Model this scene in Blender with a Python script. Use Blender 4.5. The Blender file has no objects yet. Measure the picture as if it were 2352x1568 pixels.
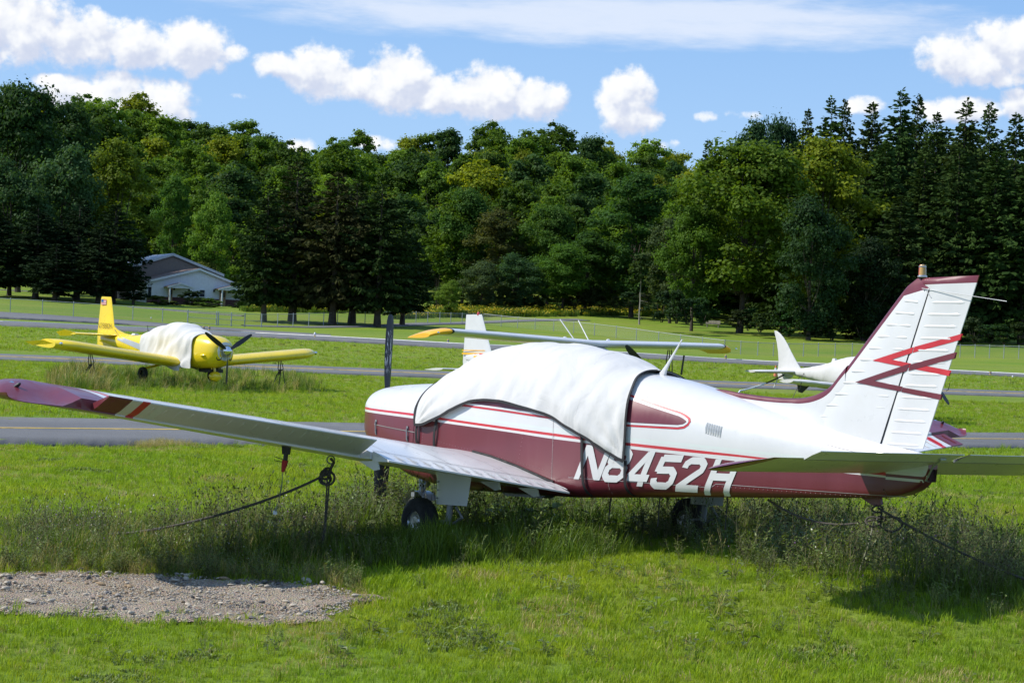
import bpy, math, random
import numpy as np
from mathutils import Vector, Matrix, noise as mnoise

R = math.radians
SC = bpy.context.scene
COL = SC.collection
rnd = random.Random(7)
rng = np.random.default_rng(11)

# ------------------------------------------------------------------ camera
EYE = 1.9
PITCH, ROLL = R(.33), R(2.4)
FPX = 4573.0                                   # focal length in units of a 2352 wide frame (70 mm lens)
cam_data = bpy.data.cameras.new('camera')
cam_data.sensor_width = 36.0
cam_data.lens = 36.0 * FPX / 2352.0
cam_data.clip_start = .1
cam_data.clip_end = 6000
cam = bpy.data.objects.new('camera', cam_data)
COL.objects.link(cam)
_f = Vector((0, math.cos(PITCH), -math.sin(PITCH)))
_u0 = Vector((0, math.sin(PITCH), math.cos(PITCH)))
_r0 = Vector((1, 0, 0))
_r = _r0 * math.cos(ROLL) + _u0 * math.sin(ROLL)
_u = -_r0 * math.sin(ROLL) + _u0 * math.cos(ROLL)
M = Matrix((( _r.x, _u.x, -_f.x, 0), (_r.y, _u.y, -_f.y, 0), (_r.z, _u.z, -_f.z, EYE), (0, 0, 0, 1)))
cam.matrix_world = M
SC.camera = cam


def ray(u, v):
    return _f + _r * ((u - 1176) / FPX) - _u * ((v - 784) / FPX)


def at(u, v, D):
    """point seen at (u, v) of the 2352x1568 frame, D metres away in depth"""
    d = ray(u, v)
    return Vector((0, 0, EYE)) + d * (D / d.y)


# ------------------------------------------------------------------ node helper
class S:
    """a node socket with arithmetic"""
    def __init__(s, nt, sock):
        s.nt, s.s = nt, sock

    def _m(s, op, *o, clamp=False):
        n = s.nt.nodes.new('ShaderNodeMath')
        n.operation = op
        n.use_clamp = clamp
        for i, x in enumerate((s,) + o):
            if isinstance(x, S):
                s.nt.links.new(x.s, n.inputs[i])
            else:
                n.inputs[i].default_value = x
        return S(s.nt, n.outputs[0])

    def __add__(s, o): return s._m('ADD', o)
    def __sub__(s, o): return s._m('SUBTRACT', o)
    def __mul__(s, o): return s._m('MULTIPLY', o)
    def __truediv__(s, o): return s._m('DIVIDE', o)
    def pow(s, o): return s._m('POWER', o)
    def min(s, o): return s._m('MINIMUM', o)
    def max(s, o): return s._m('MAXIMUM', o)
    def clamp(s): return s._m('ADD', 0.0, clamp=True)

    def smooth(s, a, b, lo=0., hi=1.):
        n = s.nt.nodes.new('ShaderNodeMapRange')
        n.interpolation_type = 'SMOOTHSTEP'
        s.nt.links.new(s.s, n.inputs['Value'])
        for k, x in (('From Min', a), ('From Max', b), ('To Min', lo), ('To Max', hi)):
            n.inputs[k].default_value = x
        return S(s.nt, n.outputs[0])


def val(nt, x):
    n = nt.nodes.new('ShaderNodeValue')
    n.outputs[0].default_value = x
    return S(nt, n.outputs[0])


def vmath(nt, op, *a):
    n = nt.nodes.new('ShaderNodeVectorMath')
    n.operation = op
    for i, x in enumerate(a):
        if isinstance(x, S):
            nt.links.new(x.s, n.inputs[i])
        else:
            n.inputs[i].default_value = x
    return S(nt, n.outputs['Value'] if op in ('DOT_PRODUCT', 'LENGTH') else n.outputs[0])


def noise(nt, vec, scale, detail=3, rough=.55, dist=0., lac=2.):
    n = nt.nodes.new('ShaderNodeTexNoise')
    if vec is not None:
        nt.links.new(vec.s, n.inputs['Vector'])
    n.inputs['Scale'].default_value = scale
    n.inputs['Detail'].default_value = detail
    n.inputs['Roughness'].default_value = rough
    n.inputs['Distortion'].default_value = dist
    n.inputs['Lacunarity'].default_value = lac
    return S(nt, n.outputs[0])


def mixc(nt, fac, a, b, mode='MIX'):
    n = nt.nodes.new('ShaderNodeMix')
    n.data_type = 'RGBA'
    n.blend_type = mode
    for k, x in ((0, fac), (6, a), (7, b)):
        if isinstance(x, S):
            nt.links.new(x.s, n.inputs[k])
        elif k == 0:
            n.inputs[k].default_value = x
        else:
            n.inputs[k].default_value = tuple(x) + (1.,) if len(x) == 3 else x
    return S(nt, n.outputs[2])


def ramp(nt, fac, stops):
    n = nt.nodes.new('ShaderNodeValToRGB')
    e = n.color_ramp.elements
    while len(e) < len(stops):
        e.new(.5)
    for el, (p, c) in zip(e, stops):
        el.position = p
        el.color = tuple(c) + (1.,)
    nt.links.new(fac.s, n.inputs[0])
    return S(nt, n.outputs[0])


# ------------------------------------------------------------------ world and sun
SUN_TO = Vector((-.97, -.03, 1.0)).normalized()          # direction towards the sun
SUN_EL = math.asin(SUN_TO.z)
SUN_AZ = math.atan2(SUN_TO.x, SUN_TO.y)                 # clockwise from +Y
world = bpy.data.worlds.new('World')
SC.world = world
world.use_nodes = True
wt = world.node_tree
wt.nodes.clear()
w_out = wt.nodes.new('ShaderNodeOutputWorld')
w_bg = wt.nodes.new('ShaderNodeBackground')
wt.links.new(w_bg.outputs[0], w_out.inputs[0])
SKY_STRENGTH = .10
w_bg.inputs[1].default_value = SKY_STRENGTH
sky = wt.nodes.new('ShaderNodeTexSky')
sky.sky_type = 'NISHITA'
sky.sun_disc = False
sky.sun_elevation = SUN_EL
sky.sun_rotation = SUN_AZ
sky.altitude = 100
sky.air_density = 1.0
sky.dust_density = .3
sky.ozone_density = 4.0


def build_clouds():
    nt = wt
    tc = nt.nodes.new('ShaderNodeTexCoord')
    d = S(nt, tc.outputs['Generated'])
    sp = nt.nodes.new('ShaderNodeSeparateXYZ')
    nt.links.new(d.s, sp.inputs[0])
    X, Y, Z = (S(nt, sp.outputs[i]) for i in range(3))
    az = X._m('ARCTAN2', Y)
    el = Z._m('ARCSINE')
    cb = nt.nodes.new('ShaderNodeCombineXYZ')
    nt.links.new(az.s, cb.inputs[0])
    nt.links.new(el.s, cb.inputs[1])
    P = S(nt, cb.outputs[0])

    def ae(u, v):
        q = ray(u, v).normalized()
        return math.atan2(q.x, q.y), math.asin(q.z)

    blobs = [(30, 55, 150, 100, 1.), (190, 92, 120, 72, 1.), (320, 105, 115, 62, 1.), (440, 108, 100, 72, 1.), (535, 122, 46, 26, .7),
             (170, 220, 95, 46, 1.), (265, 222, 115, 64, 1.), (365, 232, 90, 62, 1.), (425, 264, 44, 28, .8), (120, 190, 55, 24, .8),
             (640, 152, 70, 34, 1.), (740, 165, 88, 70, 1.), (830, 192, 75, 46, 1.), (920, 190, 92, 80, 1.1), (1010, 218, 95, 50, 1.),
             (1120, 215, 95, 70, 1.1), (1235, 230, 90, 52, 1.), (1440, 235, 72, 80, 1.1), (1480, 270, 52, 40, .9), (1425, 275, 60, 34, .8),
             (2235, 135, 130, 64, 1.1), (2330, 110, 115, 70, 1.1), (2300, 180, 90, 28, .6), (1990, 243, 60, 28, .7), (2210, 254, 120, 36, .9),
             (2345, 245, 56, 48, .9), (695, 334, 44, 24, .7), (860, 328, 70, 24, .7), (1615, 268, 56, 20, .30), (1705, 264, 66, 18, .30),
             (550, 222, 44, 14, .12), (1250, 320, 80, 14, .1), (1510, 330, 90, 22, .12)]

    def field(P):
        best = None
        for (u, v, a, b, k) in blobs:
            x, y = ae(u, v)
            ia, ib = FPX / a, FPX / b
            q = vmath(nt, 'MULTIPLY_ADD', P, (ia, ib, 0), (-x * ia, -y * ib, 0))
            r2 = vmath(nt, 'DOT_PRODUCT', q, q)
            r2 = r2 + (1 - k)
            best = r2 if best is None else best.min(r2)
        return val(nt, 1.) - best

    low = lambda Q: noise(nt, Q, 58, 3, .55)
    lumps = lambda Q, l_: l_ * .45 + noise(nt, Q, 125, 8, .60) * .55
    P2 = vmath(nt, 'ADD', P, (-14 / FPX, 34 / FPX, 0))
    l1, l2 = low(P), low(P2)
    n1, n2 = lumps(P, l1), lumps(P2, l2)
    f1 = field(P)
    f2 = field(P2)
    # clouds of the same kind over the rest of the sky
    dome = noise(nt, d, 2.3, 5, .6).smooth(.53, .74, 0, 1) * el.smooth(.20, .34)
    rest = az._m('ABSOLUTE').smooth(.30, .5) * el.smooth(.03, .12) * (noise(nt, d, 4.5, 5, .6).smooth(.5, .66))
    d1 = f1 + (n1 - .5) * 3.1 + .04
    m = d1.smooth(-.06, .72)
    lit = ((f1 + (l1 - .5) * 2.2) - (f2 + (l2 - .5) * 2.2)).smooth(-.50, .62)
    soft = (n1 - n2).smooth(-.20, .20)
    sh = (lit * .72 + soft * .28).clamp()
    ccol = ramp(nt, sh, [(0., (5.3, 5.8, 7.2)), (.30, (6.1, 6.5, 7.6)), (.60, (7.6, 7.8, 8.25)), (1., (8.9, 8.9, 8.9))])
    # high thin veil across the top
    x0, y0 = ae(1400, 40)
    band = vmath(nt, 'MULTIPLY_ADD', P, (FPX / 900, FPX / 66, 0), (-x0 * FPX / 900, -y0 * FPX / 66, 0))
    st = vmath(nt, 'MULTIPLY', P, (22., 120., 1.))
    veil_n = noise(nt, st, 1.0, 5, .62)
    veil = (val(nt, 1.) - vmath(nt, 'DOT_PRODUCT', band, band) + (veil_n - .5) * 1.8).smooth(-.35, 1.0) * .78
    skyc = S(nt, sky.outputs[0])
    # summer haze low down
    hz = el.smooth(-.02, .30)
    skyc = mixc(nt, .55, skyc, (1.55, 3.9, 8.6))
    skyc = mixc(nt, (val(nt, 1.) - hz) * .62, skyc, (4.6, 6.6, 9.0))
    skyc = mixc(nt, veil, skyc, (7.1, 7.6, 8.6))
    skyc = mixc(nt, (dome.max(rest)) * .8, skyc, (7.0, 7.3, 7.9))
    c = mixc(nt, m * .97, skyc, ccol)
    nt.links.new(c.s, w_bg.inputs[0])


build_clouds()

sun_d = bpy.data.lights.new('sun', 'SUN')
sun_d.energy = 4.6
sun_d.angle = R(.53)
sun_d.color = (1., .955, .88)
sun = bpy.data.objects.new('sun', sun_d)
COL.objects.link(sun)
sun.rotation_euler = SUN_TO.to_track_quat('Z', 'Y').to_euler()
sun.location = (0, 0, 60)

SC.view_settings.view_transform = 'Standard'
SC.view_settings.look = 'None'
SC.view_settings.gamma = 1
SC.view_settings.use_curve_mapping = False
SC.view_settings.exposure = .25
SC.render.engine = 'CYCLES'
SC.cycles.use_denoising = True
try:
    SC.cycles.denoiser = 'OPENIMAGEDENOISE'
    SC.cycles.denoising_prefilter = 'ACCURATE'
except Exception:
    pass
SC.cycles.max_bounces = 6
SC.cycles.transparent_max_bounces = 12
SC.cycles.diffuse_bounces = 3
SC.cycles.glossy_bounces = 3
SC.cycles.transmission_bounces = 4


# ------------------------------------------------------------------ object helpers
class MB:
    """collects shapes and links them as ONE mesh object"""
    def __init__(s):
        s.v, s.f, s.m = [], [], []

    def add(s, vs, fs, mat=0):
        o = len(s.v)
        s.v += [tuple(p) for p in vs]
        s.f += [tuple(i + o for i in f) for f in fs]
        s.m += [mat] * len(fs)

    def grid(s, P, mat=0, cu=False, cv=False, flip=False):
        n, m = len(P), len(P[0])
        o = len(s.v)
        for row in P:
            s.v += [tuple(p) for p in row]
        for i in range(n if cu else n - 1):
            for j in range(m if cv else m - 1):
                a, b = o + i * m + j, o + i * m + (j + 1) % m
                c, d = o + ((i + 1) % n) * m + (j + 1) % m, o + ((i + 1) % n) * m + j
                s.f.append((a, d, c, b) if flip else (a, b, c, d))
                s.m.append(mat(i, j) if callable(mat) else mat)

    def box(s, c, size, rot=None, mat=0, taper=1.):
        hx, hy, hz = (k / 2 for k in size)
        vs = []
        for z in (-1, 1):
            t = taper if z > 0 else 1.
            for x, y in ((-1, -1), (1, -1), (1, 1), (-1, 1)):
                p = Vector((x * hx * t, y * hy * t, z * hz))
                if rot is not None:
                    p = rot @ p
                vs.append(p + Vector(c))
        s.add(vs, [(3, 2, 1, 0), (4, 5, 6, 7), (0, 1, 5, 4), (1, 2, 6, 5), (2, 3, 7, 6), (3, 0, 4, 7)], mat)

    def tube(s, path, r, n=8, mat=0, caps=True):
        path = [Vector(p) for p in path]
        rings = []
        prev = None
        for i, p in enumerate(path):
            t = (path[min(i + 1, len(path) - 1)] - path[max(i - 1, 0)])
            t = t.normalized() if t.length > 1e-9 else Vector((0, 0, 1))
            if prev is None:
                a = Vector((0, 0, 1)) if abs(t.z) < .9 else Vector((1, 0, 0))
                e = t.cross(a).normalized()
            else:
                e = (prev - t * prev.dot(t))
                e = e.normalized() if e.length > 1e-6 else t.orthogonal().normalized()
            prev = e
            g = t.cross(e)
            rr = r[i] if isinstance(r, (list, tuple)) else r
            rings.append([p + (e * math.cos(2 * math.pi * k / n) + g * math.sin(2 * math.pi * k / n)) * rr for k in range(n)])
        o = len(s.v)
        s.grid(rings, mat, cv=True)
        if caps:
            s.f.append(tuple(range(o + n - 1, o - 1, -1))); s.m.append(mat)
            e = o + (len(path) - 1) * n
            s.f.append(tuple(range(e, e + n))); s.m.append(mat)

    def lathe(s, prof, c, axis=(0, 0, 1), n=16, mat=0):
        """prof: (radius, height) pairs"""
        q = Vector((0, 0, 1)).rotation_difference(Vector(axis).normalized())
        P = [[Vector(c) + q @ Vector((r * math.cos(2 * math.pi * k / n), r * math.sin(2 * math.pi * k / n), h)) for k in range(n)] for r, h in prof]
        s.grid(P, mat, cv=True)

    def prism(s, poly, vec, mat=0):
        n = len(poly)
        v = Vector(vec)
        a = [Vector(p) for p in poly]
        s.add(a + [p + v for p in a], [tuple(range(n - 1, -1, -1)), tuple(range(n, 2 * n))] +
              [(i, (i + 1) % n, n + (i + 1) % n, n + i) for i in range(n)], mat)

    def mesh(s, name, mats, smooth=True, angle=38):
        me = bpy.data.meshes.new(name)
        me.from_pydata(s.v, [], s.f)
        for m in (mats if isinstance(mats, (list, tuple)) else [mats]):
            me.materials.append(m)
        me.polygons.foreach_set('material_index', s.m)
        if smooth:
            me.polygons.foreach_set('use_smooth', [True] * len(s.f))
            me.update()
            me.set_sharp_from_angle(angle=R(angle))
        me.update()
        return me

    def build(s, name, mats, parent=None, smooth=True, angle=38):
        o = bpy.data.objects.new(name, s.mesh(name, mats, smooth, angle))
        COL.objects.link(o)
        if parent is not None:
            o.parent = parent
        return o


def big_mesh(name, V, Fc, mats, mi=None, smooth=False):
    """numpy arrays (verts n*3, faces m*k) to a mesh"""
    me = bpy.data.meshes.new(name)
    V = np.asarray(V, np.float32)
    Fc = np.asarray(Fc, np.int32)
    k = Fc.shape[1]
    me.vertices.add(len(V))
    me.vertices.foreach_set('co', V.ravel())
    me.loops.add(Fc.size)
    me.loops.foreach_set('vertex_index', Fc.ravel())
    me.polygons.add(len(Fc))
    me.polygons.foreach_set('loop_start', np.arange(0, Fc.size, k, dtype=np.int32))
    me.polygons.foreach_set('loop_total', np.full(len(Fc), k, np.int32))
    for m in (mats if isinstance(mats, (list, tuple)) else [mats]):
        me.materials.append(m)
    if mi is not None:
        me.polygons.foreach_set('material_index', np.asarray(mi, np.int32))
    if smooth:
        me.polygons.foreach_set('use_smooth', np.ones(len(Fc), bool))
    me.update(calc_edges=True)
    return me


def link(name, me, parent=None):
    o = bpy.data.objects.new(name, me)
    COL.objects.link(o)
    if parent is not None:
        o.parent = parent
    return o


def tag(o, label=None, cat=None, group=None, kind=None):
    for k, x in (('label', label), ('category', cat), ('group', group), ('kind', kind)):
        if x:
            o[k] = x
    return o


def thing(name, label, cat, loc=(0, 0, 0), rotz=0., group=None, mat=None):
    o = bpy.data.objects.new(name, None)
    o.empty_display_size = .3
    COL.objects.link(o)
    if mat is not None:
        o.matrix_world = mat
    else:
        o.location = loc
        o.rotation_euler = (0, 0, rotz)
    return tag(o, label, cat, group)


def copy_tree(o, parent=None):
    c = o.copy()
    COL.objects.link(c)
    if parent is not None:
        c.parent = parent
    for ch in list(o.children):
        copy_tree(ch, c)
    return c


def pchip(xs, ys):
    xs = np.asarray(xs, float); ys = np.asarray(ys, float)
    h = np.diff(xs); dl = np.diff(ys) / h
    m = np.zeros_like(ys)
    m[0], m[-1] = dl[0], dl[-1]
    for i in range(1, len(xs) - 1):
        if dl[i - 1] * dl[i] > 0:
            w1, w2 = 2 * h[i] + h[i - 1], h[i] + 2 * h[i - 1]
            m[i] = (w1 + w2) / (w1 / dl[i - 1] + w2 / dl[i])

    def f(x):
        x = min(max(x, xs[0]), xs[-1])
        i = min(max(int(np.searchsorted(xs, x)) - 1, 0), len(xs) - 2)
        t = (x - xs[i]) / h[i]
        return float((1 + 2 * t) * (1 - t) ** 2 * ys[i] + t * (1 - t) ** 2 * h[i] * m[i] + t * t * (3 - 2 * t) * ys[i + 1] + t * t * (t - 1) * h[i] * m[i + 1])
    return f


def scatter(name, pts, rot, scl, idx, protos, tilt=None):
    """ONE object that instances small plants or stones on points (geometry nodes)"""
    coll = bpy.data.collections.new(name + '_kinds')
    for i, me in enumerate(protos):
        coll.objects.link(bpy.data.objects.new('%s_%02d' % (name, i), me))
    me = bpy.data.meshes.new(name)
    n = len(pts)
    me.vertices.add(n)
    me.vertices.foreach_set('co', np.asarray(pts, np.float32).ravel())
    a = me.attributes.new('rot', 'FLOAT_VECTOR', 'POINT')
    rv = np.zeros((n, 3), np.float32)
    rv[:, 2] = rot
    if tilt is not None:
        rv[:, :2] = tilt
    a.data.foreach_set('vector', rv.ravel())
    a = me.attributes.new('scl', 'FLOAT', 'POINT')
    a.data.foreach_set('value', np.asarray(scl, np.float32))
    a = me.attributes.new('idx', 'INT', 'POINT')
    a.data.foreach_set('value', np.asarray(idx, np.int32))
    o = link(name, me)
    ng = bpy.data.node_groups.new(name, 'GeometryNodeTree')
    ng.interface.new_socket('Geometry', in_out='INPUT', socket_type='NodeSocketGeometry')
    ng.interface.new_socket('Geometry', in_out='OUTPUT', socket_type='NodeSocketGeometry')
    gi, go = ng.nodes.new('NodeGroupInput'), ng.nodes.new('NodeGroupOutput')
    ip = ng.nodes.new('GeometryNodeInstanceOnPoints')
    ci = ng.nodes.new('GeometryNodeCollectionInfo')
    ci.inputs['Collection'].default_value = coll
    ci.inputs['Separate Children'].default_value = True
    ci.inputs['Reset Children'].default_value = True
    ip.inputs['Pick Instance'].default_value = True

    def attr(nm, ty):
        k = ng.nodes.new('GeometryNodeInputNamedAttribute')
        k.data_type = ty
        k.inputs['Name'].default_value = nm
        return k.outputs['Attribute']
    ng.links.new(gi.outputs[0], ip.inputs['Points'])
    ng.links.new(ci.outputs[0], ip.inputs['Instance'])
    ng.links.new(attr('idx', 'INT'), ip.inputs['Instance Index'])
    er = ng.nodes.new('FunctionNodeEulerToRotation')
    ng.links.new(attr('rot', 'FLOAT_VECTOR'), er.inputs[0])
    ng.links.new(er.outputs[0], ip.inputs['Rotation'])
    ng.links.new(attr('scl', 'FLOAT'), ip.inputs['Scale'])
    ng.links.new(ip.outputs[0], go.inputs[0])
    md = o.modifiers.new('scatter', 'NODES')
    md.node_group = ng
    return o


# ------------------------------------------------------------------ materials
MAT = {}


def new_mat(name):
    m = bpy.data.materials.new(name)
    m.use_nodes = True
    nt = m.node_tree
    return m, nt, nt.nodes['Principled BSDF']


def obj_co(nt, scale=(1, 1, 1), kind='Object'):
    tc = nt.nodes.new('ShaderNodeTexCoord')
    v = S(nt, tc.outputs[kind])
    return vmath(nt, 'MULTIPLY', v, scale) if scale != (1, 1, 1) else v


def bump(nt, b, h, strength=.3, dist=.01):
    n = nt.nodes.new('ShaderNodeBump')
    n.inputs['Strength'].default_value = strength
    n.inputs['Distance'].default_value = dist
    nt.links.new(h.s, n.inputs['Height'])
    nt.links.new(n.outputs[0], b.inputs['Normal'])


def solid(name, col, rough=.5, metal=0., vary=.12, scale=3., grime=None, coat=0., bmp=0., bscale=60, spec=.5, streak=False):
    m, nt, b = new_mat(name)
    co = obj_co(nt, (1, 1, .12) if streak else (1, 1, 1))
    n = noise(nt, co, scale, 5, .6)
    dark = tuple(c * (1 - vary) for c in col)
    lite = tuple(min(1, c * (1 + vary)) for c in col)
    c = mixc(nt, n.smooth(.3, .7), dark, lite)
    if grime:
        g = noise(nt, co, scale * 2.3, 8, .7).smooth(.56, .78)
        c = mixc(nt, g * grime[0], c, grime[1])
    nt.links.new(c.s, b.inputs['Base Color'])
    r = noise(nt, co, scale * 4, 4).smooth(.2, .8, rough * .8, min(1, rough * 1.25))
    nt.links.new(r.s, b.inputs['Roughness'])
    b.inputs['Metallic'].default_value = metal
    b.inputs['Coat Weight'].default_value = coat
    b.inputs['Coat Roughness'].default_value = .12
    b.inputs['Specular IOR Level'].default_value = spec
    if bmp:
        bump(nt, b, noise(nt, obj_co(nt), bscale, 4), bmp, .01)
    MAT[name] = m
    return m


solid('white_paint', (.61, .61, .605), .32, vary=.03, grime=(.25, (.55, .53, .48)), coat=.3)
solid('maroon_paint', (.135, .021, .031), .36, vary=.10, scale=2.2, grime=(.22, (.20, .075, .08)), coat=.25, streak=True)
solid('red_paint', (.50, .026, .034), .36, vary=.08, coat=.2)
solid('grey_stripe', (.60, .64, .62), .36, vary=.03)
solid('yellow_paint', (.82, .60, .014), .30, vary=.05, scale=1.2, grime=(.2, (.55, .42, .08)), coat=.5)
solid('amber_paint', (.80, .42, .015), .35, vary=.05, coat=.3)
solid('silver_paint', (.50, .52, .55), .35, metal=.3, vary=.05)
solid('black_paint', (.012, .012, .014), .45, vary=.2)
solid('black_webbing', (.016, .016, .018), .85, vary=.25, scale=30)
solid('rubber', (.018, .018, .018), .8, vary=.25, scale=9, grime=(.5, (.05, .045, .035)))
solid('bare_metal', (.55, .55, .56), .3, metal=.9, vary=.1)
solid('chrome', (.8, .8, .8), .08, metal=1., vary=.02)
solid('steel', (.30, .31, .32), .5, metal=.6, vary=.2, grime=(.4, (.2, .11, .06)))
solid('galvanised', (.36, .38, .39), .55, metal=.35, vary=.15)
solid('rope', (.075, .066, .055), .95, vary=.3, scale=60, bmp=.6, bscale=160)
solid('pale_rope', (.24, .24, .16), .95, vary=.25, scale=60, bmp=.6, bscale=160)
solid('streamer_red', (.42, .03, .03), .8, vary=.1)
solid('wood', (.38, .34, .28), .85, vary=.25, scale=4)
solid('concrete', (.34, .31, .26), .9, vary=.15, scale=6)
solid('cone_orange', (.62, .19, .09), .7, vary=.1)
solid('marker_blue', (.02, .10, .32), .5)
solid('line_yellow', (.62, .40, .06), .8, vary=.18, scale=3, grime=(.35, (.25, .2, .12)))
solid('line_white', (.62, .62, .60), .8, vary=.15, scale=2, grime=(.4, (.25, .25, .24)))
solid('bark', (.060, .046, .034), .95, vary=.35, scale=1.6, bmp=.8, bscale=7)
solid('pale_bark', (.26, .24, .20), .95, vary=.3, scale=1.5)
solid('barn_white', (.70, .72, .76), .6, vary=.04)
solid('barn_tan', (.24, .19, .155), .7, vary=.08)
solid('roof_metal', (.66, .68, .72), .4, vary=.06, metal=.1)
solid('shingle', (.15, .098, .072), .9, vary=.25, scale=2.5, bmp=.5, bscale=14)
solid('brick_dark', (.10, .045, .045), .9, vary=.25, scale=6)
solid('trim_white', (.66, .68, .68), .55, vary=.04)
solid('door_tan', (.42, .27, .15), .6, vary=.1)
solid('glass_dark', (.03, .035, .045), .06, vary=.1)
solid('lamp_dark', (.02, .018, .016), .5)
solid('soil', (.16, .125, .09), .95, vary=.3, scale=5, bmp=.8, bscale=25)


def fabric(name, col, dirt=.15):
    m, nt, b = new_mat(name)
    co = obj_co(nt)
    n = noise(nt, co, 1.3, 5, .6)
    c = mixc(nt, n.smooth(.35, .75), col, tuple(x * .93 for x in col))
    g = noise(nt, co, 3.1, 8, .7).smooth(.58, .8)
    c = mixc(nt, g * dirt, c, (.50, .47, .40))
    nt.links.new(c.s, b.inputs['Base Color'])
    b.inputs['Roughness'].default_value = .9
    b.inputs['Specular IOR Level'].default_value = .2
    b.inputs['Sheen Weight'].default_value = .15
    st = vmath(nt, 'MULTIPLY', co, (1., 1., .55))
    h = noise(nt, st, 3.2, 6, .55, dist=1.2) * .8 + noise(nt, co, 420, 2) * .05
    bump(nt, b, h, .45, .05)
    MAT[name] = m


fabric('cover_fabric', (.585, .58, .565), .05)
fabric('cover_fabric_old', (.62, .61, .585), .2)


def beacon_glass():
    m, nt, b = new_mat('beacon_glass')
    co = obj_co(nt)
    sp = nt.nodes.new('ShaderNodeSeparateXYZ')
    nt.links.new(co.s, sp.inputs[0])
    f = S(nt, sp.outputs[0]).smooth(-.015, .005)
    c = mixc(nt, f, (.40, .02, .02), (.50, .30, .08))
    nt.links.new(c.s, b.inputs['Base Color'])
    b.inputs['Roughness'].default_value = .15
    b.inputs['Coat Weight'].default_value = .6
    MAT['beacon_glass'] = m


beacon_glass()


def asphalt(name, base):
    m, nt, b = new_mat(name)
    co = obj_co(nt)
    big = noise(nt, co, .25, 4, .6)
    fine = noise(nt, co, 55, 3, .7)
    spk = noise(nt, co, 110, 2, .7).smooth(.64, .74)
    c = mixc(nt, big.smooth(.3, .7), tuple(x * .85 for x in base), tuple(x * 1.15 for x in base))
    c = mixc(nt, fine.smooth(.35, .65), mixc(nt, .35, c, (.02, .02, .02)), c)
    c = mixc(nt, spk * .55, c, (.36, .36, .35))
    crack = noise(nt, vmath(nt, 'MULTIPLY', co, (1, 1, 1)), .9, 6, .7, dist=1.5)
    k = (crack - .5)._m('ABSOLUTE').smooth(.0, .006, 1., 0.)
    c = mixc(nt, k * .35, c, (.02, .02, .02))
    nt.links.new(c.s, b.inputs['Base Color'])
    b.inputs['Roughness'].default_value = .85
    bump(nt, b, fine, .6, .01)
    MAT[name] = m


asphalt('asphalt_near', (.135, .134, .133))
asphalt('asphalt_far', (.155, .154, .152))


def leaf_mat(name, col=None, trans=.35, vary=.35, rough=.5, spec=.35, patch=False):
    """leaf colour comes from the object's own colour when col is None"""
    m, nt, b = new_mat(name)
    oi = nt.nodes.new('ShaderNodeObjectInfo')
    if col is None:
        base = S(nt, oi.outputs['Color'])
    else:
        base = mixc(nt, S(nt, oi.outputs['Random']), tuple(c * .75 for c in col), tuple(c * 1.3 for c in col))
    if patch:
        loc = S(nt, oi.outputs['Location'])
        q1 = noise(nt, loc, .55, 4, .6).smooth(.40, .66)
        q2 = noise(nt, vmath(nt, 'ADD', loc, (31., 7., 3.)), 1.9, 4, .65).smooth(.54, .72)
        base = mixc(nt, q1 * .75, base, mixc(nt, 1., base, (1.30, 1.06, 1.25), 'MULTIPLY'))
        base = mixc(nt, q2 * .6, base, mixc(nt, 1., base, (.58, .70, .8), 'MULTIPLY'))
    ge = nt.nodes.new('ShaderNodeNewGeometry')
    rp = S(nt, ge.outputs['Random Per Island'])
    co = obj_co(nt)
    n = noise(nt, co, .45, 4, .6)
    k = (rp * .6 + n.smooth(.3, .7) * .4)
    c = mixc(nt, k, mixc(nt, 1., base, (1 - vary, 1 - vary * .9, 1 - vary * .7), 'MULTIPLY'), mixc(nt, 1., base, (1 + vary * 1.25, 1 + vary, 1 + vary * .5), 'MULTIPLY'))
    nt.links.new(c.s, b.inputs['Base Color'])
    b.inputs['Roughness'].default_value = rough
    b.inputs['Specular IOR Level'].default_value = spec
    tr = nt.nodes.new('ShaderNodeBsdfTranslucent')
    ct = mixc(nt, 1., c, (1.25, 1.2, .5), 'MULTIPLY')
    nt.links.new(ct.s, tr.inputs[0])
    mx = nt.nodes.new('ShaderNodeMixShader')
    mx.inputs[0].default_value = trans
    nt.links.new(b.outputs[0], mx.inputs[1])
    nt.links.new(tr.outputs[0], mx.inputs[2])
    out = [n_ for n_ in nt.nodes if n_.type == 'OUTPUT_MATERIAL'][0]
    nt.links.new(mx.outputs[0], out.inputs[0])
    MAT[name] = m
    return m


leaf_mat('leaf', trans=.42, spec=.12, rough=.6)
leaf_mat('needle', trans=.12, vary=.4, rough=.8, spec=.05)
leaf_mat('grass_blade', (.205, .315, .022), trans=.5, vary=.34, rough=.5, spec=.2, patch=True)
leaf_mat('dry_blade', (.36, .31, .13), trans=.3, vary=.25, rough=.7)
leaf_mat('tall_grass', (.105, .175, .018), trans=.4, vary=.3)
leaf_mat('weed_leaf', (.130, .180, .042), trans=.3, vary=.35)
leaf_mat('weed_stem', (.15, .14, .07), trans=.0, vary=.3, rough=.8)
leaf_mat('weed_head', (.035, .022, .016), trans=.0, vary=.3, rough=.9)
leaf_mat('petal_white', (.72, .70, .66), trans=.3, vary=.05)
leaf_mat('petal_mauve', (.34, .16, .42), trans=.3, vary=.1)
leaf_mat('goldenrod', (.50, .40, .03), trans=.3, vary=.2)


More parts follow.
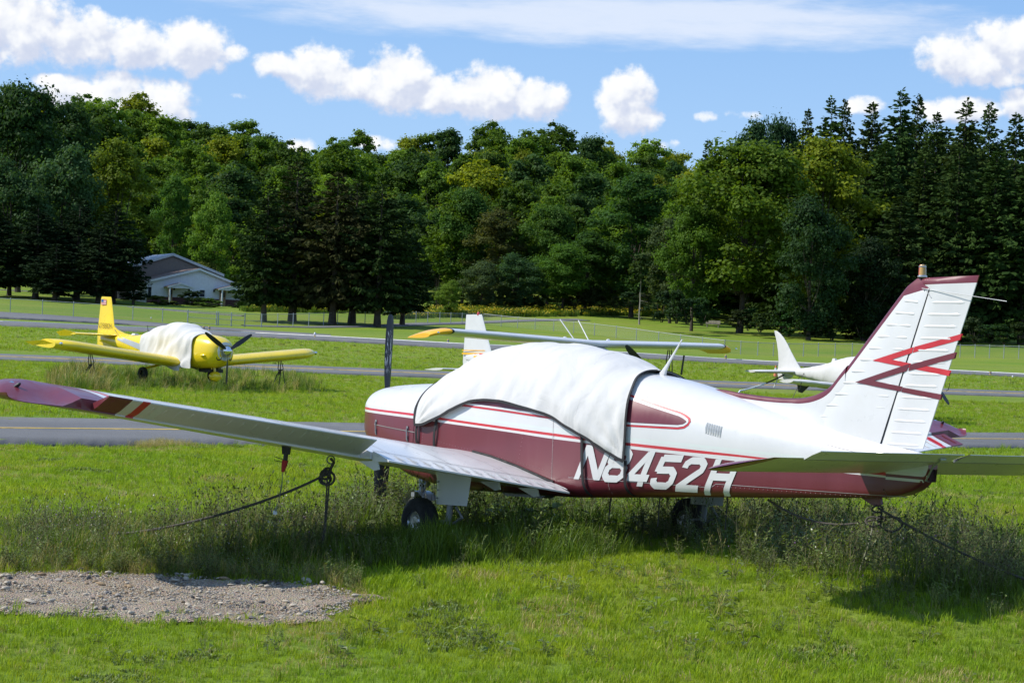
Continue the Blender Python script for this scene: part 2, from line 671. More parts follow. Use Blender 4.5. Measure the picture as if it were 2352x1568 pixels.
def ground_mat():
    m, nt, b = new_mat('lawn')
    co = obj_co(nt)
    big = noise(nt, co, .06, 5, .6)
    mid = noise(nt, co, .5, 5, .62)
    mow = vmath(nt, 'MULTIPLY', co, (.03, .22, 1))
    strp = noise(nt, mow, 1., 3, .5)
    fine = noise(nt, co, 9, 6, .75)
    c = mixc(nt, big.smooth(.34, .68), (.125, .225, .016), (.215, .280, .024))
    c = mixc(nt, mid.smooth(.40, .70) * .75, c, (.205, .245, .030))
    c = mixc(nt, strp.smooth(.42, .68) * .6, c, (.235, .26, .05))
    c = mixc(nt, fine.smooth(.3, .62, .62, 0.), c, (.045, .085, .010))
    nt.links.new(c.s, b.inputs['Base Color'])
    b.inputs['Roughness'].default_value = .9
    b.inputs['Specular IOR Level'].default_value = .15
    bump(nt, b, fine * .6 + noise(nt, co, 3., 4) * .6, .9, .08)
    MAT['lawn'] = m


ground_mat()


def gravel_mat():
    m, nt, b = new_mat('gravel')
    co = obj_co(nt)
    vo = nt.nodes.new('ShaderNodeTexVoronoi')
    nt.links.new(co.s, vo.inputs['Vector'])
    vo.inputs['Scale'].default_value = 75
    cell = S(nt, vo.outputs['Distance'])
    big = noise(nt, co, 1.4, 5, .65)
    c = mixc(nt, big.smooth(.35, .7), (.46, .365, .255), (.33, .25, .165))
    c = mixc(nt, .22, c, mixc(nt, 1., S(nt, vo.outputs['Color']), (.46, .39, .30), 'MULTIPLY'))
    c = mixc(nt, cell.smooth(.35, .8) * .5, c, (.07, .055, .04))
    nt.links.new(c.s, b.inputs['Base Color'])
    b.inputs['Roughness'].default_value = .95
    bump(nt, b, (val(nt, 1.) - cell) + noise(nt, co, 9, 4) * 1.5, .9, .02)
    MAT['gravel'] = m
    for nm, col in (('stone_pale', (.46, .40, .31)), ('stone_grey', (.29, .265, .235)), ('stone_brown', (.30, .21, .12)), ('stone_dark', (.10, .095, .09))):
        solid(nm, col, .85, vary=.18, scale=20, bmp=.4, bscale=70)


gravel_mat()


def chain_link():
    m, nt, b = new_mat('chain_link')
    b.inputs['Base Color'].default_value = (.34, .36, .36, 1)
    b.inputs['Roughness'].default_value = .6
    b.inputs['Metallic'].default_value = .2
    tr = nt.nodes.new('ShaderNodeBsdfTransparent')
    mx = nt.nodes.new('ShaderNodeMixShader')
    mx.inputs[0].default_value = .13
    nt.links.new(tr.outputs[0], mx.inputs[1])
    nt.links.new(b.outputs[0], mx.inputs[2])
    out = [n_ for n_ in nt.nodes if n_.type == 'OUTPUT_MATERIAL'][0]
    nt.links.new(mx.outputs[0], out.inputs[0])
    MAT['chain_link'] = m


chain_link()

# ------------------------------------------------------------------ terrain
UC = [0, 588, 1176, 1764, 2352]
RC = [ray(u, 780).x / ray(u, 780).y for u in UC]
DROWS = [0, 40, 90, 125, 160, 197, 240, 280, 300, 340, 390, 440, 520, 760]
HZ = [709, 733, 758, 783, 807]


def zv(vs, D):
    return [at(u, v, D).z for u, v in zip(UC, vs)]


ZROWS = [[0] * 5, [0] * 5, [0.15, .08, .0, .0, .0],
         zv((744, 770, 800, 834, 861), 125),
         zv((729, 762, 783, 826, 843), 160),
         zv((713, 752, 770, 819, 829), 197),
         zv((682, 712, 752, 774, 797), 240),
         zv((660, 697, 713, 752, 770), 280),
         zv((652, 690, 704, 742, 760), 300),
         [11, 10, 9, 9, 10],
         [22, 17, 17, 17, 18],
         [33, 25, 26, 24, 26],
         [40, 32, 33, 30, 32],
         [44, 40, 40, 38, 40]]
ZROWS = np.array(ZROWS, float)
_cols = [pchip(DROWS, ZROWS[:, j]) for j in range(5)]


def tz(x, y):
    """height of the ground"""
    D = max(y, 0.)
    r = x / max(y, 30.)
    zs = [c(D) for c in _cols]
    if r <= RC[0]:
        z = zs[0]
    elif r >= RC[-1]:
        z = zs[-1]
    else:
        j = max(i for i in range(5) if RC[i] <= r)
        j = min(j, 3)
        t = (r - RC[j]) / (RC[j + 1] - RC[j])
        t = t * t * (3 - 2 * t) * .6 + t * .4
        z = zs[j] * (1 - t) + zs[j + 1] * t
    if D < 130:
        z += -.30 * math.exp(-((x - 2) ** 2 + (y - 58) ** 2) / 260.)
        z += .15 * math.exp(-((x - 1.8) ** 2 / 15. + (y - 15.4) ** 2 / 6.5)) + .15 * math.exp(-((x - 3.0) ** 2 / 4. + (y - 13.7) ** 2 / 1.8))  # second mound is added under the tail to shift where the tailplane's shadow falls
    return z


def on_ground(u, v, lo=8., hi=600., dz=0.):
    """the ground point seen at (u, v)"""
    d = ray(u, v)
    d = d / d.y
    D = lo
    prev = None
    while D < hi:
        p = Vector((0, 0, EYE)) + d * D
        g = p.z - tz(p.x, p.y) - dz
        if g <= 0:
            a, b = (prev or D), D
            for _ in range(24):
                m_ = (a + b) / 2
                p = Vector((0, 0, EYE)) + d * m_
                if p.z - tz(p.x, p.y) - dz > 0: a = m_
                else: b = m_
            return Vector((p.x, p.y, tz(p.x, p.y) + dz))
        prev = D
        D *= 1.01
    return Vector((0, 0, EYE)) + d * hi


def build_ground():
    ds = [-20, -8, 0, 4, 8] + list(np.arange(9, 40, .5)) + list(np.arange(40, 100, 2)) + list(np.arange(100, 320, 3)) + list(np.arange(320, 520, 8)) + [540, 580, 640, 760]
    cols = np.concatenate([np.linspace(-1.1, -.36, 14)[:-1], np.linspace(-.36, .36, 73), np.linspace(.36, 1.1, 14)[1:]])
    P = []
    for D in ds:
        w = max(D, 30.)
        row = []
        for r in cols:
            x = r * w
            z = tz(x, D)
            if 9 < D < 40:
                z += .035 * mnoise.noise((x * .45, D * .45, 3.1)) + .02 * mnoise.noise((x * 1.6, D * 1.6, 1.))
            elif D >= 280:
                z += 1.2 * mnoise.noise((x * .03, D * .03, 3.1)) * min(1, (D - 280) / 60)
            row.append((x, D, z))
        P.append(row)
    mb = MB()
    mb.grid(P, flip=True)
    o = mb.build('ground', MAT['lawn'], angle=180)
    tag(o, kind='structure')


build_ground()


def strip(name, left, right, mat, lift=.02, n=60, wob=0., kind='structure', seed=0):
    """a draped strip between two lines of ground points (ends given, straight)"""
    mb = MB()
    P = []
    rr = random.Random(seed)

    def along(L, t):
        k = t * (len(L) - 1)
        i = min(int(k), len(L) - 2)
        return L[i].lerp(L[i + 1], k - i)
    for i in range(n + 1):
        t = i / n
        a, b = along(left, t), along(right, t)
        if wob:
            q = (a - b).normalized()
            a = a + q * wob * (mnoise.noise((a.x * .5, a.y * .5, seed)) + .6 * rr.uniform(-1, 1))
            b = b - q * wob * (mnoise.noise((b.x * .5, b.y * .5, seed + 9)) + .6 * rr.uniform(-1, 1))
        row = []
        for k in range(7):
            p = a.lerp(b, min(1, max(0, (k - 1) / 4)))
            row.append((p.x, p.y, tz(p.x, p.y) + (lift if 0 < k < 6 else -.08)))
        P.append(row)
    mb.grid(P)
    return tag(mb.build(name, MAT[mat], angle=180), kind=kind)


def gp(u, v):
    p = on_ground(u, v)
    return Vector((p.x, p.y, 0))


def extend(a, b, k0, k1):
    d = b - a
    return [a - d * k0, b + d * k1]


# near taxiway with its worn yellow line
n0, n1 = gp(0, 1024), gp(2352, 1029)
f0, f1 = gp(0, 960), gp(2352, 995)
near_tw = strip('taxiway', extend(n0, n1, .35, .35), extend(f0, f1, .35, .35), 'asphalt_near', .022, 300, .10, seed=3)
c0, c1 = gp(0, 985.5), gp(2352, 1010)
sd = (f0 - n0).normalized() * .065
strip('painted_line', [p - sd for p in extend(c0, c1, .35, .35)], [p + sd for p in extend(c0, c1, .35, .35)], 'line_yellow', .030, 300, .008)
# second taxiway
a0, a1 = gp(0, 827), gp(2352, 912)
b0, b1 = gp(0, 813.5), gp(2352, 899)
strip('taxiway', extend(a0, a1, .4, .4), extend(b0, b1, .4, .4), 'asphalt_far', .03, 240, .15, seed=5)
c0, c1 = a0.lerp(b0, .5), a1.lerp(b1, .5)
sd = (b0 - a0).normalized() * .08
strip('painted_line', [p - sd for p in extend(c0, c1, .4, .4)], [p + sd for p in extend(c0, c1, .4, .4)], 'line_yellow', .045, 240, .01)


def pts_px(L, D):
    return [at(u, v, D) * 1 for u, v in L]


def flat(p):
    return Vector((p.x, p.y, 0))


# runway, seen as a thin grey band with a white edge line
rw_n = [flat(on_ground(u, v)) for u, v in ((-120, 742), (0, 748), (590, 775), (1060, 801), (1700, 836), (2352, 866), (2480, 872))]
rw_f = [flat(on_ground(u, v)) for u, v in ((-120, 733), (0, 739), (590, 766), (1060, 790.5), (1700, 827.5), (2352, 860), (2480, 866))]
strip('runway', rw_n, rw_f, 'asphalt_far', .06, 240, .15, seed=6)
e = (flat(rw_f[3]) - flat(rw_n[3])).normalized()
strip('painted_line', [p - e * 1.1 for p in rw_f], [p - e * .6 for p in rw_f], 'line_white', .09, 240)
# turn-off road that joins it from the left
strip('access_road', [flat(on_ground(u, v)) for u, v in ((-120, 728), (0, 732), (300, 747), (560, 762), (760, 774))],
      [flat(on_ground(u, v)) for u, v in ((-120, 716), (0, 718), (300, 738), (560, 757.5), (760, 771))], 'asphalt_far', .10, 120, .2, seed=8)


def walk(name, L, w, mat='asphalt_far', lift=.08):
    pts = [flat(on_ground(u, v)) for u, v in L]
    left, right = [], []
    for i, p in enumerate(pts):
        d = (pts[min(i + 1, len(pts) - 1)] - pts[max(i - 1, 0)])
        nrm = Vector((-d.y, d.x, 0)).normalized()
        left.append(p + nrm * w / 2); right.append(p - nrm * w / 2)
    return strip(name, left, right, mat, lift, 90, .1)


walk('path', [(560, 748), (700, 752), (800, 751), (900, 748), (1000, 744), (1090, 741), (1180, 737.5), (1260, 735.5), (1340, 735)], 2.6)
walk('path', [(0, 666), (60, 669), (130, 673)], 1.2)
walk('path', [(300, 705), (380, 712), (460, 719), (560, 726)], 1.0)

# ------------------------------------------------------------------ gravel patch in the foreground
GR_PX = [(-90, 1330), (60, 1326), (180, 1322), (300, 1326), (420, 1330), (540, 1336), (640, 1336), (730, 1344), (790, 1356), (828, 1376), (812, 1396), (760, 1418), (690, 1428), (560, 1434), (400, 1432), (250, 1428), (120, 1424), (30, 1420), (-90, 1424)]
GR = [gp(u, v) for u, v in GR_PX]


def in_poly(x, y, poly):
    c = False
    n = len(poly)
    for i in range(n):
        a, b = poly[i], poly[i - 1]
        if (a.y > y) != (b.y > y) and x < (b.x - a.x) * (y - a.y) / (b.y - a.y) + a.x:
            c = not c
    return c


def edge_dist(x, y, poly):
    best = 9e9
    p = Vector((x, y, 0))
    for i in range(len(poly)):
        a, b = poly[i - 1], poly[i]
        d = b - a
        t = max(0, min(1, (p - a).dot(d) / d.length_squared))
        best = min(best, (a + d * t - p).length)
    return best


def gz(x, y):
    z = tz(x, y)
    if 9 < y < 40:
        z += .035 * mnoise.noise((x * .45, y * .45, 3.1)) + .02 * mnoise.noise((x * 1.6, y * 1.6, 1.))
    return z


def build_gravel():
    cx = sum(p.x for p in GR) / len(GR); cy = sum(p.y for p in GR) / len(GR)
    ring = []
    for i in range(len(GR)):
        for k in range(14):
            p = GR[i].lerp(GR[(i + 1) % len(GR)], k / 14)
            a = Vector((p.x - cx, p.y - cy, 0))
            p = p + a.normalized() * .20 * (mnoise.noise((p.x * 2.5, p.y * 2.5, 0)) + .9 * mnoise.noise((p.x * 9, p.y * 9, 5)))
            ring.append(p)
    P = []
    for t in (0., .2, .4, .6, .75, .88, .96, 1.0):
        row = []
        for p in ring:
            x, y = cx + (p.x - cx) * t, cy + (p.y - cy) * t
            row.append((x, y, gz(x, y) + (.030 if t < .99 else .006) + .012 * mnoise.noise((x * 3, y * 3, 0))))
        P.append(row)
    mb = MB()
    mb.grid(P, cv=True, flip=True)
    g = mb.build('gravel_patch', MAT['gravel'], angle=180)
    tag(g, kind='structure')
    # loose stones: the larger ones are objects, the small ones one mass
    protos = []
    for k in range(6):
        rr = random.Random(40 + k)
        s = MB()
        n = 7
        prof = []
        for i in range(5):
            th = -math.pi / 2 + math.pi * i / 4
            prof.append([(math.cos(th) * (1 + .28 * rr.uniform(-1, 1)) * math.cos(2 * math.pi * j / n),
                          math.cos(th) * (.75 + .2 * rr.uniform(-1, 1)) * math.sin(2 * math.pi * j / n), .55 * math.sin(th) * (1 + .15 * rr.uniform(-1, 1))) for j in range(n)])
        s.grid(prof, cv=True)
        mt = ['stone_pale', 'stone_pale', 'stone_grey', 'stone_brown', 'stone_pale', 'stone_dark'][k]
        protos.append(s.mesh('pebble', MAT[mt], angle=60))
    rr = random.Random(5)
    n = 0
    while n < 150:
        x, y = cx + rr.uniform(-3, 3), cy + rr.uniform(-1.6, 1.6)
        if not in_poly(x, y, GR):
            continue
        o = link('stone', protos[rr.choice((0, 1, 2, 3, 4, 4, 0, 5))], g)
        sc = rr.choice((.014, .016, .018, .022, .028)) if n > 3 else rr.uniform(.034, .042)
        o.scale = (sc * rr.uniform(.9, 1.5), sc, sc * rr.uniform(.7, 1.1))
        o.rotation_euler = (rr.uniform(-.2, .2), rr.uniform(-.2, .2), rr.uniform(0, 6.3))
        o.location = (x, y, gz(x, y) + .035 + sc * .2)
        n += 1
    pts, rot, scl, idx = [], [], [], []
    while len(pts) < 12000:
        x, y = cx + rr.uniform(-3.2, 3.2), cy + rr.uniform(-1.7, 1.7)
        if not in_poly(x, y, GR):
            continue
        pts.append((x, y, gz(x, y) + .031))
        rot.append(rr.uniform(0, 6.3)); scl.append(.003 + .009 * rr.random() ** 3); idx.append(rr.choice((0, 1, 2, 2, 3, 4, 5)))
    sm = scatter('pebbles', pts, rot, scl, idx, protos)
    tag(sm, 'loose pebbles spread over the bare gravel patch in the foreground grass', 'pebbles', kind='stuff')
    # torn turf rim along the back of the patch
    return g


gravel = build_gravel()

# ------------------------------------------------------------------ the red and white aeroplane
A_ = R(50.8)
ES = Vector((math.cos(A_), -math.sin(A_), math.tan(R(2.6)))).normalized()       # towards the tail
EY = Vector((-math.sin(A_), -math.cos(A_), math.tan(R(1.3))))
EY = (EY - ES * EY.dot(ES)).normalized()                                        # towards the left wing tip
EZ = EY.cross(ES)
if EZ.z < 0:
    EZ = -EZ
OP = Vector((.57, 16.8, 0))
MP = Matrix(((ES.x, -EY.x, EZ.x, OP.x), (ES.y, -EY.y, EZ.y, OP.y), (ES.z, -EY.z, EZ.z, OP.z), (0, 0, 0, 1)))


def L(s, y, z):
    """station aft of the spinner, metres to the left, height -> local coordinates"""
    return Vector((s - 3, -y, z))


def b2w(s, y, z):
    return MP @ L(s, y, z)


CR = {0: (0, 0, 1), 3: (1548.1, 574.2, .3418), 6: (1950.1, 574.2, .17091), 7: (1950.1, 918.7, .17091), 5: (1263.3, 803.9, .21973), 4: (803.9, 746.5, .14649)}


def bp(c, u, v, y):
    """(station, height) on the plane y of the aeroplane, of a point measured in the photograph"""
    a, b, k = CR[c]
    d = ray(a + u * k, b + v * k)
    o = Vector((0, 0, EYE))
    t = (y - (o - OP).dot(EY)) / d.dot(EY)
    q = o + d * t - OP
    return q.dot(ES) + 3, q.dot(EZ)


ZT = pchip([.28, .33, .42, .6, .94, 1.3, 1.48, 1.75, 2.0, 2.3, 2.7, 3.1, 3.42, 3.95, 4.09, 4.37, 4.8, 5.3, 5.74, 6.38, 6.72, 6.82], [1.33, 1.39, 1.425, 1.447, 1.462, 1.470, 1.49, 1.605, 1.705, 1.765, 1.78, 1.765, 1.71, 1.56, 1.54, 1.495, 1.40, 1.29, 1.19, 1.05, .99, .95])
ZB = pchip([.28, .33, .42, .5, .9, 1.4, 2, 3.4, 4.3, 5.26, 6.12, 6.5, 6.7, 6.8, 6.82], [1.10, 1.04, .98, .93, .76, .60, .53, .53, .575, .612, .65, .675, .73, .82, .88])
WW = pchip([.28, .33, .42, .7, 1.0, 1.45, 2.2, 3.0, 3.5, 4.2, 5, 5.6, 6.2, 6.6, 6.82], [.22, .285, .355, .46, .51, .55, .57, .56, .53, .44, .325, .24, .15, .09, .05])
TB, TT = .14, .50


def half(s, z):
    zb, zt, w = ZB(s), ZT(s), WW(s)
    t = min(max((z - zb) / (zt - zb), 0), 1)
    if t < TB:
        return w * (.72 + .28 * (1 - ((TB - t) / TB) ** 2.2) ** (1 / 2.2))
    if t > TT:
        return w * max(0, 1 - ((t - TT) / (1 - TT)) ** 2.3) ** (1 / 2.3)
    return w


LA = pchip([.28, .656, 1.496, 1.843, 2.94, 3.326, 3.69, 4.166, 4.80, 5.054, 6.51, 6.82], [1.20, 1.181, 1.133, 1.110, 1.035, 1.003, .979, .944, .906, .890, .807, .790])
LB = pchip([.28, .656, 1.496, 1.851, 3.325, 4.165, 4.80, 5.25, 6.51, 6.82], [1.222, 1.202, 1.156, 1.131, 1.027, .968, .932, .912, .821, .803])
LC = pchip([.28, .64, 1.492, 1.879, 3.324, 4.164, 4.80, 5.29, 6.519, 6.82], [1.245, 1.223, 1.178, 1.150, 1.049, .991, .955, .926, .843, .825])
LD = pchip([.28, .616, 1.488, 2.137, 2.937, 3.32, 4.164, 4.80, 5.55, 6.82], [1.270, 1.250, 1.200, 1.150, 1.096, 1.066, 1.011, .974, .931, .85])
LE_ = pchip([.28, .593, 1.482, 2.135, 3.32, 4.163, 4.80, 5.55, 6.82], [1.296, 1.274, 1.224, 1.178, 1.092, 1.034, .998, .953, .868])
WHITE, MAROON, RED, GREY = 0, 1, 2, 3
PAINT = None


def girth(s):
    """(y, z, material of the face above) from keel to roof on the left side"""
    zb, zt = ZB(s), ZT(s)
    h = zt - zb
    out = [(0, zb, MAROON), (WW(s) * .45, zb, MAROON)]
    for t in (0., .02, .05, .09, .14):
        out.append((None, zb + h * t, MAROON))
    a = min(LA(s), zt - .02)
    out.append((None, zb + h * .14 + (a - zb - h * .14) * .5, MAROON))
    for f, m in ((LA, WHITE), (LB, RED), (LC, WHITE), (LD, GREY), (LE_, WHITE)):
        out.append((None, f(s), m))
    e = LE_(s)
    for k in (.18, .36, .52, .66, .78, .87, .93, .97, .99):
        out.append((None, e + (zt - e) * k, WHITE))
    out.append((0, zt, WHITE))
    return [((half(s, z) if y is None else y), z, m) for y, z, m in out]


def fuselage_part(mb, stations):
    rows = []
    for s in stations:
        g = girth(s)
        left = [L(s, y, z) for y, z, m in g]
        right = [L(s, -y, z) for y, z, m in g[1:-1]][::-1]
        rows.append(left + right)
    n = len(girth(stations[0]))
    ms = [m for _, _, m in girth(stations[0])]

    def mat(i, j):
        return ms[j] if j < n - 1 else ms[2 * n - 3 - j]
    mb.grid(rows, mat, cv=True)
    return rows


plane = thing('light_aeroplane', 'white and maroon low wing aeroplane lettered N8452H under a white canopy cover', 'aeroplane', mat=MP)
PM = [MAT['white_paint'], MAT['maroon_paint'], MAT['red_paint'], MAT['grey_stripe']]

# body and engine cowling
mb = MB()
st = list(np.arange(1.46, 4.2, .12)) + list(np.arange(4.2, 6.5, .12)) + [6.5, 6.6, 6.7, 6.76, 6.80, 6.82]
rows = fuselage_part(mb, st)
mb.add(rows[-1], [tuple(range(len(rows[-1])))], MAROON)
fus = mb.build('fuselage', PM, plane, angle=50)
mb = MB()
st = [.28, .295, .33, .37, .42, .5, .6, .7, .82, .94, 1.05, 1.15, 1.25, 1.35, 1.452]
rows = fuselage_part(mb, st)
mb.add(rows[0], [tuple(range(len(rows[0]) - 1, -1, -1))], MAROON)
cowl = mb.build('cowling', PM, plane, angle=50)


solid('seam', (.42, .37, .37), .6)


def inset(poly, d):
    """move the outline of a polygon inwards"""
    ar = sum(a[0] * b[1] - b[0] * a[1] for a, b in zip(poly, poly[1:] + poly[:1]))
    sg = 1 if ar > 0 else -1
    out = []
    n = len(poly)
    for i in range(n):
        a, b, c = poly[i - 1], poly[i], poly[(i + 1) % n]
        d1 = Vector((b[0] - a[0], b[1] - a[1])).normalized()
        d2 = Vector((c[0] - b[0], c[1] - b[1])).normalized()
        n1_ = Vector((-d1.y, d1.x)) * sg
        n2_ = Vector((-d2.y, d2.x)) * sg
        m_ = (n1_ + n2_)
        m_ = m_ / max(.5, m_.dot(n1_))
        out.append((b[0] + m_.x * d, b[1] + m_.y * d))
    return out


def side_quad(mb, poly, off, mat=0, sub=.06, yside=1):
    """a flat polygon in (station, height) laid on the body side, cut into strips that follow the curve"""
    n = len(poly)
    # fan of strips by station
    ss = sorted(set([p[0] for p in poly]))
    lo, hi = ss[0], ss[-1]
    cuts = sorted(set(list(np.arange(lo, hi, sub)) + ss))
    cols = []
    for s in cuts:
        zs = []
        for i in range(n):
            a, b = poly[i], poly[(i + 1) % n]
            if abs(a[0] - b[0]) < 1e-9:
                if abs(a[0] - s) < 1e-9:
                    zs += [a[1], b[1]]
            elif min(a[0], b[0]) - 1e-9 <= s <= max(a[0], b[0]) + 1e-9:
                zs.append(a[1] + (b[1] - a[1]) * (s - a[0]) / (b[0] - a[0]))
        cols.append((s, min(zs), max(zs)))
    P = []
    for s, z0, z1 in cols:
        k = 5
        P.append([L(s, yside * (half(s, z0 + (z1 - z0) * i / k) + off), z0 + (z1 - z0) * i / k) for i in range(k + 1)])
    mb.grid(P, mat)


# window band: red outline, white line, maroon panel, and its rounded aft end
win_o = [(1.75, 1.275), (2.199, 1.252), (2.699, 1.216), (3.384, 1.158), (4.158, 1.118), (4.424, 1.112), (4.64, 1.108), (4.70, 1.117), (4.738, 1.142), (4.75, 1.17), (4.735, 1.20), (4.69, 1.224), (4.64, 1.243), (4.369, 1.306), (4.05, 1.385), (3.9, 1.42), (1.9, 1.55)]


for sgn in (1, -1):
    mb = MB()
    side_quad(mb, win_o, .002, 2, yside=sgn)
    side_quad(mb, inset(win_o, .016), .0045, 0, yside=sgn)
    side_quad(mb, inset(win_o, .034), .007, 1, yside=sgn)
    mb.build('window_band', PM, fus)

# registration letters, built as strokes
LH = .277
BASE = pchip([3.6, 3.89, 4.08, 4.30, 4.53, 4.73, 4.89, 5.12], [.688, .680, .664, .649, .634, .626, .617, .610])


def glyph(ch):
    """strokes in a unit box, each a polyline of centre lines; stroke weight in the same unit"""
    w = .23
    if ch == 'N': return [[(.12, 0), (.12, 1)], [(.88, 0), (.88, 1)], [(.14, .97), (.86, .03)]]
    if ch == '8': return [[(.28, .52), (.14, .62), (.14, .80), (.28, .89), (.72, .89), (.86, .80), (.86, .62), (.72, .52), (.28, .52)],
                          [(.28, .52), (.13, .40), (.13, .22), (.28, .11), (.72, .11), (.87, .22), (.87, .40), (.72, .52)]]
    if ch == '4': return [[(.72, 0), (.72, 1)], [(.66, .95), (.06, .27)], [(0, .24), (1.02, .24)]]
    if ch == '5': return [[(.96, .89), (.12, .89)], [(.15, .92), (.11, .50)], [(.11, .55), (.68, .56), (.86, .45), (.86, .22), (.70, .11), (.25, .11), (.10, .20), (.08, .32)]]
    if ch == '2': return [[(.10, .68), (.12, .80), (.28, .89), (.70, .89), (.87, .78), (.84, .62), (.50, .40), (.10, .12)], [(.02, .11), (.97, .11)]]
    if ch == 'H': return [[(.12, 0), (.12, 1)], [(.88, 0), (.88, 1)], [(.12, .52), (.88, .52)]]


def draw_text(parent, spec, height, base, slant, weight, surf, mats, sgn=1, offs=.005):
    for ch, s0, wd in spec:
        mb = MB()
        for si, line in enumerate(glyph(ch)):
            pts = []
            for a, b in zip(line[:-1], line[1:]):
                m_ = max(2, int(math.hypot((b[0] - a[0]) * wd, (b[1] - a[1]) * height) / .03))
                pts += [(a[0] + (b[0] - a[0]) * k / m_, a[1] + (b[1] - a[1]) * k / m_) for k in range(m_)]
            pts.append(line[-1])
            q = [(p[0] * wd, p[1] * height) for p in pts]
            rows = []
            for i, p in enumerate(q):
                a, b = q[max(i - 1, 0)], q[min(i + 1, len(q) - 1)]
                dx, dy = b[0] - a[0], b[1] - a[1]
                n_ = math.hypot(dx, dy) or 1
                row = []
                for k in (-1, -.33, .33, 1):
                    x = p[0] - dy / n_ * weight * k / 2
                    z = p[1] + dx / n_ * weight * k / 2
                    z = min(max(z, 0), height)
                    s = s0 + x + z * slant
                    row.append(surf(s, base(s0 + wd / 2) + z, offs + .0006 * si))
                rows.append(row)
            mb.grid(rows)
        mb.build('letter', mats, parent)


draw_text(fus, [('N', 3.605, .285), ('8', 3.880, .235), ('4', 4.135, .205), ('5', 4.375, .222), ('2', 4.617, .222), ('H', 4.887, .235)],
          LH, BASE, .47, .056, lambda s, z, o: L(s, half(s, z) + o, z), MAT['white_paint'])
draw_text(fus, [('H', 3.62, .235), ('2', 3.89, .222), ('5', 4.13, .222), ('4', 4.37, .205), ('8', 4.62, .235), ('N', 4.87, .285)],
          LH, BASE, .0, .056, lambda s, z, o: L(s, -half(s, z) - o, z), MAT['white_paint'])

# louvre plate with seven ribs
mb = MB()
for i in range(7):
    t = i / 6
    s, z = 4.905 + .135 * t, 1.15 - .028 * t
    P = []
    for k in range(5):
        zz = z - .085 * k / 4 + .018
        b_ = .010 * math.sin(math.pi * (.15 + .85 * k / 4)) + .002
        P.append([L(s - .008, half(s, zz) + .001, zz), L(s, half(s, zz) + b_, zz), L(s + .008, half(s, zz) + .001, zz)])
    mb.grid(P)
mb.build('louvre', MAT['white_paint'], fus)

# skin seams and rivet lines stand very slightly proud
mb = MB()
for s0 in (3.36, 3.97):
    P = []
    for k in range(26):
        z = ZB(s0) + .02 + (ZT(s0) - ZB(s0) - .06) * k / 25
        P.append([L(s0 - .0018, half(s0, z) + .0015, z), L(s0 + .0018, half(s0, z) + .0015, z)])
    mb.grid(P)
P = []
for k in range(60):
    s = 3.55 + 3.1 * k / 59
    z = .695 - .015 * (s - 3.55) + (.03 if s > 5 else .0)
    P.append([L(s, half(s, z - .002) + .0015, z - .002), L(s, half(s, z + .002) + .0015, z + .002)])
mb.grid(P)
P = []
for k in range(60):
    s = 4.2 + 2.1 * k / 59
    z = ZT(s) - (.16 - .03 * (s - 4.2))
    P.append([L(s, half(s, z - .002) + .0015, z - .002), L(s, half(s, z + .002) + .0015, z + .002)])
mb.grid(P)
solid('seam', (.34, .30, .30), .6)
mb.build('skin_seam', MAT['seam'], fus)
mb = MB()
for (s0, z0, s1, z1, n) in ((3.55, .705, 6.4, .665, 70), (3.34, .62, 3.37, 1.02, 12), (3.97, .62, 3.98, .93, 9), (1.6, .92, 1.62, 1.10, 8), (2.95, .80, 3.0, 1.03, 8), (2.9, .80, 3.33, .74, 12), (1.85, .94, 2.9, .80, 26)):
    for i in range(n):
        t = i / (n - 1)
        s, z = s0 + (s1 - s0) * t, z0 + (z1 - z0) * t
        y = half(s, z) + .001
        r_ = .0045
        mb.add([L(s - r_, y, z), L(s, y, z - r_), L(s + r_, y, z), L(s, y, z + r_), L(s, y + .003, z)], [(0, 1, 4), (1, 2, 4), (2, 3, 4), (3, 0, 4)])
solid('rivet', (.30, .16, .17), .4)
tag(mb.build('rivets', MAT['rivet'], fus), kind='stuff')

# cowl door latches
for s, z in ((.78, 1.10), (1.36, 1.05)):
    mb = MB()
    for dz in (0, -.085):
        y = half(s, z + dz)
        mb.box(L(s, y + .001, z + dz), (.022, .010, .035))
    mb.tube([L(s, half(s, z) + .012, z), L(s + .01, half(s, z - .085) + .014, z - .085), L(s + .014, half(s, z - .12) + .008, z - .12)], .006, 6)
    mb.build('latch', MAT['steel'], cowl)
mb = MB()
P = []
for k in range(20):
    s = .74 + .74 * k / 19
    z = 1.075 - .06 * k / 19
    P.append([L(s, half(s, z - .004) + .002, z - .004), L(s, half(s, z + .004) + .004, z + .004)])
mb.grid(P)
mb.build('door_seam', MAT['seam'], cowl)

# dorsal fillet
FZ0 = pchip([4.6, 4.65, 5.0, 5.3, 5.465, 5.55, 5.66, 5.78, 5.87, 5.96, 6.03], [1.43, 1.432, 1.396, 1.372, 1.366, 1.367, 1.380, 1.415, 1.460, 1.548, 1.615])
mb = MB()
P = []
for s in list(np.arange(4.6, 5.5, .08)) + list(np.arange(5.5, 6.04, .035)):
    zt = FZ0(s)
    zb = min(ZT(s) - .05, zt - .02)
    th = .012 + .022 * min(1, (s - 4.6) / .8)
    bw = min(.038 + .02 * max(0, min(1, (s - 5.5) / .3)), (zt - zb) * .5)
    row = []
    flare = .06 * min(1, (s - 4.6) / .8) * max(0, min(1, (5.95 - s) / .35))
    for (y, z) in ((th + flare, zb), (th + flare * .25, zb + (zt - zb) * .35), (th, zb + (zt - bw - zb) * .8), (th, zt - bw), (th * .85, zt - bw * .35), (th * .5, zt - .006), (0, zt)):
        row.append((y, z))
    P.append([L(s, y, z) for y, z in row] + [L(s, -y, z) for y, z in row[-2::-1]])
mb.grid(P, lambda i, j: MAROON if 3 <= j <= 8 else WHITE)
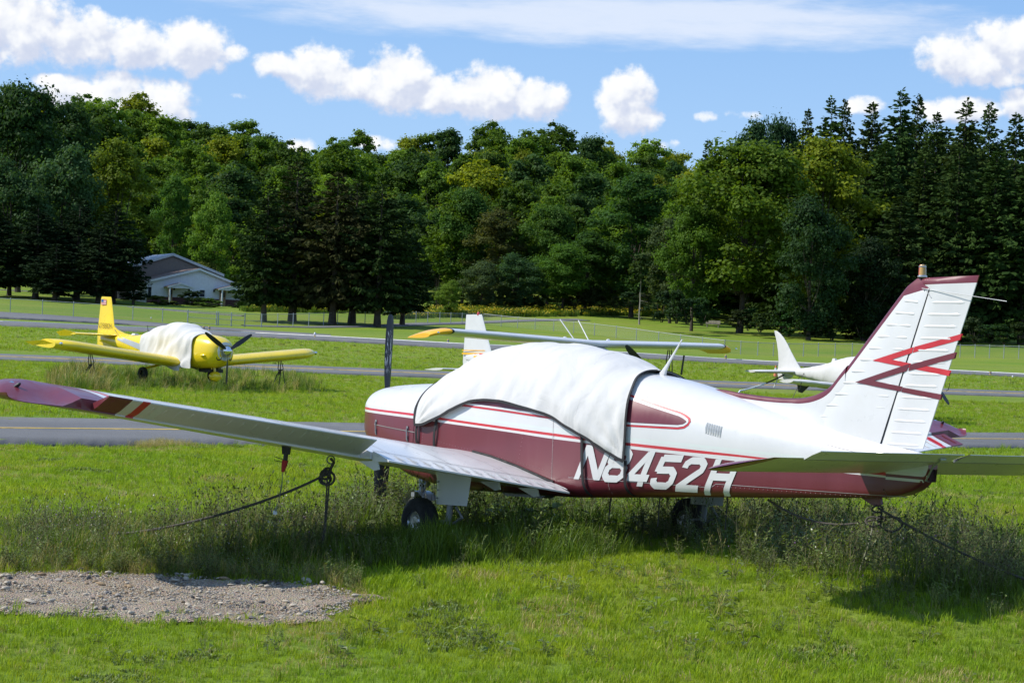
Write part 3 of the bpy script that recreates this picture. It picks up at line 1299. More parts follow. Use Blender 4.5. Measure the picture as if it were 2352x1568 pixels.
mb.build('dorsal_fillet', PM, plane, angle=60)


# fin and rudder
def fin_le(z): return 5.65 + (z - 1.2) * .927 if z < 1.609 else 6.03 + (z - 1.609) * .9397
def hinge(z): return 6.378 + (z - 1.058) * .3674
def rud_te(z): return 6.726 + (z - 1.009) * .3769


def foil(x, t):
    return 5 * t * (.2969 * math.sqrt(max(x, 0)) - .126 * x - .3516 * x * x + .2843 * x ** 3 - .1036 * x ** 4)


mb = MB()
P = []
zs = [1.0, 1.1, 1.2, 1.35, 1.5, 1.61, 1.75, 1.9, 2.05, 2.10, 2.145, 2.17, 2.195, 2.212, 2.222]
for z in zs:
    le, h = fin_le(z), hinge(z) - .003
    if z > 2.12:
        k = (z - 2.12) / .102
        le = fin_le(2.12) + .105 * k + .06 * max(0, k - .5)
        h = hinge(2.145) - .003 - .10 * max(0, (k - .25) / .75)
    c = rud_te(z) - le
    th = .095 * (1 if z < 2.16 else max(.25, 1 - (z - 2.16) / .08)) * (1.0 if z > 1.2 else 1.1)
    b_ = .055 if z < 2.10 else .055 + .05 * (z - 2.10) / .045 if z < 2.145 else 9
    xs = [0, .004, .014, .03, min(b_, h - le - .002), .5 * (min(b_, h - le - .004) + h - le), h - le]
    xs = sorted(xs)
    row = [L(le + x, foil(x / c, th) * c if x > 0 else 0, z) for x in xs]
    P.append([L(le + x, foil(x / c, th) * c, z) for x in xs[::-1]] + [L(le + x, -foil(x / c, th) * c, z) for x in xs[1:]])
mb.grid(P, lambda i, j: MAROON if (2 <= j <= 9 or zs[i] >= 2.14) else WHITE)
mb.add(P[-1], [tuple(range(len(P[-1])))], MAROON)
fin = mb.build('fin', PM, plane, angle=60)
mb = MB()
P = []
zr = [1.02, 1.2, 1.4, 1.6, 1.8, 2.0, 2.14, 2.172, 2.19, 2.215, 2.222]
for z in zr:
    h, te = hinge(z) + .004, rud_te(z)
    if z > 2.14:
        h -= .11 * min(1, (z - 2.14) / .06)
    if z == 1.02:
        te += 0
    c = te - fin_le(min(z, 2.05))
    x0 = (h - fin_le(min(z, 2.05))) / c
    k = 1. if z < 2.2 else .5 if z < 2.22 else .15
    row = []
    for t in (0, .06, .3, .6, .9, 1.0):
        x = x0 + (1 - x0) * t
        y = max(foil(x, .095) * c * k, .004) * (.8 if t == 0 else 1)
        row.append((h + (te - h) * t, y))
    P.append([L(s, y, z) for s, y in row] + [L(s, -y, z) for s, y in row[::-1]])
mb.grid(P, lambda i, j: MAROON if zr[i] >= 2.17 else WHITE, cv=True)
mb.add(P[0], [tuple(range(len(P[0]) - 1, -1, -1))], WHITE)
mb.add(P[-1], [tuple(range(len(P[-1])))], MAROON)
rud = mb.build('rudder', PM, plane, angle=50)


def fin_y(s, z):
    le, te = fin_le(min(z, 2.1)), rud_te(z)
    c = te - le
    x = min(max((s - le) / c, 0), 1)
    return max(foil(x, .095) * c, .004)


# pressed beads of fin and rudder
def bead_mesh(mb, p0, p1, w, h, nrm, n=10):
    p0, p1 = Vector(p0), Vector(p1)
    d = (p1 - p0)
    up = d.normalized().cross(nrm).normalized()
    P = []
    for i in range(n + 1):
        t = i / n
        k = min(1, math.sin(math.pi * min(t, 1 - t) * 5) if min(t, 1 - t) < .1 else 1)
        c = p0 + d * t
        P.append([c + up * w * q * (.5 + .5 * k) + nrm * (h * k * math.cos(q * math.pi / 2) - .0005) for q in (-1, -.6, -.2, .2, .6, 1)])
    mb.grid(P)


def add_bead(parent, s0, z0, s1, z1, sgn=1):
    mb = MB()
    bead_mesh(mb, L(s0, sgn * (fin_y(s0, z0) + .0005), z0), L(s1, sgn * (fin_y(s1, z1) + .0005), z1), .010, .0042, Vector((0, -sgn, 0)))
    return mb.build('bead', MAT['white_paint'], parent, angle=70)


for i in range(13):
    z = 2.045 - i * .083
    for sgn in (1, -1):
        s0, s1 = hinge(z) + .055, rud_te(z) - .05
        add_bead(rud, s0, z, s1, z - .008, sgn)
        if z > 1.2:
            a = fin_le(z) + .115
            b = hinge(z) - .06
            if b - a > .05:
                add_bead(fin, a, z + .02, b, z + .005, sgn)


# painted chevrons on the tail
def tail_poly(parent, pts, mat, off, sgn=1):
    """a flat painted shape, laid on fin and rudder skin"""
    q = [bp(3, u, v, .03) for u, v in pts]
    tri = Matrix
    from mathutils.geometry import tessellate_polygon
    ids = tessellate_polygon([[Vector((a, b, 0)) for a, b in q]])
    vs = [Vector((a, b, 0)) for a, b in q]
    tris = [tuple(t) for t in ids]
    # subdivide so the sheet follows the skin
    for _ in range(4):
        nt_, cache = [], {}

        def mid(i, j):
            k = (min(i, j), max(i, j))
            if k not in cache:
                cache[k] = len(vs)
                vs.append((vs[i] + vs[j]) / 2)
            return cache[k]
        for a, b, c in tris:
            if max((vs[a] - vs[b]).length, (vs[b] - vs[c]).length, (vs[c] - vs[a]).length) < .07:
                nt_.append((a, b, c))
            else:
                x, y, z = mid(a, b), mid(b, c), mid(c, a)
                nt_ += [(a, x, z), (x, b, y), (z, y, c), (x, y, z)]
        tris = nt_
    mb = MB()
    mb.add([L(p.x, sgn * (fin_y(p.x, p.y) + off), p.y) for p in vs], tris)
    return mb.build('chevron', MAT[mat], parent, angle=80)


for sgn in (1, -1):
    tail_poly(fin, [(1340, 742), (1613, 651), (1601, 691), (1470, 735), (1594, 762), (1582, 791)], 'red_paint', .002, sgn)
    tail_poly(rud, [(1617, 650), (1919, 560), (1906, 602), (1605, 690)], 'red_paint', .002, sgn)
    tail_poly(rud, [(1660, 772), (1842, 808), (1832, 845), (1602, 797)], 'red_paint', .002, sgn)
    tail_poly(fin, [(1228, 888), (1588, 762), (1566, 812), (1355, 878), (1540, 918), (1526, 950)], 'maroon_paint', .0035, sgn)
    tail_poly(rud, [(1590, 768), (1881, 684), (1869, 726), (1576, 812)], 'maroon_paint', .0035, sgn)
    tail_poly(rud, [(1540, 922), (1784, 969), (1775, 1005), (1530, 953)], 'maroon_paint', .0035, sgn)

# fin tip beacon
bs, bz = bp(6, 985, 355, 0)
bt = thing  # (kept as a part: it moves with the fin)
mb = MB()
bz -= .004
mb.lathe([(0, 0), (.034, 0), (.034, .008), (.029, .010), (.029, .012)], L(0, 0, 0) * 0, n=20, mat=1)
mb.lathe([(.0275, .012), (.026, .045), (.0245, .078), (.020, .086), (0, .089)], (0, 0, 0), n=20, mat=0)
mb.lathe([(.0272, .070), (.0272, .076), (.0245, .077)], (0, 0, 0), n=20, mat=1)
be = mb.build('beacon', [MAT['beacon_glass'], MAT['bare_metal']], plane)
be.location = L(bs, 0, bz)

# aerials
mb = MB()
p0, p1 = bp(6, 985, 515, .03), bp(6, 2125, 690, .03)
mb.tube([L(p0[0], .035, p0[1]), L(p1[0], .035, p1[1])], .0024, 6)
mb.tube([L(p0[0] + .02, .035, p0[1] - .005), L(p0[0] + .02, .012, p0[1] - .06)], .003, 5)
p0, p1 = bp(6, 1030, 525, .03), bp(6, 1105, 640, .03)
mb.tube([L(p0[0], .03, p0[1]), L((p0[0] * .7 + p1[0] * .3), .03, p1[1] + .04), L(p1[0], .03, p1[1])], .003, 5)
mb.build('wire_aerial', MAT['galvanised'], plane)
mb = MB()
p0, p1 = bp(0, 1517, 861, 0), bp(0, 1567, 779, 0)
P = []
for t in (0, .08, .18, .35, .7, 1.):
    s, z = p0[0] + (p1[0] - p0[0]) * t, p0[1] - .02 + (p1[1] - p0[1] + .02) * t
    wx = (.055, .046, .030, .019, .012, .008)[(0, .08, .18, .35, .7, 1.).index(t)]
    wy = wx * .5
    P.append([L(s + wx * math.cos(a), wy * math.sin(a), z) for a in np.linspace(0, 2 * math.pi, 11)[:-1]])
mb.grid(P, cv=True)
mb.add(P[-1], [tuple(range(10))])
mb.build('blade_aerial', MAT['white_paint'], plane)
for s, z0, z1 in ((4.95, .62, .35), (3.62, .56, .36), (4.2, .59, .33)):
    mb = MB()
    mb.tube([L(s, .12, z0), L(s - .02, .12, z1)], .006, 6)
    mb.build('belly_aerial', MAT['black_paint'], plane)


# ---- wings
def zu(y): return .655 + .1235 * (y - .51)               # upper skin at the hinge line
WLE = pchip([.4, .62, 1.0, 2.36, 4.70, 5.3], [1.55, 1.66, 1.78, 1.84, 2.13, 2.2])
WTE = 3.56
TOPH = pchip([.4, 4.7], [.118, .100])


def wsec(y, sh):
    """wing section up to the hinge at station sh: upper points hinge->nose, lower points nose->hinge"""
    le = WLE(y)
    c = WTE - le
    th = .146 - .005 * y
    xr = (3.30 - le) / c
    zc0 = zu(y) - foil(xr, th) * c * .92
    xh = (sh - le) / c
    xs = [xh, xh * .9, xh * .75, .5, .36, .25, .16, .09, .045, .018, .005, 0]
    up, lo = [], []
    for x in xs:
        zc = zc0 + (xr - x) * c * .104 + .018 * c * math.sin(math.pi * min(1, x)) * .9
        zc -= .018 * c * math.sin(math.pi * min(1, xr)) * .9
        t = foil(x, th) * c
        up.append((le + x * c, zc + t * .92))
        lo.append((le + x * c, zc - t * .92))
    return up + lo[-2::-1]


Y_ST = [.40, .55, .75, 1.1, 1.5, 1.9, 2.36, 2.361, 2.8, 3.3, 3.8, 4.16, 4.22, 4.30, 4.36, 4.44, 4.50, 4.70]


def ymat(y0, y1):
    m = (y0 + y1) / 2
    if m > 4.43: return MAROON
    if m > 4.36: return WHITE
    if m > 4.30: return RED
    if m > 4.22: return WHITE
    if m > 4.16: return GREY
    return WHITE


def s_hinge(y): return 3.37 if y <= 2.36 else 3.235 - .006 * (y - 2.36)


def make_wing(sg):
    mb = MB()
    P = [[L(s, sg * y, z) for s, z in wsec(y, s_hinge(y))] for y in Y_ST]
    mb.grid(P, lambda i, j: ymat(Y_ST[i], Y_ST[i + 1]), cv=True)
    mb.add(P[-1], [tuple(range(len(P[-1])))], MAROON)
    w = mb.build('wing', PM, plane, angle=45)
    # skin joints with rivet rows on the upper surface
    mb = MB()
    for fr in (.16, .40):
        P = []
        for y in np.linspace(.75, 4.65, 40):
            sec = wsec(y, s_hinge(y))
            up = sec[:12][::-1]
            s = WLE(y) + fr * (WTE - WLE(y))
            zf = lambda q: float(np.interp(q, [a for a, b in up], [b for a, b in up]))
            P.append([L(s - .003, sg * y, zf(s - .003) + .0015), L(s + .003, sg * y, zf(s + .003) + .0015)])
        mb.grid(P)
    for y in (.95, 1.55, 2.15, 2.75, 3.35, 3.95):
        sec = wsec(y, s_hinge(y))
        up = sec[:12][::-1]
        mb.grid([[L(a, sg * (y - .003), b + .0015), L(a, sg * (y + .003), b + .0015)] for a, b in up[4:]])
    mb.build('skin_seam', MAT['seam'], w)
    # flap
    mb = MB()
    ys = [.56, .8, 1.2, 1.6, 2.0, 2.345]
    P = []
    for y in ys:
        z = zu(y) - .010
        te = 3.615 - .01 * y
        drop = .078 - .006 * y
        P.append([L(3.378, sg * y, z), L(3.45, sg * y, z - drop * .28), L(te, sg * y, z - drop), L(te, sg * y, z - drop - .012), L(3.45, sg * y, z - .078), L(3.378, sg * y, z - .075)])
    mb.grid(P, cv=True)
    mb.add(P[0], [tuple(range(5, -1, -1))]); mb.add(P[-1], [tuple(range(6))])
    fl = mb.build('flap', PM, w, angle=35)
    # flap seam: dark gap along the hinge
    mb = MB()
    mb.grid([[L(3.366, sg * y, zu(y) - .003), L(3.381, sg * y, zu(y) - .006)] for y in ys])
    mb.build('hinge_gap', MAT['black_paint'], w)
    mb = MB()
    y = .56
    while y < 2.3:
        z = zu(y) - .006
        bead_mesh(mb, L(3.41, sg * y, z - .014), L(3.58, sg * y, z - .060 + .004 * y), .012, .006, Vector((.25, 0, 1)).normalized(), 8)
        y += .125
    mb.build('pressed_ribs', PM, fl, angle=70)
    # aileron: up on the left, down on the right
    ys = [2.385, 2.8, 3.3, 3.8, 4.16, 4.22, 4.30, 4.36, 4.44, 4.62]
    P = []
    for y in ys:
        h = s_hinge(y) + .006
        z = zu(y) - .004
        te = 3.485 - .008 * (y - 2.36)
        dz = (.078 - .010 * (y - 2.36)) if sg > 0 else -.100
        yy = y
        P.append([L(h, sg * y, z), L(h + .07, sg * y, z + dz * .32), L(te, sg * yy, z + dz), L(te, sg * yy, z + dz - .008), L(h + .07, sg * y, z - .038 + dz * .22), L(h, sg * y, z - .046)])
    mb.grid(P, lambda i, j: ymat(ys[i], ys[i + 1]), cv=True)
    mb.add(P[0], [tuple(range(5, -1, -1))]); mb.add(P[-1], [tuple(range(6))], MAROON)
    ai = mb.build('aileron', PM, w, angle=30)
    mb = MB()
    y = 2.46
    while y < 4.62:
        h = s_hinge(y)
        te = 3.485 - .008 * (y - 2.36)
        dz = (.078 - .010 * (y - 2.36)) if sg > 0 else -.100
        z = zu(y)
        mt = ymat(y - .01, y + .01)
        k0 = len(mb.m)
        if sg > 0:
            bead_mesh(mb, L(h + .03, y, z - .046 + dz * .10 + .001), L(te - .03, y, z + dz * .86 - .014), .010, .008, Vector((.3, 0, -1)).normalized(), 8)
        else:
            bead_mesh(mb, L(h + .03, -y, z + dz * .10), L(te - .03, -y, z + dz * .86 - .003), .010, .007, Vector((.35, 0, 1)).normalized(), 8)
        mb.m[k0:] = [mt] * (len(mb.m) - k0)
        y += .105
    mb.build('pressed_ribs', PM, ai, angle=70)
    # tip fairing
    mb = MB()
    P = []
    base = wsec(4.70, s_hinge(4.70))
    n_ = len(base)
    s_le, s_te = WLE(4.70), s_hinge(4.70)
    zm = sum(z for _, z in base) / n_
    lo_f = sorted(((s - s_le) / (s_te - s_le), z) for s, z in base[11:])
    zlow = lambda f: float(np.interp(f, [q[0] for q in lo_f], [q[1] for q in lo_f]))
    for t in (0, .08, .18, .32, .5, .68, .82, .92, .98, 1.0):
        y = 4.70 + .48 * t
        sh = math.sqrt(max(0, 1 - t ** 2.6))
        row = []
        for i_, (s, z) in enumerate(base):
            f = (s - s_le) / (s_te - s_le)
            le = s_le + .62 * t ** 1.7
            te = s_te + .05 * min(1, t / .30) * (1 - t) - .16 * t ** 3
            ss = le + (te - le) * f
            if i_ < 11 and t > 0:                       # the upper skin curves down to a sharp trailing edge
                k = min(1, max(0, (f - .45) / .55))
                k = k * k * (3 - 2 * k) * min(1, t / .30)
                z = z * (1 - k) + (zlow(f) + .006) * k
            up = z - zm
            zz = zm + up * (sh if up > 0 else sh ** .8) + .060 * t - .062 * t ** 2
            row.append(L(ss, sg * y, zz))
        P.append(row)
    mb.grid(P, MAROON, cv=True)
    tp = mb.build('wing_tip', PM, w, angle=50)
    # position and strobe lights
    mb = MB()
    for q, (ds, rr_, mt) in enumerate(((-.02, .030, 0), (.08, .014, 1))):
        mb.lathe([(rr_, -.02), (rr_, .02), (rr_ * .8, .035), (rr_ * .4, .044), (0, .047)], L(2.80 + ds, sg * 5.03, zu(5.0) + .048), axis=(.6, sg * .4, .5), n=12, mat=mt)
    mb.build('position_light', [MAT['chrome'], MAT['black_paint']], tp)
    # hinge brackets below the trailing edge
    for y in ((.75, 1.15, 2.33) if sg > 0 else (.75, 1.15, 2.33)):
        mb = MB()
        z = zu(y) - .07
        mb.prism([L(3.20, sg * y, z - .02), L(3.44, sg * y, z - .01), L(3.46, sg * y, z - .075), L(3.40, sg * y, z - .085)], (0, -sg * .012, 0))
        mb.build('hinge_bracket', MAT['white_paint'], w)
    return w


wl = make_wing(1)
wr = make_wing(-1)
# black sealing strip along the wing root
mb = MB()
path = []
for s in np.linspace(2.35, 3.38, 22):
    sec = wsec(.55, 3.37)
    up = [p for p in sec[:12]]
    z = float(np.interp(s, [p[0] for p in up][::-1], [p[1] for p in up][::-1]))
    path.append(L(s, half(s, z + .01) + .006, z + .010))
mb.tube(path, .011, 6)
mb.build('root_seal', MAT['rubber'], wl)

# ---- stabilator
def stab_pt(y, x, side):
    s0, s1 = 6.27, 6.965
    c = s1 - s0
    z = .846 + .097 * x
    t = foil(x, .085) * c
    return s0 + x * c, z + side * t


mb = MB()
ys = [-1.76, -1.74, -1.69, -1.60, -1.2, -.8, -.4, 0, .4, .8, 1.2, 1.60, 1.69, 1.74, 1.76]
xs = [1, .8, .6, .4, .22, .1, .035, .008, 0]
P = []
for y in ys:
    a = abs(y)
    row = []
    e = max(0, (a - 1.55) / .21)
    for sd, seq in ((1, xs), (-1, xs[-2::-1])):
        for x in seq:
            s, z = stab_pt(y, x, sd)
            zc = .846 + .097 * x
            if e > 0:
                s = s + (1 - x) * .10 * e ** 2
                z = zc + (z - zc) * math.sqrt(max(0.02, 1 - e ** 2.2))
            row.append(L(s, y, z))
    P.append(row)
mb.grid(P, lambda i, j: MAROON if abs((ys[i] + ys[i + 1]) / 2) > 1.66 or (6 <= j <= 8 and abs(ys[i]) > 1.1) else WHITE, cv=True)
stab = mb.build('stabilator', PM, plane, angle=60)
mb = MB()
y = -1.6
while y < 1.62:
    if abs(y) > .12:
        a, b = stab_pt(y, .12, -1), stab_pt(y, .93, -1)
        bead_mesh(mb, L(a[0], y, a[1] - .001), L(b[0], y, b[1] - .001), .008, .006, Vector((.1, 0, -1)).normalized(), 6)
    y += .082
mb.build('pressed_ribs', MAT['white_paint'], stab, angle=70)
for sg in (1, -1):
    mb = MB()
    P = []
    for y in (.03, .5, 1.0, 1.49):
        P.append([L(6.972, sg * y, .953), L(7.04, sg * y, .972), L(7.115, sg * y, .992), L(7.115, sg * y, .987), L(7.04, sg * y, .962), L(6.972, sg * y, .931)])
    mb.grid(P, cv=True)
    mb.add(P[-1], [tuple(range(6))])
    mb.build('trim_tab', MAT['white_paint'], stab, angle=35)
    mb = MB()
    mb.grid([[L(6.962, sg * y, .932), L(6.976, sg * y, .930)] for y in (.03, .5, 1., 1.49)])
    mb.build('hinge_gap', MAT['black_paint'], stab)
mb = MB()
mb.tube([L(6.80, .05, .80), L(6.90, .10, .90), L(7.02, .17, .952)], .008, 6)
mb.box(L(7.02, .17, .955), (.05, .06, .012))
mb.build('tab_pushrod', MAT['galvanised'], stab)

# painted bands on the tail end
for z0, z1, mt in ((.862, .884, 'grey_stripe'), (.838, .862, 'white_paint'), (.797, .817, 'white_paint'), (.817, .838, 'maroon_paint')):
    mb = MB()
    P = []
    for k in range(9):
        s = 6.49 + .29 * k / 8
        d_ = -.012 * k / 8
        P.append([L(s, half(s, z0 + d_ + (z1 - z0) * q / 2) + .0025, z0 + d_ + (z1 - z0) * q / 2) for q in range(3)])
    mb.grid(P)
    mb.build('tail_band', MAT[mt], fus)

# tail tie-down skid
mb = MB()
mb.prism([L(6.16, .012, .665), L(6.36, .012, .672), L(6.37, .012, .615), L(6.33, .012, .600), L(6.29, .012, .602)], (0, .024, 0))
mb.build('tail_skid', MAT['maroon_paint'], plane)

# ---- undercarriage
for sg in (1, -1):
    mb = MB()
    P = []
    yc = 1.42
    for z, s0, s1, th in ((.74, 2.98, 3.44, .075), (.66, 3.0, 3.415, .062), (.56, 2.995, 3.395, .055), (.455, 2.985, 3.375, .05)):
        c = s1 - s0
        row = []
        for x in (0, .02, .08, .2, .4, .65, 1.0):
            row.append((s0 + x * c, foil(x, .30) * c * th / .06))
        P.append([L(s, sg * (yc + y), z) for s, y in row] + [L(s, sg * (yc - y), z) for s, y in row[-2:0:-1]])
    mb.grid(P, cv=True)
    mb.add(P[-1], [tuple(range(len(P[-1])))])
    leg = mb.build('main_gear_leg', MAT['white_paint'], plane, angle=50)
    mb = MB()
    mb.tube([L(3.16, sg * yc, .46), L(3.14, sg * yc, .30)], .026, 10)
    mb.tube([L(3.14, sg * yc, .32), L(2.90, sg * (yc + .02), .30)], .02, 8)
    mb.tube([L(3.24, sg * yc, .44), L(3.32, sg * yc, .36), L(3.16, sg * yc, .29)], .012, 6)
    mb.build('oleo', MAT['steel'], leg)
    mb = MB()
    wc = L(2.87, sg * (yc + .08), .31)
    mb.lathe([(.085, -.065), (.13, -.075), (.165, -.066), (.187, -.04), (.193, 0), (.187, .04), (.165, .066), (.13, .075), (.085, .065)], wc, axis=(0, 1, 0), n=28)
    mb.build('tyre', MAT['rubber'], leg)
    mb = MB()
    mb.lathe([(0, -.05), (.04, -.05), (.05, -.04), (.08, -.045), (.088, -.06), (.088, .06), (.08, .045), (.05, .04), (.04, .05), (0, .05)], wc, axis=(0, 1, 0), n=20)
    mb.build('wheel_hub', MAT['bare_metal'], leg)
    for i in range(4):
        mb = MB()
        mb.lathe([(.008, -.002), (.008, .004), (0, .006)], L(3.08 - .004 * i, sg * (yc + .066 - .001 * i), .70 - .065 * i), axis=(0, -sg, 0), n=8)
        mb.build('screw', MAT['steel'], leg)
mb = MB()
mb.tube([L(.86, 0, .80), L(.88, 0, .42)], .032, 10)
mb.tube([L(.95, 0, .72), L(.99, 0, .58), L(.90, 0, .48)], .013, 6)
mb.tube([L(.88, .09, .44), L(.86, .09, .26)], .014, 6)
mb.tube([L(.88, -.09, .44), L(.86, -.09, .26)], .014, 6)
mb.box(L(.88, 0, .44), (.05, .22, .04))
ng = mb.build('nose_gear_leg', MAT['steel'], plane)
mb = MB()
mb.lathe([(.08, -.06), (.12, -.07), (.15, -.06), (.168, -.03), (.172, 0), (.168, .03), (.15, .06), (.12, .07), (.08, .06)], L(.85, 0, .27), axis=(0, 1, 0), n=24)
mb.build('tyre', MAT['rubber'], ng)
mb = MB()
P = []
for i in range(9):
    a = math.pi * (.05 + .75 * i / 8)
    P.append([L(.85 - .205 * math.cos(a), y, .27 + .205 * math.sin(a)) for y in (-.085, -.06, 0, .06, .085)])
mb.grid(P)
mb.build('mudguard', MAT['white_paint'], ng)

# propeller and spinner
mb = MB()
for sg in (1, -1):
    P = []
    for r, c, tw, th in ((.10, .085, 50, .045), (.2, .125, 42, .034), (.35, .15, 33, .026), (.55, .148, 25, .02), (.75, .128, 19, .014), (.88, .105, 16, .010), (.93, .075, 15, .007), (.945, .03, 15, .004)):
        ca, sa = math.cos(R(tw)), math.sin(R(tw))
        row = []
        for x, t in ((-.5, 0), (-.3, .8), (0, 1), (.3, .6), (.5, 0), (.3, -.15), (0, -.2), (-.3, -.15)):
            u, w_ = x * c, t * th
            y = u * ca - w_ * sa
            s = u * sa + w_ * ca
            row.append((s, y * sg, r * sg))
        P.append(row)
    al = R(1.8)
    mb.grid([[L(.245 + s, y * math.cos(al) - z * math.sin(al), 1.185 + z * math.cos(al) + y * math.sin(al)) for s, y, z in row] for row in P], cv=True)
    mb.add([L(.245 + s, y * math.cos(al) - z * math.sin(al), 1.185 + z * math.cos(al) + y * math.sin(al)) for s, y, z in P[-1]], [tuple(range(8))])


def prop_mat():
    m, nt, b = new_mat('prop_paint')
    co = obj_co(nt)
    st_ = vmath(nt, 'MULTIPLY', co, (30., 30., 5.))
    ch = noise(nt, st_, 1., 6, .75)
    sp = nt.nodes.new('ShaderNodeSeparateXYZ')
    nt.links.new(co.s, sp.inputs[0])
    z = S(nt, sp.outputs[2])
    band = z.smooth(1.48, 1.6) * z.smooth(1.95, 2.06, 1., 0.)
    k = (ch + band * .16).smooth(.71, .75) * band
    c = mixc(nt, k, (.016, .018, .024), (.5, .5, .5))
    nt.links.new(c.s, b.inputs['Base Color'])
    b.inputs['Roughness'].default_value = .5
    MAT['prop_paint'] = m


prop_mat()
pr = mb.build('propeller', MAT['prop_paint'], plane, angle=40)
mb = MB()
mb.lathe([(.15, 0), (.15, .03), (.135, .10), (.10, .18), (.05, .235), (0, .25)], L(.27, 0, 1.185), axis=(-1, 0, 0), n=24)
mb.build('spinner', MAT['white_paint'], plane)
mb = MB()
for y, z in ((.15, .62), (-.1, .60)):
    mb.tube([L(1.05, y, .80), L(1.08, y, .58), L(1.16, y, .54)], .03, 10)
mb.build('exhaust_pipe', MAT['steel'], plane)
mb = MB()
mb.prism([L(2.4, .30, .53), L(2.48, .30, .50), L(2.95, .30, .50), L(3.02, .30, .53)], (0, .12, 0))
mb.build('entry_step', MAT['steel'], plane)

# ---- canopy cover
HF = pchip([0, .25, .5, .75, 1.], [1.525, 1.495, 1.475, 1.46, 1.02])
HEM = pchip([1.02, 1.40, 1.525, 1.62, 1.756, 1.997, 2.207, 2.333, 2.506, 2.678, 3.0, 3.317, 3.519, 3.71, 3.913, 4.15, 4.3], [1.20, 1.10, 1.080, 1.082, 1.112, 1.196, 1.264, 1.296, 1.304, 1.298, 1.25, 1.188, 1.110, 1.037, .944, .845, .80])
FRONT = pchip([0, .15, .35, .6, .8, .92, 1.0], [1.52, 1.50, 1.475, 1.47, 1.49, 1.46, 1.40])   # front edge by height share
REAR = pchip([0, .5, .8, .95, 1.0], [4.15, 4.15, 4.10, 4.04, 4.02])


def cover_pt(u, q, sg, off=None):
    """u along the body, q from the hem (0) to the roof line (1)"""
    a = math.sin(q * math.pi / 2)
    s = FRONT(a) * (1 - u) + REAR(a) * u
    zb, zt = HEM(s), ZT(s)
    z = zb + (zt - zb) * a
    if q >= 1:
        y = 0
    else:
        y = half(s, z)
    # outward normal of the section
    e = .004
    if q >= .999:
        ny, nz = 0, 1
    else:
        y2 = half(s, min(z + e, zt - 1e-4)); y1 = half(s, z - e)
        dy, dz = y2 - y1, 2 * e
        k = math.hypot(dy, dz)
        ny, nz = dz / k, -dy / k
    if off is None:
        w = Vector((s, sg * z, 0))
        hang = math.sin(math.pi * u) ** .3
        f = mnoise.noise((s * 2.6 + z * 1.4 * 0, z * 1.1, 3. * sg)) * .026
        f += mnoise.noise(((s - 4.1) * 3.2 + (z - .9) * 4.6, (s + z) * .7, 7. * sg)) * .030 * min(1, max(0, (s - 2.6) / .8))
        f += mnoise.noise((s * 7 - z * 3, z * 2.2, 5. * sg)) * .013 + mnoise.noise((s * 15 + z * 6, z * 7, 9. * sg)) * .004
        f += .018 * max(0, math.sin((s - 1.5) * 9 + z * 5)) * max(0, 1 - abs(s - 1.75) / .35)
        # pull folds that run up from the two lower corners
        for (cs, cz, ph) in ((4.15, .86, 0.), (1.53, 1.08, 2.)):
            dx, dz_ = s - cs, z - cz
            rr_ = math.hypot(dx, dz_)
            an = math.atan2(dz_, dx)
            f += .013 * math.sin(an * 15 + ph + 1.5 * mnoise.noise((s, z, 8.))) * max(0, 1 - rr_ / 1.15) * min(1, rr_ / .12)
        off = .032 + f * (.35 + .65 * hang)
    return L(s, sg * (y + ny * off), z + nz * off)


NU, NQ = 150, 54
mb = MB()
P = []
for i in range(NU + 1):
    u = i / NU
    row = [cover_pt(u, q, 1) for q in np.linspace(0, 1, NQ + 1)]
    row += [cover_pt(u, q, -1) for q in np.linspace(1, 0, NQ + 1)[1:]]
    P.append(row)
mb.grid(P)
cov_root = thing('canopy_cover', 'white fabric canopy cover with black edging strapped over the aeroplane cabin', 'cover', mat=MP)
cov = mb.build('fabric', MAT['cover_fabric'], cov_root, angle=180)
sf = cov.modifiers.new('thick', 'SOLIDIFY')
sf.thickness = .004
sf.offset = -1


def seam_pts(s_):
    u_ = (s_ - 1.47) / (4.12 - 1.47)
    return [(cover_pt(u_, q, 1), cover_pt(u_, q, 1, .05) - cover_pt(u_, q, 1, .04)) for q in np.linspace(.01, .97, 46)]


def ribbon(parent, pts, nrms, w, name='edging', mat='black_webbing', th=.004):
    mb = MB()
    P = []
    for i, (p, n_) in enumerate(zip(pts, nrms)):
        t = (pts[min(i + 1, len(pts) - 1)] - pts[max(i - 1, 0)]).normalized()
        side = t.cross(n_).normalized()
        P.append([p + side * w / 2 + n_ * th, p - side * w / 2 + n_ * th, p - side * w / 2 - n_ * th * .5, p + side * w / 2 - n_ * th * .5])
    mb.grid(P, cv=True)
    return mb.build(name, MAT[mat], parent, angle=40)


for sg in (1, -1):
    nrm = Vector((0, -sg, 0))
    us = np.linspace(0, 1, 90)
    ribbon(cov_root, [cover_pt(u, 0, sg) + nrm * .004 for u in us], [nrm] * 90, .024)
    for u_ in (0., 1.):
        qs = np.linspace(0, .985, 50)
        pts = [cover_pt(u_, q, sg) for q in qs]
        nn = []
        for q in qs:
            a, b = cover_pt(u_, q, sg, .02), cover_pt(u_, q, sg, .03)
            nn.append((b - a).normalized())
        ribbon(cov_root, [p + n_ * .004 for p, n_ in zip(pts, nn)], nn, .022)
for s_ in (2.36, 3.10, 3.62):
    sp_ = seam_pts(s_)
    ribbon(cov_root, [a + b.normalized() * .0015 for a, b in sp_], [b.normalized() for a, b in sp_], .012, 'stitched_seam', 'cover_fabric_old', .002)
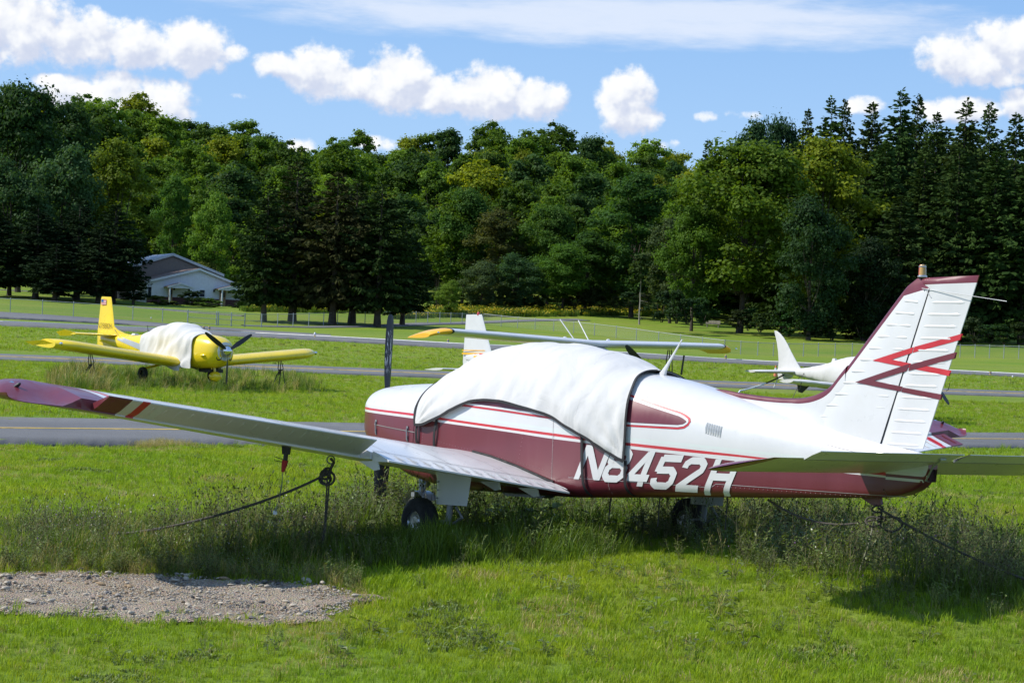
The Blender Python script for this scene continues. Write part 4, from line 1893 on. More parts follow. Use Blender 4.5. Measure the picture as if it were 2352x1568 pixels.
# straps that run from the hem to the belly
for sg in (1, -1):
    for (s0, z0, s1, z1) in ((3.695, 1.03, 3.737, .55), (4.15, .85, 4.165, .57), (1.827, 1.13, 1.80, .90), (1.528, 1.08, 1.536, .92)):
        pts, nn = [], []
        for k in range(22):
            t = k / 21
            s, z = s0 + (s1 - s0) * t, z0 + (z1 - z0) * t
            pts.append(L(s, sg * (half(s, z) + .012 + .010 * math.sin(math.pi * t)), z))
            nn.append(Vector((0, -sg, 0)))
        ribbon(cov_root, pts, nn, .027, 'strap')

# ------------------------------------------------------------------ aeroplanes parked beyond
def frame(nose, fwd_deg, roll=0., pitch=0., scale=1.):
    """matrix with x aft, y to starboard, z up; nose is the origin on the ground below the spinner"""
    a = R(fwd_deg)                                   # heading, clockwise from +X ... as an angle in plan
    f = Vector((math.cos(a), math.sin(a), 0))
    x = -f + Vector((0, 0, math.tan(pitch)))
    x.normalize()
    z = Vector((0, 0, 1))
    y = z.cross(x).normalized()
    z = x.cross(y)
    if roll:
        q = Matrix.Rotation(roll, 3, x)
        y, z = q @ y, q @ z
    x, y, z = x * scale, y * scale, z * scale
    return Matrix(((x.x, y.x, z.x, nose.x), (x.y, y.y, z.y, nose.y), (x.z, y.z, z.z, nose.z), (0, 0, 0, 1)))


def oval(s, w, zb, zt, n=24, p=2.4, zc=None):
    out = []
    zc = (zb + zt) / 2 if zc is None else zc
    for i in range(n):
        a = 2 * math.pi * i / n
        c, d = math.cos(a), math.sin(a)
        y = w * abs(c) ** (2 / p) * (1 if c >= 0 else -1)
        z = zc + (zt - zc if d > 0 else zc - zb) * abs(d) ** (2 / p) * (1 if d >= 0 else -1)
        out.append(Vector((s, y, z)))
    return out


def loft(mb, secs, mat=0, cap0=True, cap1=True):
    mb.grid(secs, mat, cv=True)
    n = len(secs[0])
    if cap0: mb.add(secs[0], [tuple(range(n - 1, -1, -1))], mat if not callable(mat) else 0)
    if cap1: mb.add(secs[-1], [tuple(range(n))], mat if not callable(mat) else 0)


def wing_shape(mb, stations, th=.14, mat=0, vertical=False, camber=.015):
    """stations: (span, le, chord, height, drop of the trailing edge)"""
    xs = [1, .8, .55, .35, .2, .09, .03, .006, 0]
    P = []
    for (y, le, c, z, dr) in stations:
        row = []
        for sd, seq in ((1, xs), (-1, xs[-2::-1])):
            for x in seq:
                t = max(foil(x, th) * c, .004)
                if vertical:
                    row.append(Vector((le + x * c, sd * t, y)))
                else:
                    row.append(Vector((le + x * c, y, z - dr * x + sd * t + camber * c * math.sin(math.pi * x))))
        P.append(row)
    mb.grid(P, mat, cv=True)
    mb.add(P[0], [tuple(range(len(P[0]) - 1, -1, -1))], mat(0, 0) if callable(mat) else mat)
    mb.add(P[-1], [tuple(range(len(P[-1])))], mat(len(P) - 2, 0) if callable(mat) else mat)


def blade(mb, c, axis, ang, Rr, w=.07, mat=0):
    """one propeller blade from the hub c, in the plane across axis (local x)"""
    d = Vector((0, math.sin(ang), math.cos(ang)))
    e = Vector((0, math.cos(ang), -math.sin(ang)))
    P = []
    for r, k, tw in ((.06, .5, 60), (.18, .8, 45), (.4, 1.2, 32), (.65, 1.15, 24), (.88, .85, 18), (.97, .55, 16), (1., .15, 15)):
        ca, sa = math.cos(R(tw)), math.sin(R(tw))
        row = []
        for x, t in ((-1, 0), (-.2, .2), (1, 0), (-.2, -.08)):
            row.append(c + d * (r * Rr) + e * (x * w * k * ca) + Vector((1, 0, 0)) * (x * w * k * sa + t * w))
        P.append(row)
    mb.grid(P, mat, cv=True)
    mb.add(P[-1], [(0, 1, 2, 3)], mat)


def flat_text(parent, text, origin, ex, ez, h, mat, weight=.13):
    """letters drawn as thin strokes on a flat panel"""
    G = {'N': [[(0, 0), (0, 1), (.6, 0), (.6, 1)]], '7': [[(0, 1), (.6, 1), (.2, 0)]],
         '8': [[(.1, .52), (0, .65), (0, .85), (.1, 1), (.5, 1), (.6, .85), (.6, .65), (.5, .52), (.1, .52), (0, .38), (0, .12), (.1, 0), (.5, 0), (.6, .12), (.6, .38), (.5, .52)]],
         '0': [[(.1, 0), (0, .15), (0, .85), (.1, 1), (.5, 1), (.6, .85), (.6, .15), (.5, 0), (.1, 0)]], 'H': [[(0, 0), (0, 1)], [(.6, 0), (.6, 1)], [(0, .5), (.6, .5)]]}
    x = 0.
    nrm = ex.cross(ez).normalized()
    for ch in text:
        mb = MB()
        for k, line in enumerate(G[ch]):
            for a, b in zip(line[:-1], line[1:]):
                pa = origin + ex * ((x + a[0]) * h) + ez * (a[1] * h) + nrm * (.0005 * k)
                pb = origin + ex * ((x + b[0]) * h) + ez * (b[1] * h) + nrm * (.0005 * k)
                d = (pb - pa).normalized()
                pa, pb = pa - d * weight * h * .4, pb + d * weight * h * .4
                n_ = d.cross(nrm) * weight * h / 2
                mb.add([pa + n_, pb + n_, pb - n_, pa - n_], [(0, 1, 2, 3)])
        mb.build('letter', MAT[mat], parent, smooth=False)
        x += .86


# ---- yellow trainer
def yellow_plane():
    hub = at(526, 806, 57.)
    nose = Vector((hub.x, hub.y, 0))
    m = frame(nose, -44.5, roll=R(.4), pitch=R(0), scale=1.)
    t = thing('trainer_aeroplane', 'yellow low wing trainer aeroplane with three blade propeller parked in tall grass', 'aeroplane', mat=m)
    Y = [MAT['yellow_paint'], MAT['silver_paint'], MAT['black_paint'], MAT['bare_metal']]
    zh = hub.z
    # fuselage: s, half width, bottom, top
    prof = [(.16, .20, zh - .20, zh + .17), (.19, .27, zh - .27, zh + .22), (.30, .38, zh - .40, zh + .30), (.55, .46, zh - .50, zh + .40), (1.0, .50, zh - .55, zh + .45),
            (1.45, .52, zh - .57, zh + .47), (2.0, .53, zh - .57, zh + .50), (2.9, .51, zh - .54, zh + .48), (3.6, .42, zh - .46, zh + .40), (4.4, .30, zh - .32, zh + .32), (5.3, .19, zh - .15, zh + .26), (6.2, .09, zh + .02, zh + .22), (6.5, .04, zh + .06, zh + .20)]
    mb = MB()
    secs = [oval(s, w, a, b, 28, 2.7) for s, w, a, b in prof]
    fine = []
    fs = [pchip([p[0] for p in prof], [p[k] for p in prof]) for k in (1, 2, 3)]
    for s in [.16, .175, .2, .25, .32, .42, .55, .75, 1.0, 1.3] + list(np.arange(1.6, 6.5, .25)) + [6.5]:
        fine.append(oval(s, fs[0](s), fs[1](s), fs[2](s), 28, 2.7))
    loft(mb, fine)
    fu = mb.build('fuselage', Y, t, angle=60)
    for sg in (-1, 1):
        # grey flash along the side
        mb = MB()
        P = []
        for k in range(14):
            s = 3.0 + 2.35 * k / 13
            zc = zh - .16 + .36 * k / 13
            wd = .11 - .05 * k / 13
            row = []
            for z in (zc - wd, zc, zc + wd):
                a, b, w = fs[1](s), fs[2](s), fs[0](s)
                q = abs((z - (a + b) / 2) / ((b - a) / 2))
                row.append(Vector((s, sg * (w * max(0, 1 - min(q, 1) ** 2.7) ** (1 / 2.7) + .006), z)))
            P.append(row)
        mb.grid(P, 1)
        mb.build('side_flash', Y, fu)
        # cheek bump and air intakes
        mb = MB()
        c = Vector((.62, sg * .455, zh - .16))
        P = []
        for i in range(7):
            th = math.pi * i / 6
            P.append([c + Vector((-.12 * math.cos(th), sg * .05 * math.sin(th) * math.cos(ph), .045 * math.sin(th) * math.sin(ph))) for ph in np.linspace(0, 2 * math.pi, 10)[:-1]])
        mb.grid(P, 0, cv=True)
        mb.build('cheek_blister', Y, fu)
    mb = MB()
    P = []
    for k in range(26):
        s = .24 + 1.15 * k / 25
        a, b, w = fs[1](s), fs[2](s), fs[0](s)
        z = zh + .12
        q = abs((z - (a + b) / 2) / ((b - a) / 2))
        P.append([Vector((s, -(w * (1 - q ** 2.7) ** (1 / 2.7) + .004), z + d)) for d in (-.006, .006)])
    mb.grid(P, 2)
    mb.build('cowl_seam', [MAT['white_paint'], MAT['white_paint'], MAT['seam']], fu)
    # small red emblem on the cowl
    mb = MB()
    for (ds, dz, w_, h_) in ((0, 0, .16, .022), (.05, .03, .10, .02), (.02, -.03, .07, .02), (-.05, .02, .05, .03)):
        s, z = 1.02 + ds, zh + .05 + dz
        a, b, w = fs[1](s), fs[2](s), fs[0](s)
        yy = lambda s_, z_: -(fs[0](s_) * (1 - abs((z_ - (fs[1](s_) + fs[2](s_)) / 2) / ((fs[2](s_) - fs[1](s_)) / 2)) ** 2.7) ** (1 / 2.7) + .005)
        mb.add([Vector((s - w_ / 2, yy(s - w_ / 2, z - h_ / 2), z - h_ / 2)), Vector((s + w_ / 2, yy(s + w_ / 2, z - h_ / 2), z - h_ / 2)), Vector((s + w_ / 2, yy(s + w_ / 2, z + h_ / 2), z + h_ / 2)), Vector((s - w_ / 2, yy(s - w_ / 2, z + h_ / 2), z + h_ / 2))], [(0, 1, 2, 3)])
    mb.build('emblem', MAT['red_paint'], fu)
    # cowl front ring, spinner and propeller
    mb = MB()
    mb.lathe([(.20, -.03), (.265, -.05), (.27, -.02), (.20, .0), (0, .0)], (.16, 0, zh - .02), axis=(-1, 0, 0), n=28, mat=0)
    mb.build('cowl_ring', [MAT['white_paint']], t)
    for sg in (-1, 1):
        mb = MB()
        mb.lathe([(0, 0), (.075, 0), (.085, .012), (.07, .02), (.055, .004), (0, .004)], (.205, sg * .20, zh - .20), axis=(-1, sg * .35, -.1), n=16)
        mb.build('air_inlet', MAT['black_paint'], t)
    mb = MB()
    mb.lathe([(.135, 0), (.135, .06), (.115, .12), (.075, .18), (.03, .21), (0, .215)], (.14, 0, zh), axis=(-1, 0, 0), n=24)
    mb.build('spinner', MAT['chrome'], t)
    for k, ang in enumerate((180, 180 + 121, 180 - 121)):
        mb = MB()
        blade(mb, Vector((.06, 0, zh)), None, R(ang), .98, .058)
        mb.build('propeller_blade', MAT['black_paint'], t, angle=60)
    # wing, constant chord, slight dihedral and forward sweep
    zr = zh - .47
    for sg in (-1, 1):
        st = []
        for y in (.3, .9, 2., 3.2, 4.1, 4.4, 4.56, 4.64):
            e = max(0, (y - 4.1) / .54)
            le = 1.55 - .03 * y + .35 * e ** 2
            c = 1.42 - .25 * e ** 2
            st.append((sg * y, le, c, zr + .100 * y, .05))
        mb = MB()
        wing_shape(mb, st, .22, camber=.03)
        w = mb.build('wing', Y, t, angle=45)
        # drooped upswept tip plate
        mb = MB()
        z = zr + .100 * 4.6
        mb.prism([Vector((1.75, sg * 4.60, z)), Vector((2.3, sg * 4.66, z + .10)), Vector((3.15, sg * 4.72, z + .03)), Vector((2.9, sg * 4.60, z - .07)), Vector((2.2, sg * 4.58, z - .09))], (0, sg * .03, 0))
        tp = mb.build('wing_tip', Y, w, angle=40)
        mb = MB()
        mb.lathe([(.05, 0), (.045, .04), (.025, .065), (0, .075)], (1.62, sg * 4.55, z + .02), axis=(-1, sg * .3, .1), n=10)
        mb.build('position_light', MAT['chrome'], tp)
        mb = MB()
        mb.grid([[Vector((2.5 - .03 * y - (0 if y < 4 else 0), sg * y, zr + .100 * y + .088)), Vector((2.52 - .03 * y, sg * y, zr + .100 * y + .087))] for y in (.7, 1.5, 2.5, 3.5, 4.3)])
        mb.build('aileron_gap', MAT['seam'], w)
    # tail
    mb = MB()
    st = []
    for z, le, c in ((zh - .10, 5.35, 1.30), (zh + .2, 5.42, 1.25), (zh + .42, 5.75, .92), (zh + .9, 5.87, .74), (zh + 1.38, 6.0, .56), (zh + 1.44, 6.03, .50)):
        st.append((z, le, c, 0, 0))
    wing_shape(mb, st, .07, vertical=True)
    fin_ = mb.build('fin', Y, t, angle=50)
    mb = MB()
    mb.prism([Vector((4.6, -.02, zh + .28)), Vector((5.45, -.02, zh + .24)), Vector((5.9, -.02, zh + .60)), Vector((5.62, -.02, zh + .45)), Vector((5.2, -.02, zh + .34))], (0, .04, 0))
    mb.build('dorsal_fillet', Y, t)
    mb = MB()
    mb.grid([[Vector((6.36, sg * .035, z)) for sg in (-1, 1)] for z in (zh, zh + .5)])
    for sg in (-1, 1):
        st = []
        for y in (.05, .5, 1., 1.3, 1.42, 1.46):
            e = max(0, (y - 1.2) / .26)
            st.append((sg * y, 5.55 + .10 * e * e, .98 - .16 * e * e, zh + .27, -.02))
        mb = MB()
        wing_shape(mb, st, .08, camber=0)
        sb = mb.build('tailplane', Y, t, angle=45)
        mb = MB()
        mb.prism([Vector((5.7, sg * 1.44, zh + .32)), Vector((6.15, sg * 1.5, zh + .38)), Vector((6.6, sg * 1.52, zh + .30)), Vector((6.5, sg * 1.44, zh + .18)), Vector((5.9, sg * 1.42, zh + .20))], (0, sg * .02, 0))
        mb.build('tailplane_tip', Y, sb)
    # registration and flag on the starboard side of the fin
    ex = Vector((-1, 0, 0))
    sd = .042
    flat_text(fin_, 'N7880H', Vector((6.58, sd + .012, zh + .47)), ex, Vector((0, 0, 1)), .145, 'black_paint', .10)
    mb = MB()
    fx, fz, fw, fh = 6.50, zh + 1.19, .27, .17
    for k in range(7):
        mb.add([Vector((fx - x, .036, fz + fh * z)) for x, z in ((0, k / 7), (fw, k / 7), (fw, (k + 1) / 7), (0, (k + 1) / 7))], [(0, 1, 2, 3)], k % 2)
    mb.add([Vector((fx - x, .038, fz + z)) for x, z in ((.0, .08), (.12, .08), (.12, fh), (.0, fh))], [(0, 1, 2, 3)], 2)
    mb.build('flag_sticker', [MAT['red_paint'], MAT['white_paint'], MAT['marker_blue']], fin_, smooth=False)
    # undercarriage
    for sg in (-1, 1):
        mb = MB()
        mb.tube([Vector((2.35, sg * .45, zr + .02)), Vector((2.4, sg * 1.15, .34))], .035, 8)
        lg = mb.build('main_gear_leg', MAT['yellow_paint'], t)
        mb = MB()
        mb.lathe([(.09, -.06), (.17, -.06), (.19, 0), (.17, .06), (.09, .06)], (2.4, sg * 1.25, .19), axis=(0, 1, 0), n=20)
        mb.build('tyre', MAT['rubber'], lg)
    mb = MB()
    mb.tube([Vector((.66, 0, zh - .45)), Vector((.62, 0, .28))], .035, 8)
    mb.tube([Vector((.72, .06, zh - .40)), Vector((.70, .06, .40))], .02, 6)
    lg = mb.build('nose_gear_leg', MAT['yellow_paint'], t)
    mb = MB()
    secs = []
    for i in range(9):
        a = -math.pi / 2 + math.pi * i / 8
        secs.append([Vector((.60 + .27 * math.sin(a), .12 * math.cos(a) * math.cos(b) + 0, .20 + .15 * math.cos(a) * math.sin(b))) for b in np.linspace(0, 2 * math.pi, 13)[:-1]])
    mb.grid(secs, cv=True)
    mb.build('wheel_fairing', MAT['yellow_paint'], lg)
    mb = MB()
    mb.box((.95, -.1, zh - .60), (.5, .5, .10))
    mb.tube([Vector((.75, -.18, zh - .52)), Vector((.78, -.18, zh - .66)), Vector((.88, -.18, zh - .70))], .04, 8)
    mb.build('belly_scoop', MAT['black_paint'], t)
    mb = MB()
    mb.tube([Vector((4.0, 0, zh + .38)), Vector((4.05, 0, zh + .62))], .010, 6)
    mb.build('aerial', MAT['black_paint'], t)
    mb = MB()
    mb.box((4.6, .05, zh + .335), (.20, .16, .05), taper=.7)
    mb.build('dome_light', MAT['white_paint'], t)
    # fabric cover over the canopy
    cv_ = thing('canopy_cover', 'wrinkled off white cover draped over the yellow aeroplane canopy', 'cover', mat=m)
    mb = MB()
    ct = pchip([1.06, 1.35, 1.65, 2.0, 2.45, 2.95, 3.45, 4.0], [zh + .46, zh + .52, zh + .62, zh + .74, zh + .76, zh + .66, zh + .50, zh + .36])
    P = []
    NS = 60
    for i in range(NS + 1):
        s0 = 1.08 + 2.72 * i / NS
        row = []
        for j in range(41):
            a = -1 + 2 * j / 40
            s = s0
            top = ct(s)
            hang = abs(a)
            # hem: low at the front, shorter to the rear
            zhem = zh - .55 + .10 * math.sin(s0 * 3) + (.20 * max(0, s0 - 2.4))
            if s0 < 1.5:
                zhem = zh - .55
            w = fs[0](s) + .035
            if hang < .55:
                th = hang / .55 * math.pi / 2
                y = w * math.sin(th) ** .85
                z = zh + .20 + (top - zh - .20) * math.cos(th) ** .85
            else:
                k = (hang - .55) / .45
                y = w + .03 * k
                z = zh + .20 + (zhem - zh - .20) * k
                if zr + .16 > z and s > 1.55:
                    y += .18 * (zr + .16 - z)
            f = mnoise.noise((s * 3.2 + z * 2.2, z * 1.5 - s * 1.2, 11 + (a > 0))) * .06 + mnoise.noise((s * 8 + z * 5, z * 3, 4.)) * .022
            row.append(Vector((s + f * .3, (y + f) * (1 if a > 0 else -1) if hang > .02 else 0, z + f * .5)))
        P.append(row)
    mb.grid(P)
    fb = mb.build('fabric', MAT['cover_fabric_old'], cv_, angle=180)
    mb = MB()
    pts = [P[NS][j] for j in range(41)]
    mb.tube([P[0][j] + Vector((-.005, 0, 0)) for j in range(41)], .014, 6)
    mb.build('hem_cord', MAT['cover_fabric_old'], cv_)
    mb = MB()
    for s in (1.18,):
        mb.tube([Vector((s, sg * (fs[0](s) * .98), zh - .5)) for sg in (-1,)] + [Vector((s + .02, -.1, zh - .66)), Vector((s, fs[0](s) * .98, zh - .5))], .016, 6)
    mb.build('belly_strap', MAT['black_webbing'], cv_)
    return t, m, zr


yp, YM, YZR = yellow_plane()


# ---- high wing aeroplane seen over the cover
def high_wing():
    c0 = at(1310, 792, 56.)
    hd = -50.
    a = R(hd)
    nose = at(1490, 834, 53.8)
    m = frame(Vector((nose.x, nose.y, nose.z - 1.25 * 1.09 - .17)), hd, roll=R(.7), pitch=R(-1.5), scale=1.09)
    t = thing('high_wing_aeroplane', 'white high wing aeroplane with amber wing tips behind the covered cabin', 'aeroplane', mat=m)
    WM = [MAT['white_paint'], MAT['amber_paint'], MAT['black_paint'], MAT['red_paint']]
    zh = 1.25
    prof = [(.12, .16, zh - .2, zh + .15), (.3, .36, zh - .36, zh + .22), (.8, .46, zh - .46, zh + .30), (1.5, .52, zh - .58, zh + .34), (1.75, .53, zh - .6, zh + .50), (2.1, .54, zh - .6, zh + .60), (3.2, .50, zh - .52, zh + .58), (4.0, .38, zh - .34, zh + .48), (5.2, .22, zh - .12, zh + .38), (6.6, .10, zh + .06, zh + .34), (7.2, .04, zh + .14, zh + .30)]
    fs = [pchip([p[0] for p in prof], [p[k] for p in prof]) for k in (1, 2, 3)]
    mb = MB()
    loft(mb, [oval(s, fs[0](s), fs[1](s), fs[2](s), 24, 3.) for s in [.12, .16, .22, .3, .45, .65, .9, 1.2, 1.5, 1.62, 1.75, 1.9] + list(np.arange(2.1, 7.2, .3)) + [7.2]],
         lambda i, j: 1 if i < 6 else 0)
    fu = mb.build('fuselage', WM, t, angle=60)
    for sg in (-1, 1):
        for (za, zb_, mt) in ((.10, .15, 1), (.19, .22, 3), (-.02, .06, 1)):
            mb = MB()
            P = []
            for k in range(22):
                s = 1.2 + 5.6 * k / 21
                row = []
                for z in (za, zb_):
                    zz = zh + z + .12 * k / 21
                    w, a_, b_ = fs[0](s), fs[1](s), fs[2](s)
                    q = abs((zz - (a_ + b_) / 2) / ((b_ - a_) / 2))
                    row.append(Vector((s, sg * (w * max(0, 1 - min(1, q) ** 3) ** (1 / 3) + .006), zz)))
                P.append(row)
            mb.grid(P, mt)
            mb.build('side_stripe', WM, fu)
        mb = MB()
        s0, s1 = 1.95, 3.3
        mb.add([Vector((s, sg * (fs[0](s) * .97), z)) for s, z in ((1.8, zh + .25), (3.3, zh + .25), (3.2, zh + .47), (2.05, zh + .47))], [(0, 1, 2, 3)])
        mb.build('side_window', MAT['glass_dark'], fu)
    mb = MB()
    zw = zh + .62
    ys = [-5.2, -5.12, -4.95, -4.72, -4.70, -4.66, -4.65, -3.0, -1.2, 0, 1.2, 3.0, 4.65, 4.66, 4.70, 4.72, 4.95, 5.12, 5.2]
    st = []
    for y in ys:
        e = max(0, (abs(y) - 4.66) / .54)
        le = 1.75 + (.06 * max(0, abs(y) - 2.5)) + .25 * e * e
        c = 1.58 - .15 * max(0, abs(y) - 2.5) - .30 * e * e
        st.append((y, le, c, zw + .026 * abs(y) - .13 * e ** 2, .06))
    wing_shape(mb, st, .13, lambda i, j: 1 if abs(ys[i] + ys[i + 1]) / 2 > 4.71 else 2 if abs(ys[i] + ys[i + 1]) / 2 > 4.655 else 0)
    w = mb.build('wing', WM, t, angle=45)
    for sg in (-1, 1):
        mb = MB()
        mb.tube([Vector((2.3 + .2, sg * .25, zw + .10)), Vector((2.3 + .7, sg * .32, zw + .62))], .014, 6)
        mb.build('whip_aerial', MAT['white_paint'], w)
        mb = MB()
        mb.lathe([(.03, 0), (.03, .03), (0, .05)], (1.92, sg * 5.12, zw + .07), axis=(-1, sg, 0), n=8)
        mb.build('position_light', MAT['chrome'], w)
        mb = MB()
        mb.lathe([(.05, 0), (.05, .03), (.03, .045), (0, .05)], (2.3, sg * .75, zw + .11), n=10)
        mb.build('fuel_cap', MAT['white_paint'], w)
    # tail
    mb = MB()
    zz = [zh - .22, zh + .10, zh + .30, zh + .5, zh + 1.0, zh + 1.36, zh + 1.40]
    st = [(z, 6.0 + .46 * (z - zh - .1), min(1.45, 1.36 - .52 * (z - zh - .1)), 0, 0) for z in zz]
    wing_shape(mb, st, .07, lambda i, j: 0, vertical=True)
    fn = mb.build('fin', WM, t, angle=50)
    for (za, zb_) in ((.30, .35), (.40, .425)):
        for sg in (-1, 1):
            mb = MB()
            mb.add([Vector((s, sg * .048, zh + z)) for s, z in ((6.35, za), (7.36, za), (7.36, zb_), (6.38, zb_))], [(0, 1, 2, 3)], 1)
            mb.build('fin_stripe', WM, fn)
    mb = MB()
    mb.lathe([(.04, 0), (.04, .06), (.02, .09), (0, .09)], (6.75, 0, zh + 1.38), n=10)
    mb.build('beacon', MAT['red_paint'], fn)
    for sg in (-1, 1):
        mb = MB()
        st = [(sg * y, 6.05 + .1 * y, 1.15 - .22 * y, zh - .13, .03) for y in (.05, .6, 1.2, 1.5, 1.6)]
        wing_shape(mb, st, .08, camber=0)
        mb.build('tailplane', MAT['white_paint'], t, angle=45)
    mb = MB()
    mb.lathe([(.16, 0), (.155, .06), (.12, .16), (.06, .25), (0, .28)], (.13, 0, zh), axis=(-1, 0, 0), n=20)
    mb.build('spinner', MAT['amber_paint'], t)
    for ang in (52, 232):
        mb = MB()
        blade(mb, Vector((.06, 0, zh)), None, R(ang), .93, .075)
        mb.build('propeller_blade', MAT['black_paint'], t, angle=60)
    for sg in (-1, 1):
        mb = MB()
        mb.tube([Vector((2.6, sg * .3, zh - .5)), Vector((2.75, sg * 1.1, zh - 1.02))], .04, 8)
        lg = mb.build('main_gear_leg', MAT['white_paint'], t)
        mb = MB()
        mb.lathe([(.09, -.06), (.17, -.06), (.19, 0), (.17, .06), (.09, .06)], (2.75, sg * 1.2, zh - 1.05), axis=(0, 1, 0), n=18)
        mb.build('tyre', MAT['rubber'], lg)
    mb = MB()
    mb.tube([Vector((.75, 0, zh - .4)), Vector((.7, 0, zh - 1.0))], .035, 8)
    lg = mb.build('nose_gear_leg', MAT['white_paint'], t)
    mb = MB()
    mb.lathe([(.07, -.05), (.14, -.05), (.16, 0), (.14, .05), (.07, .05)], (.68, 0, zh - 1.08), axis=(0, 1, 0), n=18)
    mb.build('tyre', MAT['rubber'], lg)
    return t, m, zw


hp, HM, HZW = high_wing()


# ---- aeroplane wrapped in white covers
def wrapped_plane():
    tail = at(1790, 853, 60.)
    hd = -56.
    f = Vector((math.cos(R(hd)), math.sin(R(hd)), 0))
    nose = tail + f * 6.4
    z0 = tail.z - 1.0
    m = frame(Vector((nose.x, nose.y, z0)), hd, roll=R(-1.0), pitch=R(0.))
    t = thing('covered_aeroplane', 'low wing aeroplane wrapped in white fabric covers behind the tail fin', 'aeroplane', mat=m)
    zh = 1.0
    prof = [(.15, .2, zh - .2, zh + .18), (.4, .42, zh - .42, zh + .30), (1.2, .56, zh - .52, zh + .42), (1.9, .60, zh - .54, zh + .56), (2.6, .60, zh - .52, zh + .62), (3.4, .52, zh - .44, zh + .52), (4.2, .36, zh - .30, zh + .32), (5.2, .20, zh - .14, zh + .16), (6.0, .10, zh - .04, zh + .10), (6.4, .05, zh + .02, zh + .08)]
    fs = [pchip([p[0] for p in prof], [p[k] for p in prof]) for k in (1, 2, 3)]
    mb = MB()
    secs = []
    for s in list(np.arange(.15, 6.4, .09)) + [6.4]:
        o = oval(s, fs[0](s), fs[1](s), fs[2](s), 28, 2.4)
        zc = (fs[1](s) + fs[2](s)) / 2
        for k, p in enumerate(o):
            q = mnoise.noise((p.x * 3.4 + p.z * 2.2, p.z * 1.2, p.y)) * .022 + mnoise.noise((p.x * 9 + p.z * 5, p.z * 2, p.y * 2)) * .010
            d = Vector((0, p.y, p.z - zc))
            o[k] = p + d.normalized() * q if d.length > .01 else p
        secs.append(o)
    loft(mb, secs)
    fu = mb.build('fuselage_cover', MAT['cover_fabric'], t, angle=180)
    mb = MB()
    sp = [(zh + .02, 5.30, 1.16), (zh + .12, 5.42, 1.02), (zh + .3, 5.60, .82), (zh + .6, 5.86, .60), (zh + .85, 6.06, .46), (zh + 1.02, 6.22, .36), (zh + 1.14, 6.38, .25), (zh + 1.21, 6.52, .13), (zh + 1.225, 6.60, .05)]
    wing_shape(mb, [(z, le, c, 0, 0) for z, le, c in sp], .10, vertical=True)
    mb.build('fin_cover', MAT['cover_fabric'], t, angle=60)
    for sg in (-1, 1):
        mb = MB()
        P = []
        for y in np.linspace(.04, 1.52, 14):
            e = max(0, (y - 1.3) / .22)
            le = 5.48 + .06 * y + .15 * e * e
            c = .80 - .06 * y - .22 * e * e
            row = []
            for x in (0, .03, .12, .3, .55, .8, 1.0):
                row.append(Vector((le + x * c, sg * y, zh + .03 + foil(x, .12) * c)))
            for x in (1.0, .8, .55, .3, .12, .03):
                row.append(Vector((le + x * c, sg * y, zh + .03 - foil(x, .12) * c - .03 * math.sin(math.pi * x) * (.6 + .6 * mnoise.noise((y * 6, x, 1.))))))
            P.append(row)
        mb.grid(P, cv=True)
        mb.add(P[-1], [tuple(range(13))])
        mb.build('tailplane_cover', MAT['cover_fabric'], t, angle=60)
        st = []
        mb = MB()
        P = []
        for y in np.linspace(.45, 2.9, 24):
            e = max(0, (y - 2.55) / .35)
            le = 2.15 + .03 * y + .3 * e * e
            c = 1.25 - .10 * y - .35 * e * e
            z = zh - .36 + .085 * y
            row = []
            for x in (0, .02, .08, .2, .4, .65, .9, 1.0):
                row.append(Vector((le + x * c, sg * y, z - .03 * x + foil(x, .15) * c + .01 * mnoise.noise((x * 5, y * 4, 2.)))))
            for x in (1.0, .9, .65, .4, .2, .08, .02):
                row.append(Vector((le + x * c, sg * y, z - .03 * x - foil(x, .13) * c - .025 * math.sin(math.pi * x) * (1 + mnoise.noise((x, y * 5, 3.))))))
            P.append(row)
        mb.grid(P, cv=True)
        mb.add(P[-1], [tuple(range(15))])
        wg = mb.build('wing_cover', MAT['cover_fabric'], t, angle=60)
        mb = MB()
        z = zh - .36 + .085 * 2.3 - .08
        mb.prism([Vector((2.5, sg * 2.3, z)), Vector((3.0, sg * 2.3, z)), Vector((2.95, sg * 2.3, z - .20)), Vector((2.8, sg * 2.3, z - .22))], (0, .03, 0))
        mb.build('hinge_fairing', MAT['black_paint'], wg)
        mb = MB()
        mb.tube([Vector((2.2, sg * 2.9, zh - .14)), Vector((2.25, sg * 2.9, zh - .34)), Vector((2.35, sg * 2.92, zh - .38))], .010, 5)
        mb.build('cover_strap', MAT['black_webbing'], wg)
        mb = MB()
        mb.tube([Vector((2.35, sg * 1.1, zh - .35)), Vector((2.4, sg * 1.25, .3))], .05, 8)
        lg = mb.build('main_gear_leg', MAT['white_paint'], t)
        mb = MB()
        mb.lathe([(.09, -.06), (.17, -.06), (.19, 0), (.17, .06), (.09, .06)], (2.4, sg * 1.33, .19), axis=(0, 1, 0), n=18)
        mb.build('tyre', MAT['rubber'], lg)
    # lower rudder below the tail
    mb = MB()
    mb.prism([Vector((5.75, -.03, zh + .02)), Vector((6.45, -.03, zh + .05)), Vector((6.38, -.03, zh - .22)), Vector((6.0, -.03, zh - .24)), Vector((5.8, -.03, zh - .14))], (0, .06, 0))
    mb.build('lower_rudder', MAT['white_paint'], t, angle=40)
    mb = MB()
    mb.tube([Vector((5.85, -.13, zh - .02)), Vector((5.9, -.05, zh - .10)), Vector((6.3, -.04, zh - .07)), Vector((6.5, 0, zh - .02))], .016, 6)
    mb.build('tail_strap', MAT['black_webbing'], t)
    mb = MB()
    mb.tube([Vector((5.35, .16, zh - .18)), Vector((5.3, -.05, zh + .20)), Vector((5.35, -.17, zh - .16))], .008, 6)
    mb.build('cover_tie', MAT['black_webbing'], t)
    mb = MB()
